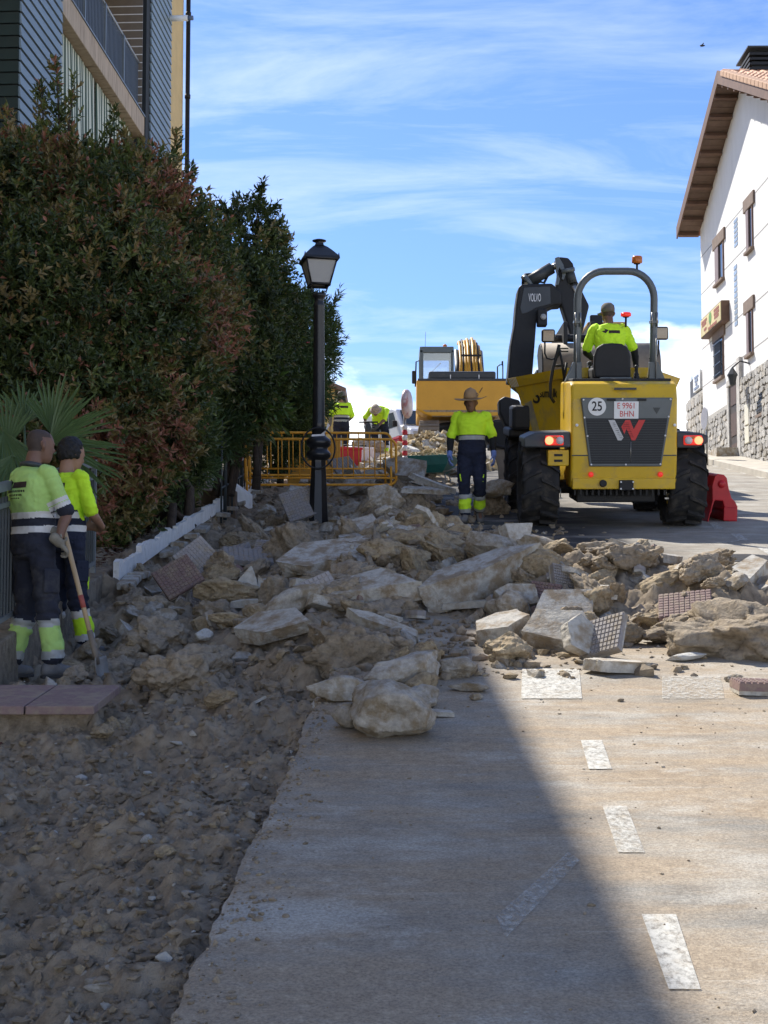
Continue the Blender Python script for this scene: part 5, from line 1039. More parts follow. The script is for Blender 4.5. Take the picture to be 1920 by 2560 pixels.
# pale sunlit spoil farther up the street
scatter(46, 'ppcwt', lambda g: (g.gauss(0.6, 0.9), g.uniform(31, 38)), 0.14, 0.3, 'up the street beyond the barriers', key=lambda x, y: -1.2 < x < 2.2)
def gravel():
    """loose stones and crumbs too many to count"""
    V0, F0 = ICO1; n1 = 8500; gg = np.random.default_rng(5)
    def batch(n, region, smin, smax, seed, p=2.5):
        X, Y = region(n); s = smin + (smax - smin) * gg.uniform(0, 1, n) ** p; Z = S * Y + np.where((X > -0.79 + 0.0486 * Y) , np.maximum(soil_off(X, Y), 0), soil_off(X, Y))
        a = gg.uniform(0, 6.28, n); ca, sa = np.cos(a), np.sin(a); sc = s[:, None] * gg.uniform(0.6, 1.3, (n, 3)) * np.array([1, 1, 0.7])
        L = V0[None] * (1 + 0.28 * gg.normal(size=(n, len(V0), 1))) * sc[:, None, :]; P = np.empty_like(L); P[..., 0] = L[..., 0] * ca[:, None] - L[..., 1] * sa[:, None]; P[..., 1] = L[..., 0] * sa[:, None] + L[..., 1] * ca[:, None]; P[..., 2] = L[..., 2]
        P += np.stack([X, Y, Z + s * 0.22], 1)[:, None, :]; return P.reshape(-1, 3), n
    parts = [batch(9500, lambda n: (lambda Y: (-0.79 + 0.0486 * Y - gg.uniform(0, 1, n) * (0.5 + 0.2 * Y), Y))(3.6 + 6.5 * gg.uniform(0, 1, n) ** 1.1), 0.004, 0.028, 1, 2.2),
             batch(3600, lambda n: (gg.normal(-0.2, 1.1, n), 9 + 10 * gg.uniform(0, 1, n)), 0.008, 0.06, 2, 2.0), batch(520, lambda n: (0.4 + 3.0 * gg.uniform(0, 1, n), gg.normal(10.9, 0.9, n)), 0.004, 0.032, 3, 3.2),
             batch(1500, lambda n: (gg.normal(-0.5, 1.0, n), 19 + 9 * gg.uniform(0, 1, n)), 0.02, 0.10, 4, 2.0), batch(1500, lambda n: (lambda Y: (-0.79 + 0.0486 * Y + gg.normal(0.02, 0.09, n), Y))(3.6 + 7 * gg.uniform(0, 1, n)), 0.003, 0.014, 6, 2.5), batch(420, lambda n: (gg.uniform(-0.4, 2.4, n), 4 + 6 * gg.uniform(0, 1, n)), 0.002, 0.009, 5, 2.5)]
    V = np.concatenate([p[0] for p in parts]); m = sum(p[1] for p in parts); k = len(V0); Fq = (F0[None] + (np.arange(m) * k)[:, None, None]).reshape(-1, 3)
    mi = np.repeat(np.searchsorted([0.76, 0.92, 0.978], gg.uniform(size=m)), len(F0))
    o = link('loose_gravel', npmesh('loose_gravel', V, Fq, [M['soil'], M['earthrock'], M['greyrock'], M['mortar']], mi, False)); tag(o, 'loose gravel and crumbs of soil over the dug ground', 'gravel', kind='stuff')
gravel()
def remnant():
    """piece of the old pavement left standing: four tiles on bedding"""
    c = at(170, 1722, 9.0); y0, y1 = 8.55, 9.1
    t = thing('pavement_remnant', 'leftover patch of reddish paving tiles on crumbling bedding beside the standing workers', 'paving'); zz = at(150, 1735, 8.7).z
    xr = (262 * 1.157 - CX) / F * 8.9
    a0 = at(235, 1765, 8.45); a1 = at(302, 1712, 9.15); zt = a0.z
    rows = [(8.45, 9.15)]
    for i in range(3):
        x1 = a0.x - i * 0.40; q = MB(); q.prism([(x1 - 0.39, 8.45, zt), (x1, 8.45, zt), (x1 + (a1.x - a0.x), 9.15, a1.z), (x1 - 0.39 + (a1.x - a0.x), 9.15, a1.z)], (0, 0, -0.05)); q.build('tile', M['tile_red'], t, bevel=0.006)
    V, Fq = ICO4; V = V * np.array([1.9, 1.9, 1.9])
    q = MB(); q.b6(a0.x - 1.3, a0.x - 0.03, 8.50, 9.2, zt - 0.36, zt - 0.03); o = q.build('bedding', M['soil'], t)
    sb = o.modifiers.new('sub', 'SUBSURF'); sb.subdivision_type = 'SIMPLE'; sb.levels = 5; sb.render_levels = 5
    tx = bpy.data.textures.new('crumble', 'CLOUDS'); tx.noise_scale = 0.09; dp = o.modifiers.new('crumble', 'DISPLACE'); dp.texture = tx; dp.strength = 0.09; dp.mid_level = 0.65
    bm_ = mat('brick_edge', (0.20, 0.075, 0.05), 0.9, 0.25, 9, bump=0.006, bscale=40)
    for i in range(4): MB().box((a0.x - 0.12 - i * 0.26, 8.47, zt - 0.24 - 0.01 * (i % 2)), (0.235, 0.10, 0.055), (0, R(random.uniform(-4, 4)), 0)).build('brick', bm_, t, bevel=0.008)
    for i in range(7): o = link('bedding_lump', ROCKS['e'][i % 6], t, loc=(a0.x + 0.02 + 0.05 * random.random() + i * 0.015, 8.45 + i * 0.1, zt - 0.12 - 0.05 * random.random()), rot=(i, i * 2, i)); o.scale = (0.07, 0.07, 0.06)
remnant()
# ================================================================ MACHINES
def text(s, size, m, parent, loc, rot, name='lettering', align='CENTER', sx=1.0, ext=0.001, bold=False):
    c = bpy.data.curves.new(name, 'FONT'); c.body = s; c.size = size; c.align_x = align; c.align_y = 'CENTER'; c.extrude = ext; c.offset = 0.012 * size if bold else 0.0
    o = bpy.data.objects.new('tmp_text', c); COL.objects.link(o); dg = bpy.context.evaluated_depsgraph_get(); me = bpy.data.meshes.new_from_object(o.evaluated_get(dg)); bpy.data.objects.remove(o); me.materials.clear(); me.materials.append(m); me.name = name
    q = link(name, me, parent, loc=loc, rot=rot); q.scale = (sx, 1, 1); return q
def tyre(q, r, w, nl=18, hub=0.3, lug=0.035):
    """tractor tyre round the x axis: carcass plus chevron lugs"""
    q.lathe([(hub, -w * 0.36), (hub + 0.03, -w * 0.46), (r * 0.80, -w * 0.5), (r * 0.93, -w * 0.46), (r - lug, -w * 0.36), (r - lug * 0.8, 0), (r - lug, w * 0.36), (r * 0.93, w * 0.46), (r * 0.80, w * 0.5), (hub + 0.03, w * 0.46), (hub, w * 0.36)], 40, axis='x')
    for i in range(nl * 2):
        side = 1 if i % 2 else -1; a = 2 * math.pi * i / (nl * 2); vs = []
        for (u, da, rr) in ((0.0 * side, 0.0, r), (0.28 * side, 0.10, r), (0.5 * side, 0.23, r - 0.02), (0.52 * side, 0.28, r * 0.86)):
            for dd in (-0.045, 0.045):
                for h in (0.0, 1.0):
                    an = a + da + dd * (1.15 if h < 1 else 0.8); R_ = rr if h else rr - lug * 1.4; vs.append((u * w, R_ * math.cos(an), R_ * math.sin(an)))
        fs = []
        for k in range(3):
            o = k * 4; fs += [(o + 1, o + 3, o + 7, o + 5), (o, o + 1, o + 5, o + 4), (o + 3, o + 2, o + 6, o + 7)]
        fs += [(0, 2, 3, 1), (12, 13, 15, 14)]; q.add(vs, fs, 0)
    return q
def arc(cx, cz, r, a0, a1, n, y=0, rz=None): return [(cx + r * math.cos(R(a0 + (a1 - a0) * i / n)), y, cz + (rz or r) * math.sin(R(a0 + (a1 - a0) * i / n))) for i in range(n + 1)]
def dumper():
    Yr = 18.55; s = Yr / F; X0 = (1547 - CX) * s; sl = math.atan(S)
    t = thing('site_dumper', 'yellow site dumper with roll bar and black rear grille', 'dumper', (X0, Yr + 0.55, S * (Yr + 0.55)), (sl, 0, R(-0.6)))
    zc0 = at(1547, 1328, Yr).z
    def U(px): return (px - 1547) * s
    def Z(py): return (1328 - py) * s - 0.02
    yb = -0.55                                                  # rear plane of the machine
    Y_ = M['yellow']
    # hood: tapered rear body
    q = MB(); w0, w1 = U(1692), U(1686)
    side = [(yb + 0.10, Z(1223)), (yb + 0.02, Z(1205)), (yb, Z(1140)), (yb + 0.03, Z(1000)), (yb + 0.10, Z(962)), (yb + 0.22, Z(955)), (0.75, Z(955)), (0.75, Z(1223))]
    q.prism([(U(1428), y, z) for y, z in side], (U(1693) - U(1428), 0, 0)); hood = q.build('hood', Y_, t, bevel=0.035, seg=3)
    MB().b6(U(1432), U(1689), yb - 0.012, yb + 0.2, Z(1224), Z(1196)).build('bumper', Y_, t, bevel=0.012)
    MB().b6(U(1430), U(1691), yb - 0.004, yb + 0.1, Z(1141), Z(1138)).build('panel_seam', M['charcoal'], t)
    # tailgate panel: grey top, mesh grille
    def trap(px0, px1, px2, px3, py0, py1, y, dy): return MB().prism([(U(px0), y, Z(py0)), (U(px1), y, Z(py0)), (U(px2), y, Z(py1)), (U(px3), y, Z(py1))], (0, dy, 0))
    pan = trap(1451, 1679, 1653, 1474, 996, 1167, yb - 0.022, 0.05).build('rear_panel', M['grey_paint'], t, bevel=0.012)
    gm = mat('grille_mesh', (0.02, 0.022, 0.026), 0.6, 0.1)
    trap(1463, 1666, 1650, 1479, 1047, 1160, yb - 0.027, 0.006).build('grille', gm, pan)
    me = MB().box((0, 0, 0), (0.9, 0.006, 0.006)).mesh('grille_bar', M['charcoal'])
    for i in range(18): 
        py = 1051 + i * 6.1; f = (py - 1047) / 113; w = (203 - 32 * f) * s; o = link('grille_bar', me, pan, loc=(U(1564.5), yb - 0.029, Z(py))); o.scale = (w / 0.9, 1, 1)
    bolt = MB().lathe([(0.012, 0), (0.012, -0.012), (0.004, -0.014)], 8, axis='y').mesh('bolt', M['white'])
    for px, py in ((1457, 1001), (1554, 999), (1673, 1000), (1460, 1045), (1669, 1043), (1468, 1091), (1661, 1090), (1478, 1162), (1564, 1162), (1650, 1161)): link('bolt', bolt, pan, loc=(U(px), yb - 0.024, Z(py)))
    # 25 km/h disc, number plate, W emblem
    d = MB().lathe([(0.002, 0.004), (0.112, 0.004), (0.112, -0.004), (0.002, -0.004)], 32, (U(1491), yb - 0.027, Z(1018)), axis='y', smooth=False).build('speed_disc', M['white'], t); text('25', 0.165, M['ink'], d, (U(1491), yb - 0.033, Z(1018)), (R(90), 0, 0), sx=0.82, bold=True)
    pl = MB().b6(U(1533), U(1594), yb - 0.034, yb - 0.026, Z(1048), Z(1005)).build('number_plate', M['white'], t, bevel=0.004)
    text('E 9961', 0.105, M['text_red'], pl, (U(1563.5), yb - 0.0355, Z(1016.5)), (R(90), 0, 0), sx=0.80); text('BHN', 0.105, M['text_red'], pl, (U(1565), yb - 0.0355, Z(1036.5)), (R(90), 0, 0), sx=0.85)
    for px in (1527, 1603): MB().b6(U(px) - 0.06, U(px) + 0.05, yb - 0.04, yb - 0.02, Z(1004), Z(998)).build('plate_lamp', M['black'], pl)
    def em(pts, m, name): 
        o = MB().prism([(U(1380 + x / 3.95), yb - 0.036, Z(920 + y / 3.95)) for x, y in pts], (0, 0.008, 0)).build(name, m, pan); return o
    em([(550, 518), (612, 518), (700, 690), (680, 718), (645, 718)], mat('silver_emblem', (0.5, 0.5, 0.5), 0.4, 0.05), 'emblem_stroke')
    em([(720, 518), (762, 518), (800, 610), (848, 518), (912, 518), (815, 718), (782, 718), (728, 602), (708, 655), (678, 585)], mat('red_emblem', (0.55, 0.03, 0.03), 0.4, 0.05), 'emblem_stroke')
    for i in range(9): y = 545 + i * 18; x = 566 + i * 9.3; em([(x + 18, y), (x + 50, y), (x + 52, y + 6), (x + 20, y + 6)], gm, 'emblem_slot'); 
    for i in range(9): y = 545 + i * 17; em([(700 + i * 7.5 if i > 3 else 695, y), (750 + i * 6, y), (752 + i * 6, y + 5), (702 + i * 7.5 if i > 3 else 697, y + 5)], gm, 'emblem_slot')
    MB().lathe([(0.002, 0.002), (0.055, 0.002), (0.055, -0.002), (0.002, -0.002)], 3, (U(1639), yb - 0.025, Z(1026)), axis='y', smooth=False).build('warning_mark', M['charcoal'], pan)
    MB().b6(U(1535), U(1590), yb + 0.02, yb + 0.05, Z(976.5), Z(971)).build('name_strip', M['charcoal'], t)
    MB().tube([(U(1576), yb - 0.03, Z(1105)), (U(1576), yb - 0.03, Z(1155))], 0.004, 5).build('gas_strut', M['steel'], pan)
    # reflectors, screws, tow hitch, exhaust
    rf = MB().lathe([(0.033, 0.0), (0.033, -0.012), (0.01, -0.014)], 16, axis='y').mesh('reflector', M['redlens'])
    for px in (1478, 1651): link('reflector', rf, t, loc=(U(px), yb - 0.002, Z(1187)))
    for px, py in ((1442, 1064), (1685, 1064), (1442, 1210), (1683, 1209)): link('bolt', bolt, t, loc=(U(px), yb + 0.005, Z(py))).scale = (1.6, 1.2, 1.6)
    h = MB().b6(U(1548), U(1583), yb - 0.07, yb + 0.02, Z(1226), Z(1201)).build('tow_hitch', M['black'], t, bevel=0.008)
    for px in (1551, 1581):
        for py in (1205, 1222): link('bolt', bolt, h, loc=(U(px), yb - 0.075, Z(py)))
    MB().lathe([(0.03, 0.03), (0.045, 0.03), (0.045, -0.03), (0.032, -0.03)], 16, (U(1508), yb - 0.02, Z(1209)), axis='y').build('exhaust_pipe', M['black'], t)
    # fenders with light clusters
    for sgn, pa, pb, lx0, lx1 in ((-1, 1311, 1428, 1364, 1409), (1, 1692, 1770, 1709, 1753)):
        fn = MB().prism([(U(pa), yb + 0.02, Z(1120)), (U(pb), yb + 0.02, Z(1120)), (U(pb), yb + 0.06, Z(1080)), (U(pa if sgn < 0 else pb) if False else U(pa) if sgn > 0 else U(pa) + 0.14, yb + 0.06, Z(1080) if sgn > 0 else Z(1083)), (U(pa), yb + 0.02, Z(1095))] if sgn < 0 else [(U(pa), yb + 0.02, Z(1121)), (U(1742), yb + 0.02, Z(1121)), (U(pb), yb + 0.02, Z(1108)), (U(pb), yb + 0.02, Z(1090)), (U(1752), yb + 0.06, Z(1084)), (U(pa), yb + 0.06, Z(1080))], (0, 0.78, 0)).build('fender', M['charcoal'], t, bevel=0.02)
        lc = MB().b6(U(lx0), U(lx1), yb - 0.03, yb + 0.05, Z(1114), Z(1090)).build('tail_light', M['redlens'], t, bevel=0.012); out = lx0 if sgn < 0 else lx1; inn = lx1 if sgn < 0 else lx0
        MB().lathe([(0.052, 0), (0.052, -0.012), (0.01, -0.016)], 16, (U(out) - sgn * 0.045, yb - 0.03, Z(1102)), axis='y').build('brake_lens', M['litlens'], lc)
        MB().lathe([(0.048, 0), (0.048, -0.012), (0.01, -0.016)], 16, (U(inn) + sgn * 0.05, yb - 0.03, Z(1102)), axis='y').build('reverse_lens', mat('clear_lens', (0.6, 0.55, 0.55), 0.2, 0) if sgn < 0 else bpy.data.materials['clear_lens'], lc)
        MB().b6((U(lx0) + U(lx1)) / 2 - 0.03, (U(lx0) + U(lx1)) / 2 + 0.03, yb - 0.034, yb - 0.03, Z(1099), Z(1092)).build('amber_lens', M['amberlens'], lc)
    bx = MB().b6(U(1371), U(1424), yb + 0.04, yb + 0.35, Z(1166), Z(1126)).build('tool_box', Y_, t, bevel=0.012)
    for py in (1139, 1153): MB().b6(U(1387), U(1408), yb + 0.034, yb + 0.045, Z(py + 3), Z(py - 3)).build('tool_box_slot', M['black'], bx)
    # chassis and axles
    MB().b6(-0.42, 0.42, -0.35, 3.2, 0.38, 0.72).b6(-0.5, 0.5, -0.35, 0.5, 0.32, 0.55).build('chassis', M['black'], t, bevel=0.02)
    MB().cyl((-0.95, 0.02, 0.5), (0.95, 0.02, 0.5), 0.09).cyl((-0.95, 2.35, 0.5), (0.95, 2.35, 0.5), 0.09).build('axle', M['black'], t)
    for px in (1406, 1673): MB().tube([(U(px), yb + 0.15, Z(1224)), (U(px), yb + 0.15, Z(1248))], 0.006, 5).box((U(px), yb + 0.15, Z(1249)), (0.05, 0.05, 0.02)).build('hose_stub', M['steel'], t)
    q = MB(); 
    for i in range(16): q.b6(U(1440 + i * 15) - 0.012, U(1440 + i * 15) + 0.012, yb + 0.06, yb + 0.09, Z(1240), Z(1222))
    q.build('radiator_guard', M['black'], t)
    wr = tyre(MB(), 0.565, 0.47, 15, lug=0.052).mesh('tyre', M['rubber']); rim = MB().lathe([(0.30, -0.17), (0.31, -0.15), (0.24, -0.1), (0.1, -0.08), (0.1, 0.08), (0.24, 0.1), (0.31, 0.15), (0.30, 0.17)], 24, axis='x').mesh('rim', Y_)
    for (x, y) in ((U(1356), 0.02), (U(1727), 0.02), (U(1356) - 0.0, 2.35), (U(1727) - 0.0, 2.35)):
        w = link('wheel', wr, t, loc=(x, y, 0.55), rot=(R(random.uniform(0, 20)), 0, 0 if x < 0 else 0)); link('rim', rim, w)
    # seat platform, seat, levers, roll bar
    MB().b6(U(1436), U(1684), yb + 0.25, 0.95, Z(957), Z(948)).build('platform', M['black'], t, bevel=0.01)
    q = MB(); sc = U(1546)
    prof = [(-0.225, Z(946)), (-0.24, Z(915)), (-0.235, Z(890)), (-0.20, Z(868)), (-0.12, Z(859)), (0, Z(857))]; prof = prof + [(-x, z) for x, z in prof[-2::-1]]
    q.prism([(sc + x, 0.06, z) for x, z in prof], (0, 0.10, 0)); seat = q.build('seat_back', M['black'], t, bevel=0.03, seg=3)
    MB().b6(sc - 0.25, sc + 0.25, 0.12, 0.62, Z(948), Z(920)).build('seat_cushion', M['black'], t, bevel=0.03); MB().b6(U(1513), U(1593), -0.02, 0.05, Z(954), Z(944)).build('seat_rail', M['grey_paint'], t, bevel=0.008)
    MB().lathe([(0.05, Z(954)), (0.055, Z(950)), (0.035, Z(947)), (0.045, Z(943)), (0.03, Z(940)), (0.036, Z(936)), (0.022, Z(932)), (0.02, Z(922)), (0.03, Z(916)), (0.012, Z(912))], 12, (U(1617), 0.35, 0)).build('control_lever', M['black'], t)
    cx = (U(1460) + U(1657)) / 2; hw = (U(1657) - U(1460)) / 2; zt = Z(672); r = 0.34; pts = [(cx - hw, 0.25, Z(955))] + [(cx - hw, 0.25, Z(860))] + [(cx - hw + r - r * math.cos(R(90 * i / 8)), 0.25, zt - r * 1.05 + r * 1.05 * math.sin(R(90 * i / 8))) for i in range(9)] + [(cx + hw - r + r * math.sin(R(90 * i / 8)), 0.25, zt - r * 1.05 + r * 1.05 * math.cos(R(90 * i / 8))) for i in range(9)] + [(cx + hw, 0.25, Z(860)), (cx + hw, 0.25, Z(955))]
    rb = MB().tube(pts, 0.048, 12).build('roll_bar', M['grey_paint'], t)
    for sg, x in ((-1, cx - hw), (1, cx + hw)):
        MB().prism([(x - 0.06 + (0.03 if sg < 0 else -0.0), 0.17, Z(955)), (x + 0.06, 0.17, Z(955)), (x + 0.055, 0.17, Z(905)), (x - 0.055, 0.17, Z(905))] if False else [(x - 0.06 - (0.10 if sg < 0 else 0), 0.2, Z(955)), (x + 0.06 + (0.10 if sg > 0 else 0), 0.2, Z(955)), (x + 0.055, 0.2, Z(905)), (x - 0.055, 0.2, Z(905))], (0, 0.10, 0)).build('roll_bar_foot', M['grey_paint'], rb, bevel=0.006)
        MB().b6(x - 0.05, x + 0.05, 0.18, 0.32, Z(806), Z(798)).build('hinge_plate', M['grey_paint'], rb, bevel=0.006)
        for dx in (-0.032, 0.032): MB().tube([(x + dx, 0.19, Z(815)), (x + dx, 0.19, Z(778))], 0.012, 6).build('hinge_pin', M['steel'], rb)
        MB().tube([(x + 0.02 * sg, 0.17, Z(950)), (x + 0.02 * sg, 0.17, Z(835))], 0.007, 5).build('support_rod', M['steel'], rb)
    # beacons
    def beacon(px, py0, py1, pybase, m, nm): 
        x = U(px); b = MB().tube([(x, 0.25, Z(pybase)), (x, 0.25, Z(py0 + 1))], 0.014, 8).lathe([(0.03, Z(py0 + 3)), (0.045, Z(py0 + 1)), (0.045, Z(py0 - 1))], 12, (x, 0.25, 0)).build(nm, M['black'], t); MB().lathe([(0.062, Z(py0)), (0.068, Z(py0 - 3)), (0.066, Z(py1 + 3)), (0.05, Z(py1)), (0.01, Z(py1) + 0.004)], 16, (x, 0.25, 0)).build('beacon_lens', m, b)
    beacon(1612, 652, 633, 672, M['amberlens'], 'beacon'); beacon(1585, 788, 777, 815, M['redlens'], 'rear_beacon')
    # mirrors on bent arms
    for (x0, x1, y0, y1, arm) in ((1377, 1413, 816, 851, [(1386, 851), (1386, 880), (1392, 893), (1404, 896), (1420, 890), (1428, 870)]), (1668, 1713, 810, 845, [(1687, 846), (1687, 880), (1682, 890), (1670, 893), (1662, 893)])):
        m = MB().b6(U(x0), U(x1), 0.72, 0.80, Z(y1), Z(y0)).build('mirror', M['black'], t, bevel=0.03, seg=3)
        MB().prism([(U(x0) + 0.02, 0.716, Z(y1) + 0.02), (U(x1) - 0.02, 0.716, Z(y1) + 0.02), (U(x1) - 0.02, 0.690, Z(y0) - 0.02), (U(x0) + 0.02, 0.690, Z(y0) - 0.02)], (0, 0.006, 0)).build('mirror_glass', mat('mirror_glass', (0.42, 0.42, 0.42), 0.06, 0, metal=1.0) if x0 == 1377 else bpy.data.materials['mirror_glass'], m); MB().tube([(U(a), 0.74, Z(b)) for a, b in arm], 0.012, 6).build('mirror_arm', M['black'], m)
    # cable whips, dashboard frame, hydraulic hoses
    for pts, r in (([(1409, 1010), (1399, 995), (1398, 960), (1404, 920), (1415, 880), (1420, 858)], 0.022), ([(1420, 870), (1428, 905), (1434, 950)], 0.016), ([(1440, 905), (1436, 930), (1432, 955)], 0.016)): MB().tube([(U(a), 0.55, Z(b)) for a, b in pts], r, 8).build('hand_rail', M['black'], t)
    for pts, r in (([(1426, 866), (1452, 866)], 0.01), ([(1426, 874), (1452, 874)], 0.01), ([(1412, 912), (1450, 912)], 0.02)): MB().tube([(U(a), 0.9, Z(b)) for a, b in pts], r, 6).build('dash_rail', M['black'], t)
    MB().b6(U(1506), U(1600), 0.95, 1.1, Z(950), Z(900)).build('dashboard', M['black'], t, bevel=0.02)
    MB().tube([(sc + 0.16 * math.cos(R(20 * i)), 0.85 + 0.06 * math.sin(R(20 * i)), Z(903) + 0.14 * math.sin(R(20 * i))) for i in range(18)], 0.014, 6, closed=True).build('steering_wheel', M['black'], t)
    # skip: open tub with wide lip, tapering to the rear and down
    def W(px, py, yl):                                         # pixel -> local at depth yl ahead of the rear axle
        d = ray(px, py); yy = Yr + 0.55 + yl; 
        for _ in range(3):
            p = at(px, py, yy); 
        v = t.matrix_basis.inverted() @ p; return Vector((v.x, yl, v.z))
    A = W(1263, 947, 1.9); A2 = W(1290, 969, 1.9); B = W(1409, 920, 0.55); zr = B.z; hwf = abs(A.x - (U(1547)) ); hw_f, hw_r = abs(A.x), abs(B.x)
    zf = A.z; lip = 0.13; floor = W(1322, 1076, 1.6).z
    top = [(-hw_f, 1.95, zf), (-hw_r, 0.55, zr), (hw_r, 0.55, zr), (hw_f, 1.95, zf), (hw_f * 0.82, 2.75, zf - 0.12), (-hw_f * 0.82, 2.75, zf - 0.12)]
    mid = [(x * 0.955, y, z - lip) for x, y, z in top]; hb_f, hb_r = abs(W(1322, 1076, 1.55).x), abs(W(1409, 1076, 0.75).x)
    bot = [(-hb_f, 1.6, floor), (-hb_r, 0.75, floor), (hb_r, 0.75, floor), (hb_f, 1.6, floor), (hb_f * 0.8, 2.0, floor), (-hb_f * 0.8, 2.0, floor)]
    def ring(a, b, q, mi=0):
        n = len(a); q.add(list(a) + list(b), [(i, (i + 1) % n, n + (i + 1) % n, n + i) for i in range(n)], mi)
    mid2 = [(x * 0.93, y + (0.03 if y < 1 else 0), z) for x, y, z in mid]
    q = MB(); ring(top, mid, q); ring(mid, mid2, q); ring(mid2, bot, q); q.poly(bot); ins = [(x * 0.95, y + (0.04 if y < 1.0 else -0.03), z - 0.01) for x, y, z in top]; inb = [(x * 0.92, y, z + 0.05) for x, y, z in bot]; ring(ins, top, q); ring(inb, ins, q); q.poly(inb[::-1])
    sk = q.build('skip', Y_, t, bevel=0.012)
    # skip graphics: swirl mark, lettering, scuffed corner, warning triangle
    p0, p1, p2 = Vector(mid2[0]), Vector(mid2[1]), Vector(bot[0]); ex = (p1 - p0); exn = Vector((ex.x, ex.y, 0)).normalized(); nrm = (p1 - p0).cross(p2 - p0).normalized(); nrm = nrm if nrm.x < 0 else -nrm; ez = nrm.cross(exn).normalized(); ez = ez if ez.z > 0 else -ez
    Mx = Matrix((exn, ez, nrm)).transposed() if exn.cross(ez).dot(nrm) > 0 else Matrix((-exn, ez, nrm)).transposed(); dirx = Vector(Mx.col[0])
    rot = Mx.to_euler(); cen = p0.lerp(p1, 0.52).lerp(Vector(bot[0]).lerp(Vector(bot[1]), 0.5), 0.25)
    def on_side(px, py):
        o_, d_ = t.matrix_basis.inverted() @ Vector((0, 0, CAMZ)), (t.matrix_basis.to_3x3().inverted() @ ray(px, py)); return o_ + d_ * ((p0 - o_).dot(nrm) / d_.dot(nrm)) + nrm * 0.005
    a_, b_ = on_side(1350, 986), on_side(1393, 981); wd = (b_ - a_).length; q_ = text('sumialk', 0.17, M['ink'], sk, (a_ + b_) / 2, rot, sx=1.0, bold=True); q_.scale = (wd / q_.dimensions.x, 1, 1)
    a_, b_ = on_side(1333, 991), on_side(1350, 991); q_ = text('S', 0.30, M['ink'], sk, (a_ + b_) / 2, rot, 'swirl_mark', bold=True); q_.scale = ((b_ - a_).length / q_.dimensions.x, 1, 1)
    tri = cen - dirx * 0.55 - ez * 0.62 + nrm * 0.004; MB().poly([tri - dirx * 0.1 - ez * 0.07, tri + dirx * 0.1 - ez * 0.07, tri + ez * 0.1]).build('warning_triangle', M['amberlens'], sk)
    sp = p0.lerp(p1, 0.08); sp2 = Vector(bot[0]).lerp(Vector(bot[1]), 0.1); MB().poly([sp + nrm * 0.003, p0.lerp(p1, 0.22) + nrm * 0.003, Vector(bot[0]).lerp(Vector(bot[1]), 0.3) + nrm * 0.003, sp2 + nrm * 0.003]).build('scuffed_corner', mat('scuffed_yellow', (0.42, 0.33, 0.12), 0.5, 0.3, 5, col2=(0.25, 0.22, 0.17), c2amt=(0.4, 0.6)), sk)
    for i in range(6): 
        f = 0.03 + i * 0.024; a, b = Vector(top[0]).lerp(Vector(top[1]), f), Vector(top[0]).lerp(Vector(top[1]), f + 0.011); c, d_ = Vector(mid[0]).lerp(Vector(mid[1]), f + 0.011), Vector(mid[0]).lerp(Vector(mid[1]), f); o = Vector((-0.004, -0.003, 0)); MB().poly([a + o, b + o, c + o, d_ + o]).build('lip_stripe', M['white'], sk)
    # front fender and tilt frame below the skip
    MB().b6(-hw_f * 0.98, -hw_f * 0.55, 1.75, 2.95, 1.08, 1.2).b6(hw_f * 0.55, hw_f * 0.98, 1.75, 2.95, 1.08, 1.2).build('front_fender', M['black'], t, bevel=0.03)
    MB().b6(-0.5, 0.5, 0.9, 2.4, 0.7, floor + 0.02).build('tilt_frame', M['black'], t, bevel=0.02)
    MB().b6(-hw_f * 0.95, -hw_f * 0.55, 1.6, 2.3, 1.18, floor + 0.35).build('front_guard', M['black'], t, bevel=0.05)
    # mud load in the skip
    me = rock_mesh('load', 77, M['soil'], cuts=3, rough=0.3, sq=(hw_f * 0.72, 0.75, 0.25)); link('load', me, t, loc=(0, 1.75, zr - 0.38))
    return t, U, Z, yb
DUMPER, DU, DZ, DYB = dumper()
def dl(px, py, yl):
    """pixel -> dumper-local point at local depth yl"""
    p = at(px, py, 19.1 + yl); v = DUMPER.matrix_basis.inverted() @ p; return Vector((v.x, v.y, v.z))

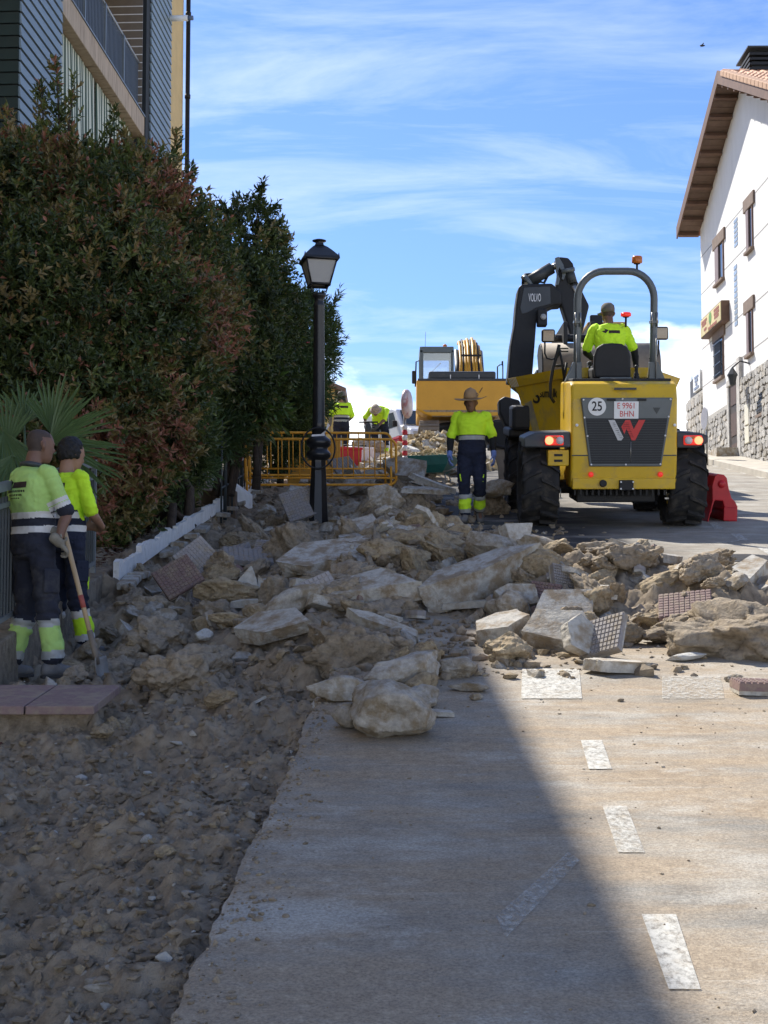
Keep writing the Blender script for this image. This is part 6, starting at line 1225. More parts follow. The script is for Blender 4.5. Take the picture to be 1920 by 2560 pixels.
def prismY(q, pts, Y, w, mi=0):
    """side profile given in pixels at distance Y, extruded w metres away from the viewer"""
    q.prism([at(px, py, Y) for px, py in pts], (0, w, 0), mi); return q
def dark_excavator():
    Y = 24.0; t = thing('dark_excavator', 'charcoal excavator whose raised boom hangs a wide bucket over the dumper skip', 'excavator', (3.4, 26.0, S * 26.0)); inv = t.location.copy()
    def B(q, name, m, bevel=0.02, par=None): o = q.build(name, m, par or t, bevel=bevel); o.location = -Vector(inv) if par is None else (0, 0, 0); return o
    z6 = lambda x, y: (1240 + x / 3.318, 640 + y / 3.318)
    ch, bk = M['charcoal'], M['black']
    # boom: upright lower half, knee, short upper half carrying the lettering
    q = MB(); prismY(q, [z6(95, 1040), z6(120, 740), z6(152, 560), z6(165, 400), z6(185, 260), z6(215, 232), z6(465, 225), z6(545, 300), z6(548, 400), z6(480, 405), z6(400, 445), z6(360, 480), z6(335, 560), z6(320, 760), z6(298, 1040)], Y, 0.42); boom = B(q, 'boom', bk, 0.03)
    q = MB(); prismY(q, [z6(232, 262), z6(448, 252), z6(455, 395), z6(330, 430), z6(262, 470), z6(215, 480), z6(200, 430)], Y - 0.012, 0.02); side = B(q, 'boom_side_plate', mat('blue_grey_plate', (0.045, 0.051, 0.057), 0.45, 0.2, 3), 0.004)
    lp = at(*z6(322, 348), Y - 0.02); o = text('VOLVO', 0.185, M['text_white'], t, lp - inv, (R(90), 0, 0), sx=0.33, bold=True)
    # boom cylinder and arm cylinder
    P = lambda x, y, d=0.2: at(*z6(x, y), Y) + Vector((0, d, 0)) - inv
    MB().tube([P(270, 195), P(475, 75)], 0.10, 12).build('arm_cylinder', M['charcoal'], t); MB().tube([P(475, 75), P(530, 45)], 0.055, 10).build('cylinder_rod', M['steel'], t); MB().tube([P(255, 205), P(285, 185)], 0.14, 10).build('cylinder_foot', M['grey_paint'], t)
    MB().tube([P(310, 128), P(250, 132), P(235, 160), P(233, 215)], 0.025, 8).build('hydraulic_hose', bk, t); MB().tube([P(440, 140), P(410, 200), P(375, 190), P(330, 215)], 0.022, 8).build('hydraulic_hose', bk, t)
    q = MB(); prismY(q, [z6(490, 20), z6(530, 5), z6(600, 12), z6(640, 60), z6(652, 110), z6(648, 150), z6(760, 380), z6(775, 410), z6(705, 690), z6(625, 690), z6(590, 560), z6(540, 400), z6(490, 280), z6(500, 230), z6(520, 130)], Y + 0.08, 0.30); B(q, 'arm', bk, 0.03)
    q = MB(); prismY(q, [z6(490, 15), z6(520, 5), z6(560, 70), z6(580, 150), z6(560, 200), z6(545, 190), z6(550, 130), z6(525, 95), z6(512, 140), z6(530, 190), z6(520, 240), z6(500, 240), z6(505, 130)], Y + 0.02, 0.05); B(q, 'arm_bracket', M['grey_paint'], 0.006)
    MB().tube([P(610, 110, 0.1), P(640, 215, 0.1)], 0.085, 12).build('bucket_cylinder', M['charcoal'], t); MB().tube([P(640, 215, 0.1), P(685, 335, 0.1)], 0.05, 10).build('cylinder_rod', M['steel'], t)
    MB().tube([P(545, 130, -0.02), P(650, 110, -0.02)], 0.035, 8).build('hose_bundle', M['grey_paint'], t)
    MB().box(P(375, 525, -0.1), (0.16, 0.18, 0.28)).build('work_light', bk, t, bevel=0.02); MB().lathe([(0.05, 0), (0.05, -0.01), (0.01, -0.012)], 12, P(382, 525, -0.2), axis='y').build('light_lens', M['milkglass'], t)
    # wide ditching bucket seen from behind, hanging over the skip
    yb_ = Y - 1.9; bl = at(1360, 900, yb_); br = at(1650, 900, yb_); ztop = at(1500, 848, yb_).z; zlow = at(1500, 955, yb_).z; Rr = (ztop - zlow) * 0.62
    q = MB(); n = 14; prof = [(math.cos(R(-80 + 215 * i / n)) * Rr, math.sin(R(-80 + 215 * i / n)) * Rr) for i in range(n + 1)]; xs = (bl.x, br.x); vs = []
    for x in xs:
        for (a, b) in prof: vs.append((x, yb_ + 0.55 - a if False else yb_ + 0.5 - a, ztop - Rr + b))
    q.add(vs, [(i, i + 1, n + 2 + i, n + 1 + i) for i in range(n)], 0, True); o = B(q, 'bucket', M['dustysteel'], 0); so_ = o.modifiers.new('solid', 'SOLIDIFY'); so_.thickness = 0.03
    for x, m in ((bl.x - 0.02, bk), (br.x + 0.0, M['dustysteel'])):
        q = MB(); q.prism([(x, yb_ + 0.5 - a * 1.03, ztop - Rr + b * 1.03) for a, b in prof], (0.035, 0, 0)); B(q, 'bucket_side', m, 0.006)
    q = MB(); c = at(1455, 835, yb_); q.b6(c.x - 0.24, c.x - 0.18, yb_ + 0.3, yb_ + 1.9, c.z - 0.1, c.z + 0.25).b6(c.x + 0.18, c.x + 0.24, yb_ + 0.3, yb_ + 1.9, c.z - 0.1, c.z + 0.25).cyl((c.x - 0.35, yb_ + 0.6, c.z + 0.05), (c.x + 0.35, yb_ + 0.6, c.z + 0.05), 0.06); B(q, 'bucket_linkage', bk, 0.01)
    for px in (1360, 1378, 1390): MB().cyl(at(px, 840, yb_) - inv + Vector((0, 0, 0)), at(px, 848, yb_) - inv, 0.03, n=8).build('bucket_stud', bk, t)
    # slewing body, cab and tracks behind the dumper
    zg = S * 27.0; bx = at(1400, 1000, 27).x; top = at(1300, 850, 27.0).z
    q = MB(); q.b6(bx - 0.55, bx + 1.7, 26.0, 29.0, zg + 1.05, min(top, zg + 2.0)); B(q, 'upper_body', ch, 0.08)
    cx = at(1512, 900, 26).x; q = MB(); q.b6(cx - 0.30, cx + 0.30, 25.8, 27.6, zg + 1.1, at(1512, 815, 25.8).z); cab = B(q, 'cab', M['glass'], 0.06)
    q = MB(); zt_ = at(1512, 815, 25.8).z; q.b6(cx - 0.34, cx + 0.34, 25.75, 27.65, zt_ - 0.02, zt_ + 0.07); B(q, 'cab_roof', mat('tan_cab_roof', (0.42, 0.27, 0.09), 0.6, 0.15), 0.03)
    for x in (cx - 0.29, cx + 0.29): q = MB(); q.b6(x - 0.04, x + 0.04, 25.76, 25.86, zg + 1.1, zt_); B(q, 'cab_pillar', bk, 0.01)
    q = MB(); p = at(1488, 798, 25.6); q.b6(p.x - 0.10, p.x + 0.12, 25.5, 25.6, p.z - 0.12, p.z + 0.06); B(q, 'cab_mirror', bk, 0.02)
    q = MB(); q.cyl((bx + 0.9, 27.5, zg + 0.75), (bx + 0.9, 27.5, zg + 1.1), 0.6); B(q, 'slew_ring', bk, 0)
    for x in (bx - 0.45, bx + 1.1):
        q = MB(); pr = [(26.0 + 0.4 - 0.42 * math.sin(R(180 * i / 8)), zg + 0.45 + 0.42 * math.cos(R(180 * i / 8))) for i in range(9)] + [(28.8 + 0.42 * math.sin(R(180 * i / 8)), zg + 0.45 - 0.42 * math.cos(R(180 * i / 8)) + S * 2) for i in range(9)]; q.prism([(x, y, z) for y, z in pr], (0.5, 0, 0)); B(q, 'track', bk, 0.02)
    # grey blade and links showing beside the dumper wheel
    q = MB(); a = at(1248, 1185, 24.6); q.prism([at(px, py, 24.6) for px, py in ((1225, 1125), (1270, 1123), (1268, 1198), (1247, 1199), (1245, 1165), (1240, 1150))], (0, 0.06, 0)); B(q, 'blade', M['dustysteel'], 0.008)
    q = MB(); q.box(at(1250, 1090, 25), (0.4, 0.5, 0.45)).tube([at(1228, 1080, 24.8), at(1240, 1115, 24.6), at(1265, 1120, 24.6)], 0.035, 8).lathe([(0.24, -0.1), (0.24, 0.1)], 14, at(1245, 1085, 24.9), axis='y'); B(q, 'blade_arm', bk, 0.02)
    q = MB(); q.prism([at(px, py, 22.6) for px, py in ((1246, 1000), (1262, 990), (1300, 1000), (1310, 1070), (1290, 1085), (1262, 1060), (1248, 1030))], (0, 0.3, 0)); B(q, 'side_guard', bk, 0.03)
    return t
dark_excavator()
def amber_excavator():
    Y = 47.0; s = Y / F; c = at(1160, 1105, Y); t = thing('amber_excavator', 'amber tracked excavator seen from its counterweight up the street', 'excavator', (c.x, Y, c.z - 0.05)); 
    X = lambda px: (px - 1160) * s; Zq = lambda py: (1105 - py) * s + 0.05; ZY = lambda py, y: at(1160, py, 47 + y).z - t.location.z
    am, bk, ch = M['amber'], M['black'], M['charcoal']
    q = MB(); n = 12
    def sec(y, k): return [(X(1041) * 1, y, Zq(1022)), (X(1041), y, Zq(946)), (X(1279), y, Zq(946)), (X(1279), y, Zq(1022)), (X(1262), y, Zq(1033)), (X(1240), y, Zq(1040)), (X(1080), y, Zq(1040)), (X(1058), y, Zq(1033))]
    q.prism(sec(0, 1), (0, 1.0, 0)); cw = q.build('counterweight', am, t, bevel=0.06, seg=3)
    MB().b6(X(1044), X(1276), -0.02, 0.5, Zq(950), Zq(944)).build('top_trim', ch, t, bevel=0.01); MB().prism([(X(1056), -0.01, Zq(1024)), (X(1264), -0.01, Zq(1024)), (X(1240), 0.02, Zq(1040)), (X(1082), 0.02, Zq(1040))], (0, 0.1, 0)).build('muddy_chin', M['soil'], cw)
    MB().prism([(X(1198), -0.012, Zq(980)), (X(1200), -0.012, Zq(980)), (X(1208), -0.012, Zq(967)), (X(1206), -0.012, Zq(967))], (0, 0.01, 0)).build('scratch', bk, cw)
    MB().b6(X(1072), X(1242), 0.15, 1.6, Zq(944), Zq(923)).build('engine_hood', ch, t, bevel=0.06); 
    for px in (1127, 1199): MB().b6(X(px) - 0.015, X(px) + 0.015, 0.1, 0.14, Zq(944), Zq(933)).build('grab_handle', M['white'], t)
    MB().b6(X(1045), X(1276), 0.9, 3.4, Zq(1030), Zq(948)).build('upper_body', am, t, bevel=0.05)
    cy0, cy1 = 1.5, 3.0; x0, x1 = X(1052), X(1141); zt, zb = ZY(866, 1.5), Zq(948); pr = M['charcoal']
    cb = MB().b6(x0, x1, cy0, cy1, zt - 0.22, zt).b6(x0, x0 + 0.12, cy0, cy0 + 0.1, zb, zt - 0.1).b6(x1 - 0.10, x1, cy0, cy0 + 0.1, zb, zt - 0.1).b6(x0, x0 + 0.1, cy1 - 0.1, cy1, zb, zt - 0.1).b6(x1 - 0.1, x1, cy1 - 0.1, cy1, zb, zt - 0.1).b6(x0, x1, cy0, cy0 + 0.08, zb, zb + 0.25).b6(x0, x1, cy1 - 0.08, cy1, zb, zb + 0.2).build('cab', mat('cab_grey', (0.10, 0.125, 0.13), 0.4, 0.1), t, bevel=0.03)
    gl = bpy.data.materials.new('clear_cab_glass'); gl.use_nodes = True; nt = gl.node_tree; mx = nt.nodes.new('ShaderNodeMixShader'); tr = nt.nodes.new('ShaderNodeBsdfTransparent'); tr.inputs[0].default_value = (0.80, 0.86, 0.9, 1); gy = nt.nodes.new('ShaderNodeBsdfGlossy'); gy.inputs['Roughness'].default_value = 0.05; mx.inputs[0].default_value = 0.12; nt.links.new(tr.outputs[0], mx.inputs[1]); nt.links.new(gy.outputs[0], mx.inputs[2]); nt.links.new(mx.outputs[0], nt.nodes['Material Output'].inputs[0]); M['clear'] = gl
    MB().b6(x0 + 0.12, x1 - 0.1, cy0 + 0.03, cy0 + 0.045, zb + 0.25, zt - 0.22).build('rear_pane', gl, cb); MB().b6(x0 + 0.1, x1 - 0.1, cy1 - 0.045, cy1 - 0.03, zb + 0.2, zt - 0.22).build('front_pane', gl, cb)
    MB().b6(x0 + 0.25, x0 + 0.62, cy0 + 0.5, cy0 + 0.62, zb + 0.1, zb + 0.36).build('seat_back', bk, cb, bevel=0.04); MB().tube([(x0 + 0.35, cy1 - 0.02, zt - 0.7), (x0 + 0.75, cy1 - 0.02, zt - 0.3)], 0.012, 5).build('wiper', bk, cb)
    MB().tube([(X(1066), cy0 + 0.1, zt), (X(1066), cy0 + 0.1, Zq(852))], [0.04, 0.03], 8).tube([(X(1066), cy0 + 0.1, Zq(853)), (X(1066) + 0.02, cy0 + 0.1, Zq(800))], 0.006, 4).build('antenna', bk, cb)
    MB().lathe([(0.07, zt), (0.075, zt + 0.03), (0.065, zt + 0.12), (0.02, zt + 0.15)], 12, (X(1119), cy0 + 0.4, 0)).build('beacon', M['amberlens'], cb)
    MB().b6(X(1032), X(1044), cy0 + 0.3, cy0 + 0.42, Zq(934), Zq(900)).build('mirror', bk, cb, bevel=0.03); MB().tube([(X(1041), cy0 + 0.35, Zq(942)), (X(1043), cy0 + 0.35, Zq(876)), (x0 + 0.1, cy0 + 0.35, Zq(870))], 0.025, 6).build('mirror_arm', bk, cb)
    # raised boom seen end-on: plates, cylinders and hoses fanned together
    yb0 = 2.6; g = random.Random(3); bm_ = MB().prism([(X(1166), yb0, Zq(948)), (X(1224), yb0, Zq(948)), (X(1216), yb0 + 2.4, ZY(856, yb0 + 2.4)), (X(1172), yb0 + 2.4, ZY(856, yb0 + 2.4))], (0, 0.25, 0.05)).build('boom', am, t, bevel=0.02)
    for i, (px, top, m) in enumerate(((1166, 855, am), (1173, 850, bk), (1179, 853, am), (1187, 848, am), (1194, 850, bk), (1200, 846, am), (1207, 852, am), (1213, 858, bk), (1218, 866, am))):
        MB().tube([(X(px) + 0.02 * (i - 4), yb0 - 0.08, Zq(945)), (X(px), yb0 + 0.6, ZY(905, yb0 + 0.6)), (X(px) * 1.03, yb0 + 1.3, ZY(top + 14, yb0 + 1.3)), (X(px) * 1.05, yb0 + 2.0, ZY(top, yb0 + 2.0)), (X(px) * 1.05, yb0 + 2.4, ZY(top + 5, yb0 + 2.4))], 0.035 if m is bk else 0.05, 7).build('hydraulic_pipe', m, bm_)
    MB().b6(X(1166), X(1220), yb0 + 0.5, yb0 + 0.6, ZY(890, 3.1), ZY(886, 3.1)).build('pipe_clamp', bk, bm_)
    for px, a, b in ((1157, 878, 925), (1222, 880, 920)): MB().tube([(X(px), yb0 + 0.3, Zq(b)), (X(px), yb0 + 1.4, ZY(a, yb0 + 1.4))], 0.09, 10).build('boom_cylinder', ch, bm_)
    MB().tube([(X(1256), 1.8, Zq(944)), (X(1256), 1.8, Zq(890)), (X(1262), 1.8, Zq(885)), (X(1270), 1.8, Zq(884)), (X(1270), 1.8, Zq(944))], 0.022, 6).tube([(X(1269), 1.8, Zq(886)), (X(1269), 1.8, Zq(875))], 0.03, 6).build('hand_rail', bk, t)
    MB().cyl((0, 2.0, Zq(1062)), (0, 2.0, Zq(1040)), 0.75, n=20).b6(-0.8, 0.8, 1.0, 3.2, Zq(1085), Zq(1058)).build('undercarriage', bk, t)
    shoe = MB().box((0, 0, 0), (0.62, 0.19, 0.05)).box((0, 0.05, 0.035), (0.62, 0.03, 0.04)).mesh('track_shoe', M['dustysteel'])
    for cxp in (1073, 1247):
        x = X(cxp); tr_ = MB().prism([(x - 0.22, y, z) for y, z in [(0.15 - 0.28 * math.sin(R(180 * i / 6)), 0.36 + 0.28 * math.cos(R(180 * i / 6))) for i in range(7)] + [(3.6 + 0.28 * math.sin(R(180 * i / 6)), 0.36 - 0.28 * math.cos(R(180 * i / 6))) for i in range(7)]], (0.44, 0, 0)).build('track', bk, t)
        for i in range(9): a = R(-90 + 180 * i / 8); link('track_shoe', shoe, tr_, loc=(x, 0.15 - 0.34 * math.cos(a), 0.36 + 0.34 * math.sin(a)), rot=(a + R(90) if False else R(90) - a + R(0), 0, 0))
        for i in range(16): link('track_shoe', shoe, tr_, loc=(x, 0.25 + i * 0.21, 0.70))
    return t
amber_excavator()
def van():
    Y = 54.0; s = Y / F; c = at(1085, 1005, Y); c.z -= 1.98; t = thing('white_van', 'white van parked behind the bending worker, mostly hidden', 'van', (c.x, Y, c.z), (0, 0, R(22)))
    wm = mat('white_car_paint', (0.70, 0.71, 0.73), 0.25, 0.02, coat=0.4)
    prof = [(-0.0, 0.28), (-0.02, 0.75), (0.12, 0.98), (0.75, 1.12), (1.05, 1.22), (1.55, 1.86), (1.9, 1.96), (4.6, 1.98), (4.75, 1.8), (4.8, 0.35), (4.7, 0.25)]
    b = MB().prism([(-0.9, y, z) for y, z in prof], (1.8, 0, 0)).build('body', wm, t, bevel=0.09, seg=3)
    MB().prism([(-0.78, 1.02, 1.25), (0.78, 1.02, 1.25), (0.72, 1.5, 1.82), (-0.72, 1.5, 1.82)], (0, -0.02, 0.02)).build('windscreen', M['glass'], b)
    for x in (-0.905, 0.885):
        MB().prism([(x, 1.35, 1.2), (x, 2.2, 1.2), (x, 2.2, 1.78), (x, 1.75, 1.78)], (0.02, 0, 0)).build('side_window', M['glass'], b); MB().prism([(x, 2.3, 1.2), (x, 3.3, 1.2), (x, 3.3, 1.78), (x, 2.3, 1.78)], (0.02, 0, 0)).build('side_window', M['glass'], b)
        MB().b6(x - 0.16 if x < 0 else x + 0.02, x if x < 0 else x + 0.18, 1.35, 1.47, 1.2, 1.42).build('mirror', M['black'], b, bevel=0.03)
        MB().b6(x, x + 0.02, 2.25, 2.27, 0.4, 1.8).build('door_seam', M['black'], b)
    for x in (-0.62, 0.62): MB().b6(x - 0.2, x + 0.2, -0.03, 0.05, 0.72, 0.88).build('headlight', M['milkglass'], b, bevel=0.02)
    MB().b6(-0.45, 0.45, -0.035, 0.02, 0.45, 0.66).build('radiator_grille', M['black'], b)
    for x in (-0.8, 0.8):
        for y in (0.85, 3.9): w = MB().lathe([(0.2, -0.1), (0.32, -0.1), (0.33, 0), (0.32, 0.1), (0.2, 0.1)], 20, (x, y, 0.32), axis='x').build('wheel', M['rubber'], t); MB().lathe([(0.03, -0.11), (0.2, -0.09), (0.2, 0.09), (0.03, 0.11)], 16, (x, y, 0.32), axis='x').build('rim', M['steel'], w)
van()
def wrapped_sign():
    b = at(1012, 1105, 31); t = thing('wrapped_road_sign', 'round road sign wrapped in plastic with tape round its post', 'road sign', (b.x, b.y, S * 31 - 0.1), (0, 0, R(73)))
    z = lambda py: (at(1008, py, 31).z - t.location.z); R0 = (z(974) - z(1046)) / 2; zc = (z(974) + z(1046)) / 2
    MB().tube([(0, 0, 0), (0, 0, z(1000))], 0.03, 8).build('post', M['steel'], t); wm = mat('wrapping_film', (0.52, 0.40, 0.38), 0.4, 0.25, 7, col2=(0.35, 0.07, 0.07), c2amt=(0.5, 0.62), c2scale=5)
    q = MB().lathe([(0.02, -0.05), (R0 * 0.9, -0.05), (R0, -0.02), (R0, 0.03), (R0 * 0.85, 0.06), (0.02, 0.07)], 26, (0, -0.05, zc), axis='y'); q.build('disc', wm, t)
    for i in range(7): MB().lathe([(0.05, 0), (0.06, 0.05), (0.05, 0.1)], 8, (0.01 * (i % 2), 0, 0.35 + i * 0.11)).build('tape_wrap', M['tape_red'] if i % 2 else M['tape_white'], t)
wrapped_sign()
def edge_sign():
    b = gnd(1768, 1150); b = at(1768, 1160, 34.0); t = thing('round_road_sign', 'round white road sign on a thin post by the stone wall', 'road sign', (b.x, b.y, S * 34), (0, 0, R(-86)))
    z = lambda py: at(1772, py, 34).z - S * 34; zc = (z(1018) + z(1075)) / 2; r = (z(1018) - z(1075)) / 2
    MB().tube([(0, 0, -0.2), (0, 0, z(1022))], 0.028, 8).build('post', M['steel'], t); MB().lathe([(0.01, -0.01), (r, -0.01), (r, 0.01), (0.01, 0.01)], 30, (0, -0.04, zc), axis='y', smooth=False).build('disc', M['white'], t); MB().lathe([(r * 0.62, -0.013), (r * 0.98, -0.013), (r * 0.98, -0.016), (r * 0.62, -0.016)], 30, (0, -0.04, zc), axis='y', smooth=False).build('ring', mat('sign_grey', (0.3, 0.3, 0.33), 0.5, 0.1), t)
edge_sign()
def wheelbarrow():
    b = at(1078, 1150, 27.5); t = thing('wheelbarrow', 'teal wheelbarrow heaped with pale straw-like debris behind the man in the hat', 'wheelbarrow', (b.x, b.y, at(1078, 1138, 27.5).z - 0.60), (0, 0, R(75))); t.scale = (0.72, 0.72, 0.72)
    tp = [(-0.55, -0.6), (0.55, -0.6), (0.55, 0.5), (-0.55, 0.5)]; q = MB(); a = [(x, y, 0.78) for x, y in tp]; m_ = [(x * 0.85, y * 0.85, 0.55) for x, y in tp]; c = [(x * 0.55, y * 0.6, 0.36) for x, y in tp]
    for u, v in ((a, m_), (m_, c)): q.add(u + v, [(i, (i + 1) % 4, 4 + (i + 1) % 4, 4 + i) for i in range(4)])
    q.poly(c); o = q.build('tray', M['teal'], t); sd = o.modifiers.new('solid', 'SOLIDIFY'); sd.thickness = 0.012
    for x in (-0.22, 0.22): MB().tube([(x, 0.75, 0.3), (x * 1.2, 0.2, 0.34), (x * 1.3, -0.5, 0.38), (x * 1.4, -1.1, 0.62)], 0.02, 8).build('handle', M['steel'], t); MB().tube([(x * 1.25, -0.4, 0.37), (x * 1.25, -0.5, 0.0)], 0.018, 8).build('leg', M['steel'], t)
    w = MB().lathe([(0.1, -0.05), (0.18, -0.05), (0.2, 0), (0.18, 0.05), (0.1, 0.05)], 20, (0, 0.78, 0.2), axis='x').build('wheel', M['rubber'], t)
    g = random.Random(9); q = MB(); sm2 = mat('straw_debris', (0.48, 0.38, 0.22), 0.9, 0.3, 9)
    for i in range(420):
        x, y = g.gauss(0, 0.27), g.gauss(0, 0.27); z = 0.86 + 0.14 * math.exp(-(x * x + y * y) * 8) - 0.1 * g.random(); a = g.uniform(0, 6.28); L = g.uniform(0.04, 0.16); q.box((x, y, z), (L, 0.02, 0.012), (g.gauss(0, 0.4), g.gauss(0, 0.4), a))
    o = q.build('debris', sm2, t); o['kind'] = 'stuff'
wheelbarrow()
def spoil_heap():
    """pale heap of split rubble glowing in the sun up the street"""
    g = random.Random(12); q = MB(); c = at(1075, 1110, 33.0); sm2 = bpy.data.materials['straw_debris']
    for i in range(900):
        x, y = g.gauss(0, 0.8), g.gauss(0, 0.8); z = max(0, 0.75 * math.exp(-(x * x + y * y) * 1.1)) + g.uniform(-0.08, 0.05); L = g.uniform(0.06, 0.28); q.box((c.x + x, c.y + y, S * (c.y + y) + z), (L, L * g.uniform(0.2, 0.6), L * g.uniform(0.1, 0.4)), (g.gauss(0, 0.6), g.gauss(0, 0.6), g.uniform(0, 6.28)), 0 if g.random() < 0.7 else 1)
    tag(q.build('spoil_heap', [sm2, M['mortar']]), 'pale sunlit heap of splintered debris before the amber excavator tracks', 'debris', kind='stuff')
spoil_heap()
def red_barrier():
    b = gnd(1775, 1304); Yb = b.y; s = Yb / F; t = thing('plastic_road_barrier', 'red plastic A-shaped road barrier end standing beside the dumper wheel', 'barrier', (b.x + 0.0, Yb, S * Yb - 0.005), (math.atan(S), 0, R(8)))
    X = lambda zx: ((1560 + zx / 4.608) - 1775) * s; Z = lambda zy: (1304 - (1100 + zy / 4.608)) * s
    out = [(955, 940), (1010, 700), (1000, 520), (1030, 410), (1060, 385), (1140, 392), (1175, 430), (1205, 560), (1240, 660), (1285, 700), (1318, 760), (1318, 940), (1220, 940), (1200, 820), (1168, 800), (1135, 695), (1040, 690), (1015, 770), (1005, 830), (990, 860), (975, 940)]
    MB().prism([(X(x), 0, Z(y)) for x, y in out], (0, 0.95, 0)).build('body', M['red'], t, bevel=0.025, seg=3)
    MB().lathe([(0.055, 0.02), (0.052, -0.01), (0.035, -0.03), (0.01, -0.036)], 18, (X(1112), 0, Z(500)), axis='y').build('coupling_knob', M['red'], t)
    MB().b6(X(1150), X(1300), -0.012, 0.02, Z(925), Z(770)).build('foot_panel', M['red'], t, bevel=0.01)
red_barrier()
def site_clutter():
    """coloured odds and ends behind the barriers"""
    for px, py, Y, d, m, nm, lab, cat in ((870, 1105, 33, (0.5, 0.4, 0.45), M['red'], 'red_crate', 'red plastic crate behind the barriers beside the standing worker', 'crate'), (905, 1110, 34, (0.45, 0.4, 0.5), M['white'], 'white_drum', 'white container behind the barriers beneath the bending worker', 'container'), (1018, 1096, 33.5, (0.5, 0.4, 0.4), M['red'], 'red_canister', 'red fuel canister by the wrapped road sign', 'canister')):
        c = at(px, py, Y); z = top_z(c.x, c.y); t = thing(nm, lab, cat, (c.x, c.y, z), (0, 0, R(20)))
        MB().box((0, 0, d[2] / 2), d, None, 0, taper=1.08).build('body', m, t, bevel=0.04); MB().b6(-d[0] * 0.56, d[0] * 0.56, -d[1] * 0.56, d[1] * 0.56, d[2] - 0.02, d[2] + 0.04).build('lid', m, t, bevel=0.015); MB().tube([(-0.1, 0, d[2] + 0.03), (-0.1, 0, d[2] + 0.1), (0.1, 0, d[2] + 0.1), (0.1, 0, d[2] + 0.03)], 0.015, 6).build('handle', M['black'], t)
    c = at(775, 1130, 30.0); o = MB().b6(-0.45, 0.62, 0, 0.04, -0.1, 0.95).build('orange_board', mat('orange_board', (0.5, 0.24, 0.03), 0.6, 0.1), None, bevel=0.01); o.location = (c.x, c.y, top_z(c.x, c.y)); tag(o, 'orange sheet leaning behind the barrier next to the lamp post', 'board')
site_clutter()
def bird():
    c = at(1756, 114, 60); q = MB(); q.lathe([(0.005, -0.12), (0.04, -0.06), (0.045, 0.02), (0.025, 0.08), (0.005, 0.12)], 8, c, axis='x')
    for sg in (-1, 1): q.add([c + Vector((0, 0, 0)), c + Vector((0.05, sg * 0.14, 0.06)), c + Vector((-0.02, sg * 0.26, 0.02)), c + Vector((-0.05, sg * 0.1, 0.0))], [(0, 1, 2, 3)])
    tag(q.build('bird', M['black']), 'tiny dark bird flying high above the gabled house', 'bird')
bird()
# ================================================================ PEOPLE
def cr(pts, n=6):
    """Catmull-Rom through the points"""
    P = [Vector(p) for p in pts]; P = [P[0] * 2 - P[1]] + P + [P[-1] * 2 - P[-2]]; out = []
    for i in range(1, len(P) - 2):
        for k in range(n):
            t = k / n; out.append(0.5 * ((2 * P[i]) + (P[i + 1] - P[i - 1]) * t + (2 * P[i - 1] - 5 * P[i] + 4 * P[i + 1] - P[i + 2]) * t * t + (3 * P[i] - P[i - 1] - 3 * P[i + 1] + P[i + 2]) * t ** 3))
    return out + [P[-2]]
def limb(q, pts, rad, n=14, sub=5, flat=1.0):
    C = cr(pts, sub); m = len(C); rr = [float(np.interp(i / (m - 1) * (len(rad) - 1), range(len(rad)), rad)) for i in range(m)]
    d0 = (C[1] - C[0]).normalized(); d1 = (C[-1] - C[-2]).normalized()
    path = [C[0] - d0 * rr[0] * 0.75, C[0] - d0 * rr[0] * 0.45] + C + [C[-1] + d1 * rr[-1] * 0.45, C[-1] + d1 * rr[-1] * 0.75]
    q.tube(path, [rr[0] * 0.4, rr[0] * 0.83] + rr + [rr[-1] * 0.83, rr[-1] * 0.4], n, flat=flat); return q
def loft(q, rings, n=20):
    vs = []
    for (c, rx, fy, a, b) in rings:
        c, rx, fy = Vector(c), Vector(rx).normalized(), Vector(fy).normalized()
        for j in range(n): t = 2 * math.pi * j / n; cs, sn = math.cos(t), math.sin(t); e = 0.82; vs.append(c + rx * a * math.copysign(abs(cs) ** e, cs) + fy * b * math.copysign(abs(sn) ** e, sn))
    k = len(rings); q.add(vs, [(i * n + j, i * n + (j + 1) % n, (i + 1) * n + (j + 1) % n, (i + 1) * n + j) for i in range(k - 1) for j in range(n)], 0, True); o = len(q.v) - len(vs)
    q.f.append(tuple(o + j for j in range(n))[::-1]); q.m.append(0); q.sm.append(True); q.f.append(tuple(o + (k - 1) * n + j for j in range(n))); q.m.append(0); q.sm.append(True); return q
def blob(q, c, r, n=12):
    c = Vector(c); rx, ry, rz = r if hasattr(r, '__len__') else (r, r, r); q.lathe([(max(0.02, math.sin(math.pi * i / 8)), -math.cos(math.pi * i / 8) * rz) for i in range(9)], n, c, sx=rx, sy=ry); return q
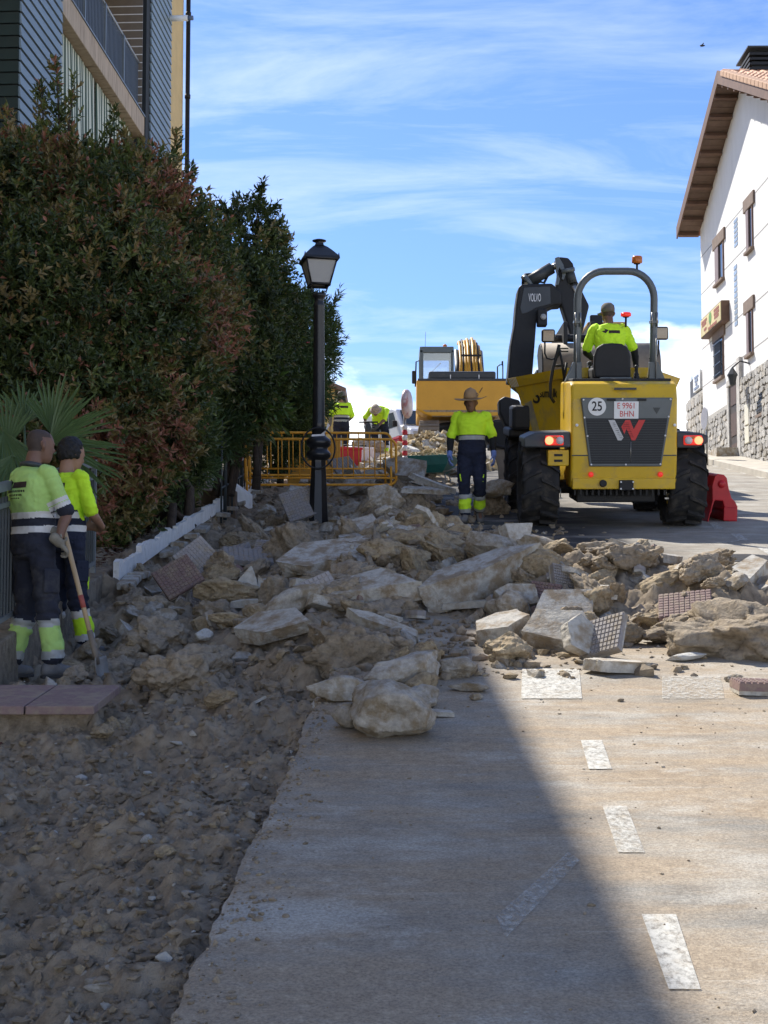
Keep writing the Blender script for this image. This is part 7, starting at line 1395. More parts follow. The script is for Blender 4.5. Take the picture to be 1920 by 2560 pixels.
def skin(q, name, mats, parent, voxel=0.012, it=3, zone=None, wrinkle=0.0, seed=0, wfreq=9):
    """fuse the shapes into one continuous surface"""
    me = q.mesh('tmp', M['skin']); o = bpy.data.objects.new('tmp', me); COL.objects.link(o); r = o.modifiers.new('r', 'REMESH'); r.mode = 'VOXEL'; r.voxel_size = voxel; s_ = o.modifiers.new('s', 'SMOOTH'); s_.factor = 0.5; s_.iterations = it
    dg = bpy.context.evaluated_depsgraph_get(); m2 = bpy.data.meshes.new_from_object(o.evaluated_get(dg)); bpy.data.objects.remove(o); m2.name = name; n = len(m2.vertices)
    if wrinkle:
        co = np.empty(n * 3, np.float32); m2.vertices.foreach_get('co', co); co = co.reshape(-1, 3); no = np.empty(n * 3, np.float32); m2.vertices.foreach_get('normal', no); no = no.reshape(-1, 3)
        w = np.abs(fbm(co * np.array([wfreq, wfreq, wfreq * 1.7]) + 0.6 * fbm(co * 4, seed + 5, 2)[:, None], seed, 3)); co = co + no * ((w - 0.35) * wrinkle)[:, None]; m2.vertices.foreach_set('co', co.astype(np.float32).ravel())
    m2.materials.clear()
    for m in mats: m2.materials.append(m)
    k = len(m2.polygons); m2.polygons.foreach_set('use_smooth', np.ones(k, bool))
    if zone:
        ce = np.empty(k * 3, np.float32); m2.polygons.foreach_get('center', ce); ce = ce.reshape(-1, 3); m2.polygons.foreach_set('material_index', np.asarray(zone(ce), np.int32))
    m2.update(); return link(name, m2, parent)
def seg_d(C, a, b):
    a, b = np.array(a, float), np.array(b, float); ab = b - a; t = np.clip(((C - a) @ ab) / (ab @ ab), 0, 1); return np.linalg.norm(C - (a + t[:, None] * ab), axis=1), t
def hand(q, wrist, d, nrm, side, curl=0.5, scale=1.0, spread=0.12):
    """palm and five separate bent fingers; d = direction wrist->knuckles, nrm = back of the hand"""
    w, d, nrm = Vector(wrist), Vector(d).normalized(), Vector(nrm).normalized(); nrm = (nrm - d * nrm.dot(d)).normalized(); s_ = d.cross(nrm).normalized() * side; k = scale
    loft(q, [(w, s_, nrm, 0.027 * k, 0.020 * k), (w + d * 0.03 * k, s_, nrm, 0.033 * k, 0.017 * k), (w + d * 0.088 * k, s_, nrm, 0.042 * k, 0.014 * k)], 12)
    for i, (off, L) in enumerate(((-0.031, 0.066), (-0.010, 0.074), (0.011, 0.069), (0.031, 0.054))):
        p = w + d * 0.082 * k + s_ * off * k; pts = [p]; dd = (d + s_ * off * spread * 20 * 0.1).normalized(); a = 0
        for L_, c in ((0.45, curl * 0.8), (0.32, curl), (0.25, curl * 0.8)):
            a += c; v = dd * math.cos(a) - nrm * math.sin(a); p = p + v * L * L_ * k; pts.append(p)
        limb(q, pts, [0.0095 * k, 0.009 * k, 0.0085 * k, 0.007 * k], 8, 3)
    p = w + d * 0.025 * k - s_ * 0.030 * k; v1 = (d * 0.6 - s_ * 0.75 - nrm * 0.25).normalized(); v2 = (d * 0.85 - s_ * 0.25 - nrm * (0.3 + 0.5 * curl)).normalized()
    limb(q, [p, p + v1 * 0.038 * k, p + v1 * 0.038 * k + v2 * 0.032 * k, p + v1 * 0.038 * k + v2 * 0.055 * k], [0.013 * k, 0.011 * k, 0.0095 * k, 0.008 * k], 8, 3); return q
def person(label, loc, rz, J, look, build=1.0, group=None, rot=None):
    """J: joints in the person's own frame (facing +y, x to their right side, metres); look: clothes"""
    t = thing('person', label, 'person', loc, rot or (0, 0, R(rz)), group)
    D = dict(pel=(0, 0, 0.95), wst=(0, 0, 1.10), chs=(0, 0.0, 1.30), nek=(0, -0.01, 1.47), hed=(0, 0.02, 1.625), sl=(-0.185, -0.01, 1.42), sr=(0.185, -0.01, 1.42), el=(-0.25, -0.03, 1.13), er=(0.25, -0.03, 1.13), wl=(-0.25, 0.06, 0.88), wr=(0.25, 0.06, 0.88),
             hl=(-0.095, 0, 0.93), hr=(0.095, 0, 0.93), kl=(-0.11, 0.03, 0.50), kr=(0.11, 0.03, 0.50), al=(-0.12, -0.02, 0.09), ar=(0.12, -0.02, 0.09), tl=(0, 1, 0), tr=(0, 1, 0), face=(0, 1, 0), up=(0, 0, 1), hdl=None, hdr=None, hnl=None, hnr=None, cl=0.45, crr=0.45)
    D.update(J); V = {k: (Vector(v) if isinstance(v, tuple) else v) for k, v in D.items()}; b = build
    rt = (V['sr'] - V['sl']).normalized(); spine = [V['pel'], V['wst'], V['chs'], V['nek']]
    hip = (V['hr'] - V['hl']).normalized()
    def fwd(i, r): d = (spine[min(i + 1, 3)] - spine[max(i - 1, 0)]).normalized(); return d.cross(r).normalized() * -1 if False else r.cross(d).normalized() * -1
    def torso(q, g, lo=True):
        f0, f1, f2, f3 = (fwd(0, hip), fwd(1, (rt + hip).normalized()), fwd(2, rt), fwd(3, rt)); up0 = (spine[1] - spine[0]).normalized()
        rings = ([(V['pel'] - up0 * 0.10, hip, f0, 0.135 * b + g, 0.10 * b + g), (V['pel'] - up0 * 0.03, hip, f0, 0.165 * b + g, 0.118 * b + g)] if lo else []) + [(V['pel'].lerp(V['wst'], 0.4), hip, f0, 0.160 * b + g, 0.115 * b + g), (V['wst'], (rt + hip).normalized(), f1, 0.150 * b + g, 0.110 * b + g), (V['wst'].lerp(V['chs'], 0.5), rt, f2, 0.165 * b + g, 0.122 * b + g), (V['chs'], rt, f2, 0.180 * b + g, 0.125 * b + g), (V['chs'].lerp(V['nek'], 0.5), rt, f2, 0.176 * b + g, 0.108 * b + g), (V['chs'].lerp(V['nek'], 0.82), rt, f3, 0.125 * b + g, 0.080 * b + g), (V['nek'] + (V['nek'] - V['chs']).normalized() * 0.0, rt, f3, 0.066 + g * 0.5, 0.060 + g * 0.5)]
        loft(q, rings); return q
    # ---- body: one continuous surface
    q = MB(); torso(q, -0.012); fc = V['face'].normalized(); up = V['up'].normalized(); up = (up - fc * up.dot(fc)).normalized(); er_ = fc.cross(up).normalized(); H = V['hed']
    limb(q, [V['nek'] - (V['nek'] - V['chs']).normalized() * 0.06, V['nek'].lerp(H, 0.4) - fc * 0.012, H - up * 0.04 - fc * 0.015], [0.062, 0.056, 0.06], 14)
    loft(q, [(H - up * 0.118 + fc * 0.045, er_, fc, 0.030, 0.030), (H - up * 0.095 + fc * 0.030, er_, fc, 0.050, 0.060), (H - up * 0.055 + fc * 0.014, er_, fc, 0.064, 0.082), (H + fc * 0.004, er_, fc, 0.073, 0.095), (H + up * 0.045, er_, fc, 0.076, 0.098), (H + up * 0.085 - fc * 0.006, er_, fc, 0.066, 0.085), (H + up * 0.110 - fc * 0.008, er_, fc, 0.042, 0.055), (H + up * 0.120 - fc * 0.008, er_, fc, 0.016, 0.02)], 18)
    limb(q, [H + up * 0.012 + fc * 0.094, H - up * 0.022 + fc * 0.112, H - up * 0.030 + fc * 0.100], [0.009, 0.014, 0.012], 8, 3); limb(q, [H + up * 0.022 + fc * 0.090 - er_ * 0.04, H + up * 0.026 + fc * 0.098, H + up * 0.022 + fc * 0.090 + er_ * 0.04], [0.009, 0.008, 0.009], 8, 3); limb(q, [H - up * 0.066 + fc * 0.088 - er_ * 0.02, H - up * 0.066 + fc * 0.095, H - up * 0.066 + fc * 0.088 + er_ * 0.02], [0.007, 0.009, 0.007], 8, 3)
    for sg in (-1, 1): limb(q, [H + up * 0.022 + er_ * sg * 0.076 - fc * 0.012, H + er_ * sg * 0.082 - fc * 0.014, H - up * 0.030 + er_ * sg * 0.074 - fc * 0.008], [0.013, 0.015, 0.009], 8, 3, flat=1.4)
    for s_, e_, w_, hd, hn, side, cu in ((V['sl'], V['el'], V['wl'], V['hdl'], V['hnl'], -1, D['cl']), (V['sr'], V['er'], V['wr'], V['hdr'], V['hnr'], 1, D['crr'])):
        limb(q, [s_ + (V['chs'] - s_) * 0.25, s_, s_.lerp(e_, 0.5), e_, e_.lerp(w_, 0.35), w_], [0.055, 0.056 * b, 0.048 * b, 0.038, 0.040, 0.026], 12, 4)
        d = hd or (w_ - e_); n_ = hn or Vector((side, 0.1, 0))
        if not look.get('glove'): hand(q, w_ + d.normalized() * 0.01, d, n_, side, cu)
    for h_, k_, a_, td in ((V['hl'], V['kl'], V['al'], V['tl']), (V['hr'], V['kr'], V['ar'], V['tr'])):
        limb(q, [h_, h_.lerp(k_, 0.5), k_, k_.lerp(a_, 0.35), a_], [0.082 * b, 0.072 * b, 0.052, 0.050, 0.034], 12, 4); limb(q, [a_ + Vector((0, 0, -0.03)), a_ + td.normalized() * 0.12 + Vector((0, 0, -0.05))], [0.035, 0.028], 8, 3)
    Hc = np.array(H); Fn = np.array(fc); Un = np.array(up); Rn = np.array(er_)
    def bz(C):
        L = C - Hc; f, u, r = L @ Fn, L @ Un, L @ Rn; nh = (np.linalg.norm(L, axis=1) < 0.16)
        mi = np.zeros(len(C), int); hairz = nh & ((u > 0.062 + 0.05 * (f > 0.05)) | ((f < -0.02) & (u > -0.045) & (np.abs(r) < 0.09))) & ~((np.abs(r) > 0.077) & (u < 0.04)); mi[hairz] = 1; lip = nh & (np.abs(u + 0.066) < 0.006) & (f > 0.085); mi[lip] = 2; return mi
    sk = look.get('skin', M['skin']); lipm = M['skin_dark']
    body = skin(q, 'body', [sk, look.get('scalp', M['stubble']), lipm], t, look.get('voxel', 0.011), 2, bz)
    for sg in (-1, 1): MB().lathe([(0.002, -0.011), (0.009, -0.006), (0.011, 0), (0.009, 0.006), (0.002, 0.011)], 10, H + up * 0.006 + er_ * sg * 0.031 + fc * 0.082).build('eye', M['white'], body); MB().lathe([(0.001, -0.005), (0.005, 0), (0.001, 0.005)], 8, H + up * 0.006 + er_ * sg * 0.031 + fc * 0.0905).build('pupil', M['ink'], body)
    # ---- shirt
    q = MB(); torso(q, look.get('loose', 0.018)); st = look.get('sleeve', 0.92)
    for s_, e_ in ((V['sl'], V['el']), (V['sr'], V['er'])): limb(q, [s_ + (V['chs'] - s_) * 0.3, s_, s_.lerp(e_, 0.5), s_.lerp(e_, st)], [0.062, 0.066 * b, 0.061 * b, 0.064 * b], 14, 4)
    bands = look['bands']; sb = look.get('sleeve_bands', [])
    def sz(C):
        mi = np.zeros(len(C), int); ds, ts = seg_d(C, V['pel'], V['nek']); z = ts; 
        arms = [seg_d(C, V['sl'], V['el']), seg_d(C, V['sr'], V['er'])]; lat = np.minimum(arms[0][0], arms[1][0]); tt = np.where(arms[0][0] < arms[1][0], arms[0][1], arms[1][1]); dl_ = np.abs((C - np.array(V['wst'])) @ np.array(rt)); isarm = (lat < 0.098) & (dl_ > 0.165 * b + 0.01) | ((lat < 0.085) & (tt > 0.3) & (dl_ > 0.14 * b + 0.02))
        for a, b_, m in bands: mi[(~isarm) & (z >= a) & (z < b_)] = m
        for a, b_, m in sb: mi[isarm & (tt >= a) & (tt < b_)] = m
        return mi
    sh = skin(q, 'shirt', look['shirt_mats'], t, look.get('sv', 0.011), 4, sz, look.get('wr', 0.013), seed=int(abs(loc[0]) * 100), wfreq=7)
    if look.get('collar'):
        f3 = fwd(3, rt); MB().tube([V['nek'] + rt * 0.072 * math.cos(R(24 * i)) + f3 * 0.070 * math.sin(R(24 * i)) + Vector((0, 0, 0.012 + 0.012 * math.sin(R(24 * i)) * -1)) for i in range(15)], 0.018, 8, closed=True).build('collar', look['collar'], sh)
    # ---- undersleeves / gloves
    for (s_, e_, w_, hd, hn, side, cu) in ((V['sl'], V['el'], V['wl'], V['hdl'], V['hnl'], -1, D['cl']), (V['sr'], V['er'], V['wr'], V['hdr'], V['hnr'], 1, D['crr'])):
        if look.get('arm'): q = MB(); limb(q, [s_.lerp(e_, 0.75), e_, e_.lerp(w_, 0.35), w_.lerp(e_, 0.08)], [0.054, 0.049, 0.049, 0.036], 12, 5); skin(q, 'undersleeve', [look['arm']], t, 0.010, 3, None, 0.006, 3)
        if look.get('glove'): q = MB(); d = hd or (w_ - e_); n_ = hn or Vector((side, 0.1, 0)); hand(q, w_ + d.normalized() * 0.0, d, n_, side, cu, 1.12); limb(q, [w_ - d.normalized() * 0.04, w_ + d.normalized() * 0.02], [0.040, 0.036], 10, 3); skin(q, 'glove', [look['glove']], t, 0.0055, 1)
    # ---- trousers
    q = MB(); f0 = fwd(0, hip); up0 = (spine[1] - spine[0]).normalized(); loft(q, [(V['pel'] - up0 * 0.13, hip, f0, 0.13 * b, 0.11 * b), (V['pel'] - up0 * 0.04, hip, f0, 0.180 * b, 0.135 * b), (V['pel'] + up0 * 0.04, hip, f0, 0.176 * b, 0.128 * b), (V['pel'] + up0 * 0.10, hip, f0, 0.166 * b, 0.120 * b)])
    for h_, k_, a_ in ((V['hl'], V['kl'], V['al']), (V['hr'], V['kr'], V['ar'])): limb(q, [h_, h_.lerp(k_, 0.5), k_, k_.lerp(a_, 0.5), k_.lerp(a_, 0.93)], [0.105 * b, 0.094 * b, 0.080, 0.077, 0.076], 14, 5)
    lb = look['leg_bands']
    def tz(C):
        mi = np.zeros(len(C), int); A = [seg_d(C, V['kl'], V['al']), seg_d(C, V['kr'], V['ar'])]; 
        for dist, tt in A:
            for a, b_, m in lb: mi[(dist < 0.10) & (tt > a) & (tt <= b_)] = m
        return mi
    tr = skin(q, 'trousers', look['leg_mats'], t, 0.012, 4, tz, 0.022, seed=5, wfreq=6)
    for h_, k_, sg in ((V['hl'], V['kl'], -1), (V['hr'], V['kr'], 1)):
        c = h_.lerp(k_, 0.62) + Vector((sg * 0.085 * b, 0, 0)); MB().box(c, (0.025, 0.13, 0.17)).build('cargo_pocket', look['leg_mats'][0], tr, bevel=0.012)
        if look.get('piping'): a, b2 = h_.lerp(k_, 0.72) + Vector((sg * 0.06, 0.075, 0)), h_.lerp(k_, 0.95) + Vector((sg * 0.045, 0.075, 0)); MB().tube([a, b2], 0.009, 6).build('piping', M['hivis'], tr)
    # ---- boots
    for a_, k_, td in ((V['al'], V['kl'], V['tl']), (V['ar'], V['kr'], V['tr'])):
        td = td.normalized(); dn = (Vector((0, 0, -1)) if not look.get('dn') else look['dn']); dn = (dn - td * dn.dot(td)).normalized(); sd = td.cross(dn).normalized(); q = MB(); q0 = a_ + dn * 0.045
        loft(q, [(q0 - td * 0.085 + dn * 0.005, sd, dn, 0.022, 0.03), (q0 - td * 0.07, sd, dn, 0.038, 0.046), (q0 + td * 0.02, sd, dn, 0.043, 0.052), (q0 + td * 0.10 + dn * 0.010, sd, dn, 0.050, 0.040), (q0 + td * 0.165 + dn * 0.016, sd, dn, 0.046, 0.032), (q0 + td * 0.195 + dn * 0.020, sd, dn, 0.026, 0.020)], 16)
        limb(q, [a_ - dn * 0.07, a_, a_ + dn * 0.03], [0.056, 0.052, 0.05], 12, 4); bo = skin(q, 'boot', [look.get('boot', M['boot'])], t, 0.009, 3, None, 0.004, 2)
        q = MB(); sq = q0 + dn * 0.038; ol = [(-0.085, 0.03), (-0.05, 0.042), (0.03, 0.040), (0.11, 0.052), (0.17, 0.044), (0.20, 0.018)]; q.prism([sq + td * y + sd * x for y, x in ol] + [sq + td * y - sd * x for y, x in ol[::-1]], dn * 0.022); q.build('sole', M['sole'], bo, bevel=0.005)
    return t, V, sh, body
def wrap(o, surf, parent_t, direction, off=0.004):
    """press flat print onto the cloth: vertices travel along 'direction' (thing space) until they meet the surface"""
    bv = BVHTree.FromPolygons([v.co[:] for v in surf.data.vertices], [p.vertices[:] for p in surf.data.polygons]); d = Vector(direction).normalized(); mb = o.matrix_basis.copy(); me = o.data
    for v in me.vertices:
        p = mb @ v.co; h = bv.ray_cast(p - d * 0.25, d, 0.6); v.co = (h[0] - d * off) if h[0] else p
    o.matrix_basis = Matrix.Identity(4); me.update(); return o
def grid_patch(c, ux, uz, w, h, nx=14, nz=6):
    c, ux, uz = Vector(c), Vector(ux), Vector(uz); q = MB(); q.add([c + ux * (w * (i / nx - 0.5)) + uz * (h * (j / nz - 0.5)) for j in range(nz + 1) for i in range(nx + 1)], [(j * (nx + 1) + i, j * (nx + 1) + i + 1, (j + 1) * (nx + 1) + i + 1, (j + 1) * (nx + 1) + i) for j in range(nz) for i in range(nx)], 0, True); return q
M['print_brown'] = mat('dark_brown_print', (0.035, 0.02, 0.018), 0.7, 0.05)
def back_print(t, sh, V, lines=True, k=1.0, faded=False):
    """firm's mark on the back of the shirt: bar, house mark, three lines of lettering"""
    pm = M['print_brown']; dirv = (0, 1, 0); z0 = V['chs'].z + 0.045; y = -0.3; cx = V['chs'].x
    o = grid_patch((cx + 0.045 * k, y, z0), (1, 0, 0), (0, 0, 1), 0.145 * k, 0.042 * k).build('print_bar', pm, t); wrap(o, sh, t, dirv)
    q = MB(); q.add([(cx - 0.07, y, z0 - 0.02), (cx - 0.03, y, z0 + 0.022), (cx - 0.09, y, z0 + 0.05), (cx - 0.075, y, z0 + 0.02), (cx - 0.055, y, z0 + 0.034), (cx - 0.12, y, z0 + 0.01)], [(0, 1, 4, 3), (5, 0, 3), (3, 4, 2)]); o = q.build('print_mark', pm, t); wrap(o, sh, t, dirv)
    if lines:
        for i, (s_, sz) in enumerate((('OBRAS Y SERVICIOS', 0.030), ('91 855 10 83', 0.034), ('www', 0.022))[:0]): pass
        for i, (w, dz) in enumerate(((0.20, -0.045), (0.14, -0.072), (0.085, -0.094))):
            x = cx - w / 2
            while x < cx + w / 2:
                lw = random.uniform(0.006, 0.012); o = grid_patch((x + lw / 2, y, z0 + dz), (1, 0, 0), (0, 0, 1), lw, 0.015 if i < 2 else 0.009, 1, 1).build('print_letter', pm, t); wrap(o, sh, t, dirv, 0.003); x += lw + 0.006
HV = [M['hivis'], M['navy'], M['reflect']]; LEG = [M['navy'], M['hivis'], M['reflect']]
BANDS = [(0.0, 0.06, 1), (0.06, 0.155, 2), (0.155, 0.27, 1), (0.27, 0.37, 2), (0.37, 0.39, 1)]; LB = [(0.36, 0.50, 2), (0.50, 0.82, 1), (0.82, 0.95, 2)]
# near worker with the shovel
def near_pair():
    Y = 10.45; p = at(78, 1690, Y); z = top_z(p.x, p.y); p.z = p.z - 0.0
    dz = p.z - z
    hv = [M['hivis_faded'], M['navy_dusty'], M['reflect']]
    # shovel tip and handle in his own frame (he faces up-street and to the road)
    rz = -43; c, s_ = math.cos(R(-rz)), math.sin(R(-rz))
    def loc(px, py, Yq): w = at(px, py, Yq) - p; return Vector((w.x * c - w.y * s_, w.x * s_ + w.y * c, w.z))
    g1 = loc(162, 1342, 10.35); g2 = loc(170, 1372, 10.32); tip = loc(242, 1690, 10.3); d = (tip - g1).normalized()
    J = dict(nek=(0, -0.02, 1.47), hed=(0.0, 0.04, 1.625), chs=(0, -0.02, 1.29), er=(0.25, 0.10, 1.14), el=(-0.22, 0.14, 1.12), wr=tuple(g2 + Vector((-0.02, -0.07, 0.05))), wl=tuple(g1 + Vector((-0.07, -0.03, 0.03))), kl=(-0.115, 0.03, 0.5), kr=(0.12, 0.04, 0.5), al=(-0.16, -0.06, 0.09), ar=(0.15, 0.08, 0.09), tr=(0.35, 1, 0), tl=(-0.15, 1, 0), face=(0.12, 1, -0.06), hdr=(0.1, 0.75, -0.6), hnr=(0.6, 0.1, 0.8), hdl=(0.75, 0.4, -0.45), hnl=(-0.3, 0.5, 0.8), crr=0.95, cl=0.95)
    t, V, sh, b = person('worker in faded green polo leaning on a shovel beside the metal railing', p, rz, J, dict(shirt_mats=hv, bands=[(0.0, 0.10, 1), (0.10, 0.195, 2), (0.195, 0.30, 1), (0.30, 0.385, 2)], sleeve_bands=[(0.62, 0.72, 2), (0.74, 0.84, 2), (0.84, 1.1, 1)], leg_mats=[M['navy_dusty'], M['hivis_faded'], M['reflect_dull']], leg_bands=[(0.26, 0.38, 2), (0.38, 0.78, 1), (0.78, 0.92, 2)], skin=M['skin_dark'], scalp=M['stubble'], glove=M['glove_grey'], collar=M['charcoal'], sleeve=0.95, loose=0.024, voxel=0.010, sv=0.0075), 0.97)
    back_print(t, sh, V)
    # shovel: a thing of its own
    a = at(160, 1325, 10.33); e = at(240, 1640, 10.28); tp = at(243, 1692, 10.26); sv = thing('shovel', 'worn round-point shovel with ash handle held by the worker in the green polo', 'shovel', tp); A, E = a - tp, e - tp; dd = (E - A).normalized()
    MB().tube([A, A.lerp(E, 0.55), E], [0.018, 0.0175, 0.017], 10).build('handle', M['wood'], sv); MB().tube([A.lerp(E, 0.52), A.lerp(E, 0.62)], 0.0185, 10).build('red_band', mat('worn_red_paint', (0.33, 0.08, 0.06), 0.7, 0.3, 20), sv); MB().tube([A.lerp(E, 0.80), E, E + dd * 0.06], [0.021, 0.022, 0.014], 10).build('socket', M['dustysteel'], sv)
    sx = Vector((0.30, 1.0, 0.1)); sx = (sx - dd * sx.dot(dd)).normalized(); nz = dd.cross(sx).normalized(); q = MB(); rows = []; B0 = E + dd * 0.01; L = 0.27
    for f, w in ((0, 0.085), (0.08, 0.1), (0.4, 0.105), (0.7, 0.09), (0.9, 0.05), (1.0, 0.012)):
        c0 = B0 + dd * (L * f); rows.append([c0 + sx * (w * u) * 0.85 + nz * (0.035 * u * u - 0.02 * math.sin(f * 3.0)) for u in (-1, -0.5, 0, 0.5, 1)])
    q.add([v for r in rows for v in r], [(i * 5 + j, i * 5 + j + 1, (i + 1) * 5 + j + 1, (i + 1) * 5 + j) for i in range(5) for j in range(4)], 0, True); o = q.build('blade', mat('worn_blade', (0.33, 0.30, 0.26), 0.5, 0.25, 9, metal=0.4, col2=(0.22, 0.17, 0.12), c2amt=(0.5, 0.65)), sv); sd = o.modifiers.new('solid', 'SOLIDIFY'); sd.thickness = 0.004
    # second worker, fresh hi-vis shirt, just beyond
    Y2 = 11.9; p2 = at(160, 1636, Y2)
    J2 = dict(hed=(0.0, 0.05, 1.605), nek=(0, -0.01, 1.46), er=(0.245, 0.05, 1.13), el=(-0.24, 0.08, 1.13), wr=(0.13, 0.27, 1.03), wl=(-0.10, 0.27, 1.04), face=(0.16, 1, -0.22), al=(-0.13, -0.05, 0.09), ar=(0.14, 0.10, 0.09), tr=(0.3, 1, 0), hdr=(-0.8, 0.5, 0), hdl=(0.8, 0.5, 0))
    t2, V2, sh2, b2 = person('young worker with curly black hair in bright yellow shirt, back turned', p2, -38, J2, dict(shirt_mats=HV, bands=BANDS, leg_mats=LEG, leg_bands=LB, skin=M['skin'], scalp=M['hair'], sleeve=0.97, loose=0.026, piping=True, voxel=0.010, sv=0.0075), 0.92)
    back_print(t2, sh2, V2); H = V2['hed']; q = MB(); g = random.Random(8); f = V2['face'].normalized()
    for i in range(420):
        d = Vector((g.gauss(0, 1), g.gauss(0, 1), g.gauss(0.35, 0.9))).normalized()
        if d.dot(f) > 0.45 and d.z < 0.55: continue
        if d.z < -0.5: continue
        blob(q, H + Vector((d.x * 0.082, d.y * 0.098, d.z * 0.108 + 0.025)) - f * 0.012, g.uniform(0.017, 0.027), 6)
    skin(q, 'hair', [M['hair']], t2, 0.008, 1, None, 0.006, 4, 30)
near_pair()
def hat_man():
    p = gnd(1180, 1306); p = Vector((p.x, p.y, S * p.y + 0.0)); 
    J = dict(pel=(0, 0, 0.94), hed=(0.01, 0.07, 1.575), nek=(0, 0.0, 1.465), er=(0.275, -0.03, 1.14), el=(-0.275, -0.02, 1.14), wr=(0.29, 0.05, 0.89), wl=(-0.29, 0.06, 0.89), hr=(0.09, 0, 0.92), hl=(-0.09, 0, 0.92), kr=(0.095, 0.12, 0.51), ar=(0.085, 0.10, 0.095), tr=(0.12, 1, -0.1), kl=(-0.10, 0.10, 0.50), al=(-0.10, -0.20, 0.17), tl=(-0.1, 0.85, -0.55), face=(0.12, 1, -0.16), cl=0.4, crr=0.5)
    t, V, sh, b = person('worker in tan wide-brim hat and blue gloves walking beside the dumper', p, 176, J, dict(shirt_mats=[M['hivis'], M['navy'], M['reflect_dull']], bands=[(0.0, 0.275, 1), (0.275, 0.375, 2), (0.375, 0.40, 1)], leg_mats=[M['navy'], M['hivis'], M['reflect_dull']], leg_bands=LB, skin=M['skin_dark'], arm=M['sleeve_black'], glove=M['glove_blue'], sleeve=0.95, loose=0.02, piping=True), 1.03)
    H = V['hed']; f = V['face'].normalized(); ht = thing('sun_hat', 'tan wide-brim hat with looped cord worn by the walking worker', 'hat'); ht.parent = None
    M4 = t.matrix_basis.copy(); up = (Vector((0, 0, 1)) - f * f.z).normalized(); rgt = f.cross(up); c = H + up * 0.058; rot = Matrix((rgt, f, up)).transposed(); ht.matrix_basis = M4 @ (Matrix.Translation(c) @ rot.to_4x4())
    prof = [(0.088, 0.0), (0.093, 0.03), (0.085, 0.08), (0.066, 0.115), (0.036, 0.134), (0.012, 0.146), (0.004, 0.15)]; q = MB().lathe(prof, 24, sx=1.0, sy=1.18); q.build('hat_crown', M['hat'], ht)
    q = MB(); n = 32; vs = []
    for (r, dz) in ((0.085, 0.004), (0.14, -0.012), (0.195, -0.012), (0.215, -0.006)):
        for j in range(n): a = 2 * math.pi * j / n; vs.append((r * math.cos(a), r * math.sin(a) * 1.08, dz + 0.03 * (abs(math.cos(a)) ** 3) * (r / 0.19) ** 2 * (0.9 if math.cos(a) < 0 else 0.25) - 0.012 * (r / 0.19) * max(0, math.sin(a))))
    q.add(vs, [(i * n + j, i * n + (j + 1) % n, (i + 1) * n + (j + 1) % n, (i + 1) * n + j) for i in range(3) for j in range(n)], 0, True); o = q.build('hat_brim', M['hat'], ht); sd = o.modifiers.new('solid', 'SOLIDIFY'); sd.thickness = 0.005
    MB().tube([(-0.092 + 0.014 * math.cos(R(30 * i)), 0.03, 0.05 + 0.018 * math.sin(R(30 * i))) for i in range(12)], 0.005, 6, closed=True).build('hat_cord', M['cap'], ht)
    ht['label'] = 'tan wide-brim hat with looped cord worn by the walking worker'
hat_man()
def driver():
    p = DUMPER.matrix_basis @ Vector((DU(1546), 0.30, DZ(948) + 0.0)); base = p - Vector((0, 0, 0.82))
    J = dict(pel=(0, -0.02, 0.98), wst=(0, -0.05, 1.14), chs=(0, -0.04, 1.36), nek=(0, -0.02, 1.53), hed=(-0.01, 0.03, 1.685), sl=(-0.19, -0.02, 1.475), sr=(0.19, -0.02, 1.475), el=(-0.29, 0.10, 1.20), er=(0.33, 0.02, 1.20), wl=(-0.18, 0.36, 1.15), wr=(0.375, 0.16, 0.99), hl=(-0.10, 0.02, 0.95), hr=(0.10, 0.02, 0.95), kl=(-0.17, 0.44, 0.96), kr=(0.17, 0.44, 0.96), al=(-0.18, 0.52, 0.55), ar=(0.18, 0.52, 0.55), face=(-0.16, 1, 0.0))
    t, V, sh, b = person('dumper driver in yellow shirt and grey cap on the black seat, back turned', base, -0.5, J, dict(shirt_mats=HV, bands=[(0.0, 0.2, 1)], leg_mats=LEG, leg_bands=LB, skin=M['skin_dark'], arm=M['sleeve_black'], sleeve=0.9, loose=0.024), 1.03)
    back_print(t, sh, V, False, 1.0); H = V['hed']; f = V['face'].normalized(); cp = thing('baseball_cap', 'grey baseball cap worn by the dumper driver', 'cap'); up = Vector((0, 0, 1)); rg = f.cross(up).normalized(); up = rg.cross(f); cp.matrix_basis = t.matrix_basis @ (Matrix.Translation(H + up * 0.03) @ Matrix((rg, f, up)).transposed().to_4x4())
    MB().lathe([(0.092, -0.02), (0.095, 0.03), (0.086, 0.075), (0.056, 0.105), (0.01, 0.116)], 20, sx=0.95, sy=1.18).build('cap_dome', M['cap'], cp)
    q = MB(); vs = []
    for r, dz in ((0.08, 0.0), (0.165, -0.02)):
        for j in range(9): a = R(35 + 110 * j / 8); vs.append((r * math.cos(a) * 0.85, r * math.sin(a) * 1.1, dz))
    q.add(vs, [(j, j + 1, 10 + j, 9 + j) for j in range(8)], 0, True); o = q.build('cap_peak', M['cap'], cp); sd = o.modifiers.new('solid', 'SOLIDIFY'); sd.thickness = 0.006
    MB().lathe([(0.006, 0), (0.011, 0.004), (0.004, 0.008)], 8, (0, 0, 0.106)).build('cap_button', M['cap'], cp); MB().tube([(0.03 * math.cos(R(18 * i)), -0.1, 0.02 + 0.025 * math.sin(R(18 * i))) for i in range(11)], 0.006, 6).build('cap_strap', M['skin_dark'], cp)
driver()
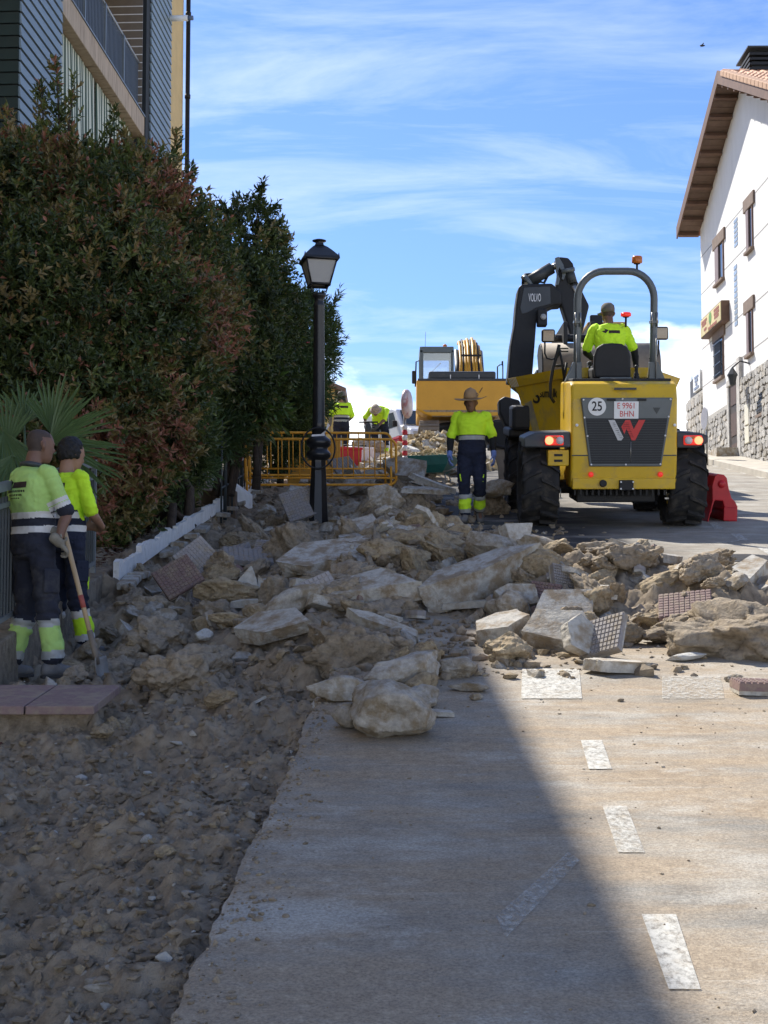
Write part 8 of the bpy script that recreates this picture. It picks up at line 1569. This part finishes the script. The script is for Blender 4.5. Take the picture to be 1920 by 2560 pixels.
def far_pair():
    Y = 37.0; s = Y / F; p = at(853, 1152, Y); 
    J = dict(er=(0.28, 0.06, 1.14), el=(-0.27, 0.02, 1.13), wr=(0.20, 0.24, 1.05), wl=(-0.28, 0.08, 0.88), face=(0.1, 1, -0.1))
    t, V, sh, b = person('standing worker in yellow shirt and dark cap, back turned, behind the barriers', p, 6, J, dict(shirt_mats=[M['hivis'], M['navy'], M['reflect_dull']], bands=BANDS, leg_mats=LEG, leg_bands=LB, skin=M['skin'], sleeve=0.95, voxel=0.014, arm=M['boot']), 1.12)
    back_print(t, sh, V, False, 1.4); H = V['hed']; cp = thing('flap_cap', 'dark cap with neck flap worn by the standing worker', 'cap'); cp.matrix_basis = t.matrix_basis @ Matrix.Translation(H + Vector((0, 0, 0.035)))
    MB().lathe([(0.10, -0.01), (0.10, 0.05), (0.075, 0.095), (0.02, 0.108)], 16, sx=0.95, sy=1.1).build('cap_dome', M['cap'], cp); MB().lathe([(0.095, -0.02), (0.15, -0.035), (0.155, -0.03), (0.09, 0.0)], 20).build('cap_brim', M['cap'], cp); MB().lathe([(0.09, -0.02), (0.105, -0.10), (0.10, -0.14)], 16, sy=0.8).build('neck_flap', M['ink'], cp)
    # bending worker with a breaker
    p2 = at(952, 1150, 36.0)
    J2 = dict(pel=(0.05, -0.10, 0.95), wst=(0.03, 0.02, 1.07), chs=(0.0, 0.22, 1.16), nek=(-0.01, 0.38, 1.20), hed=(0.05, 0.52, 1.15), sl=(-0.19, 0.33, 1.17), sr=(0.19, 0.33, 1.20), el=(-0.16, 0.50, 0.93), er=(0.33, 0.42, 0.98), wl=(0.0, 0.62, 0.74), wr=(0.30, 0.52, 0.74), face=(0.25, 0.75, -0.85), up=(0, 0.8, 0.6), hr=(0.13, -0.1, 0.93), hl=(-0.06, -0.1, 0.93), kr=(0.16, -0.02, 0.5), kl=(-0.12, -0.02, 0.5))
    t2, V2, sh2, b2 = person('worker bending over a breaker behind the barriers, pale patterned cap', p2, 172, J2, dict(shirt_mats=[M['hivis'], M['navy'], M['reflect_dull']], bands=[(0.0, 0.12, 1)], leg_mats=LEG, leg_bands=LB, skin=M['skin_dark'], sleeve=0.95, voxel=0.014, glove=M['charcoal']), 1.05)
    H = V2['hed']; f = V2['face'].normalized(); up = V2['up']; up = (up - f * up.dot(f)).normalized(); rg = f.cross(up); cp = thing('patterned_cap', 'pale patterned cap worn by the bending worker', 'cap'); cp.matrix_basis = t2.matrix_basis @ (Matrix.Translation(H + up * 0.035) @ Matrix((rg, f, up)).transposed().to_4x4())
    MB().lathe([(0.105, -0.01), (0.105, 0.05), (0.08, 0.1), (0.02, 0.115)], 16, sx=0.95, sy=1.1).build('cap_dome', mat('patterned_cloth', (0.34, 0.29, 0.23), 0.9, 0.5, 25), cp); MB().lathe([(0.09, -0.02), (0.145, -0.03), (0.15, -0.022), (0.09, 0.0)], 20).build('cap_brim', bpy.data.materials['patterned_cloth'], cp)
    c = at(920, 1080, 35.5); bk = thing('breaker_hammer', 'grey hand-held breaker gripped by the bending worker', 'tool', (c.x, c.y, c.z)); MB().lathe([(0.03, -0.55), (0.03, -0.2), (0.075, -0.18), (0.085, 0.1), (0.06, 0.2), (0.03, 0.22)], 14).build('body', M['charcoal'], bk); MB().tube([(-0.22, 0, 0.24), (0.24, 0, 0.24)], 0.02, 8).build('handle', M['black'], bk); MB().tube([(0, 0, -0.5), (0, 0, -0.95)], [0.018, 0.008], 8).build('chisel', M['steel'], bk)
far_pair()
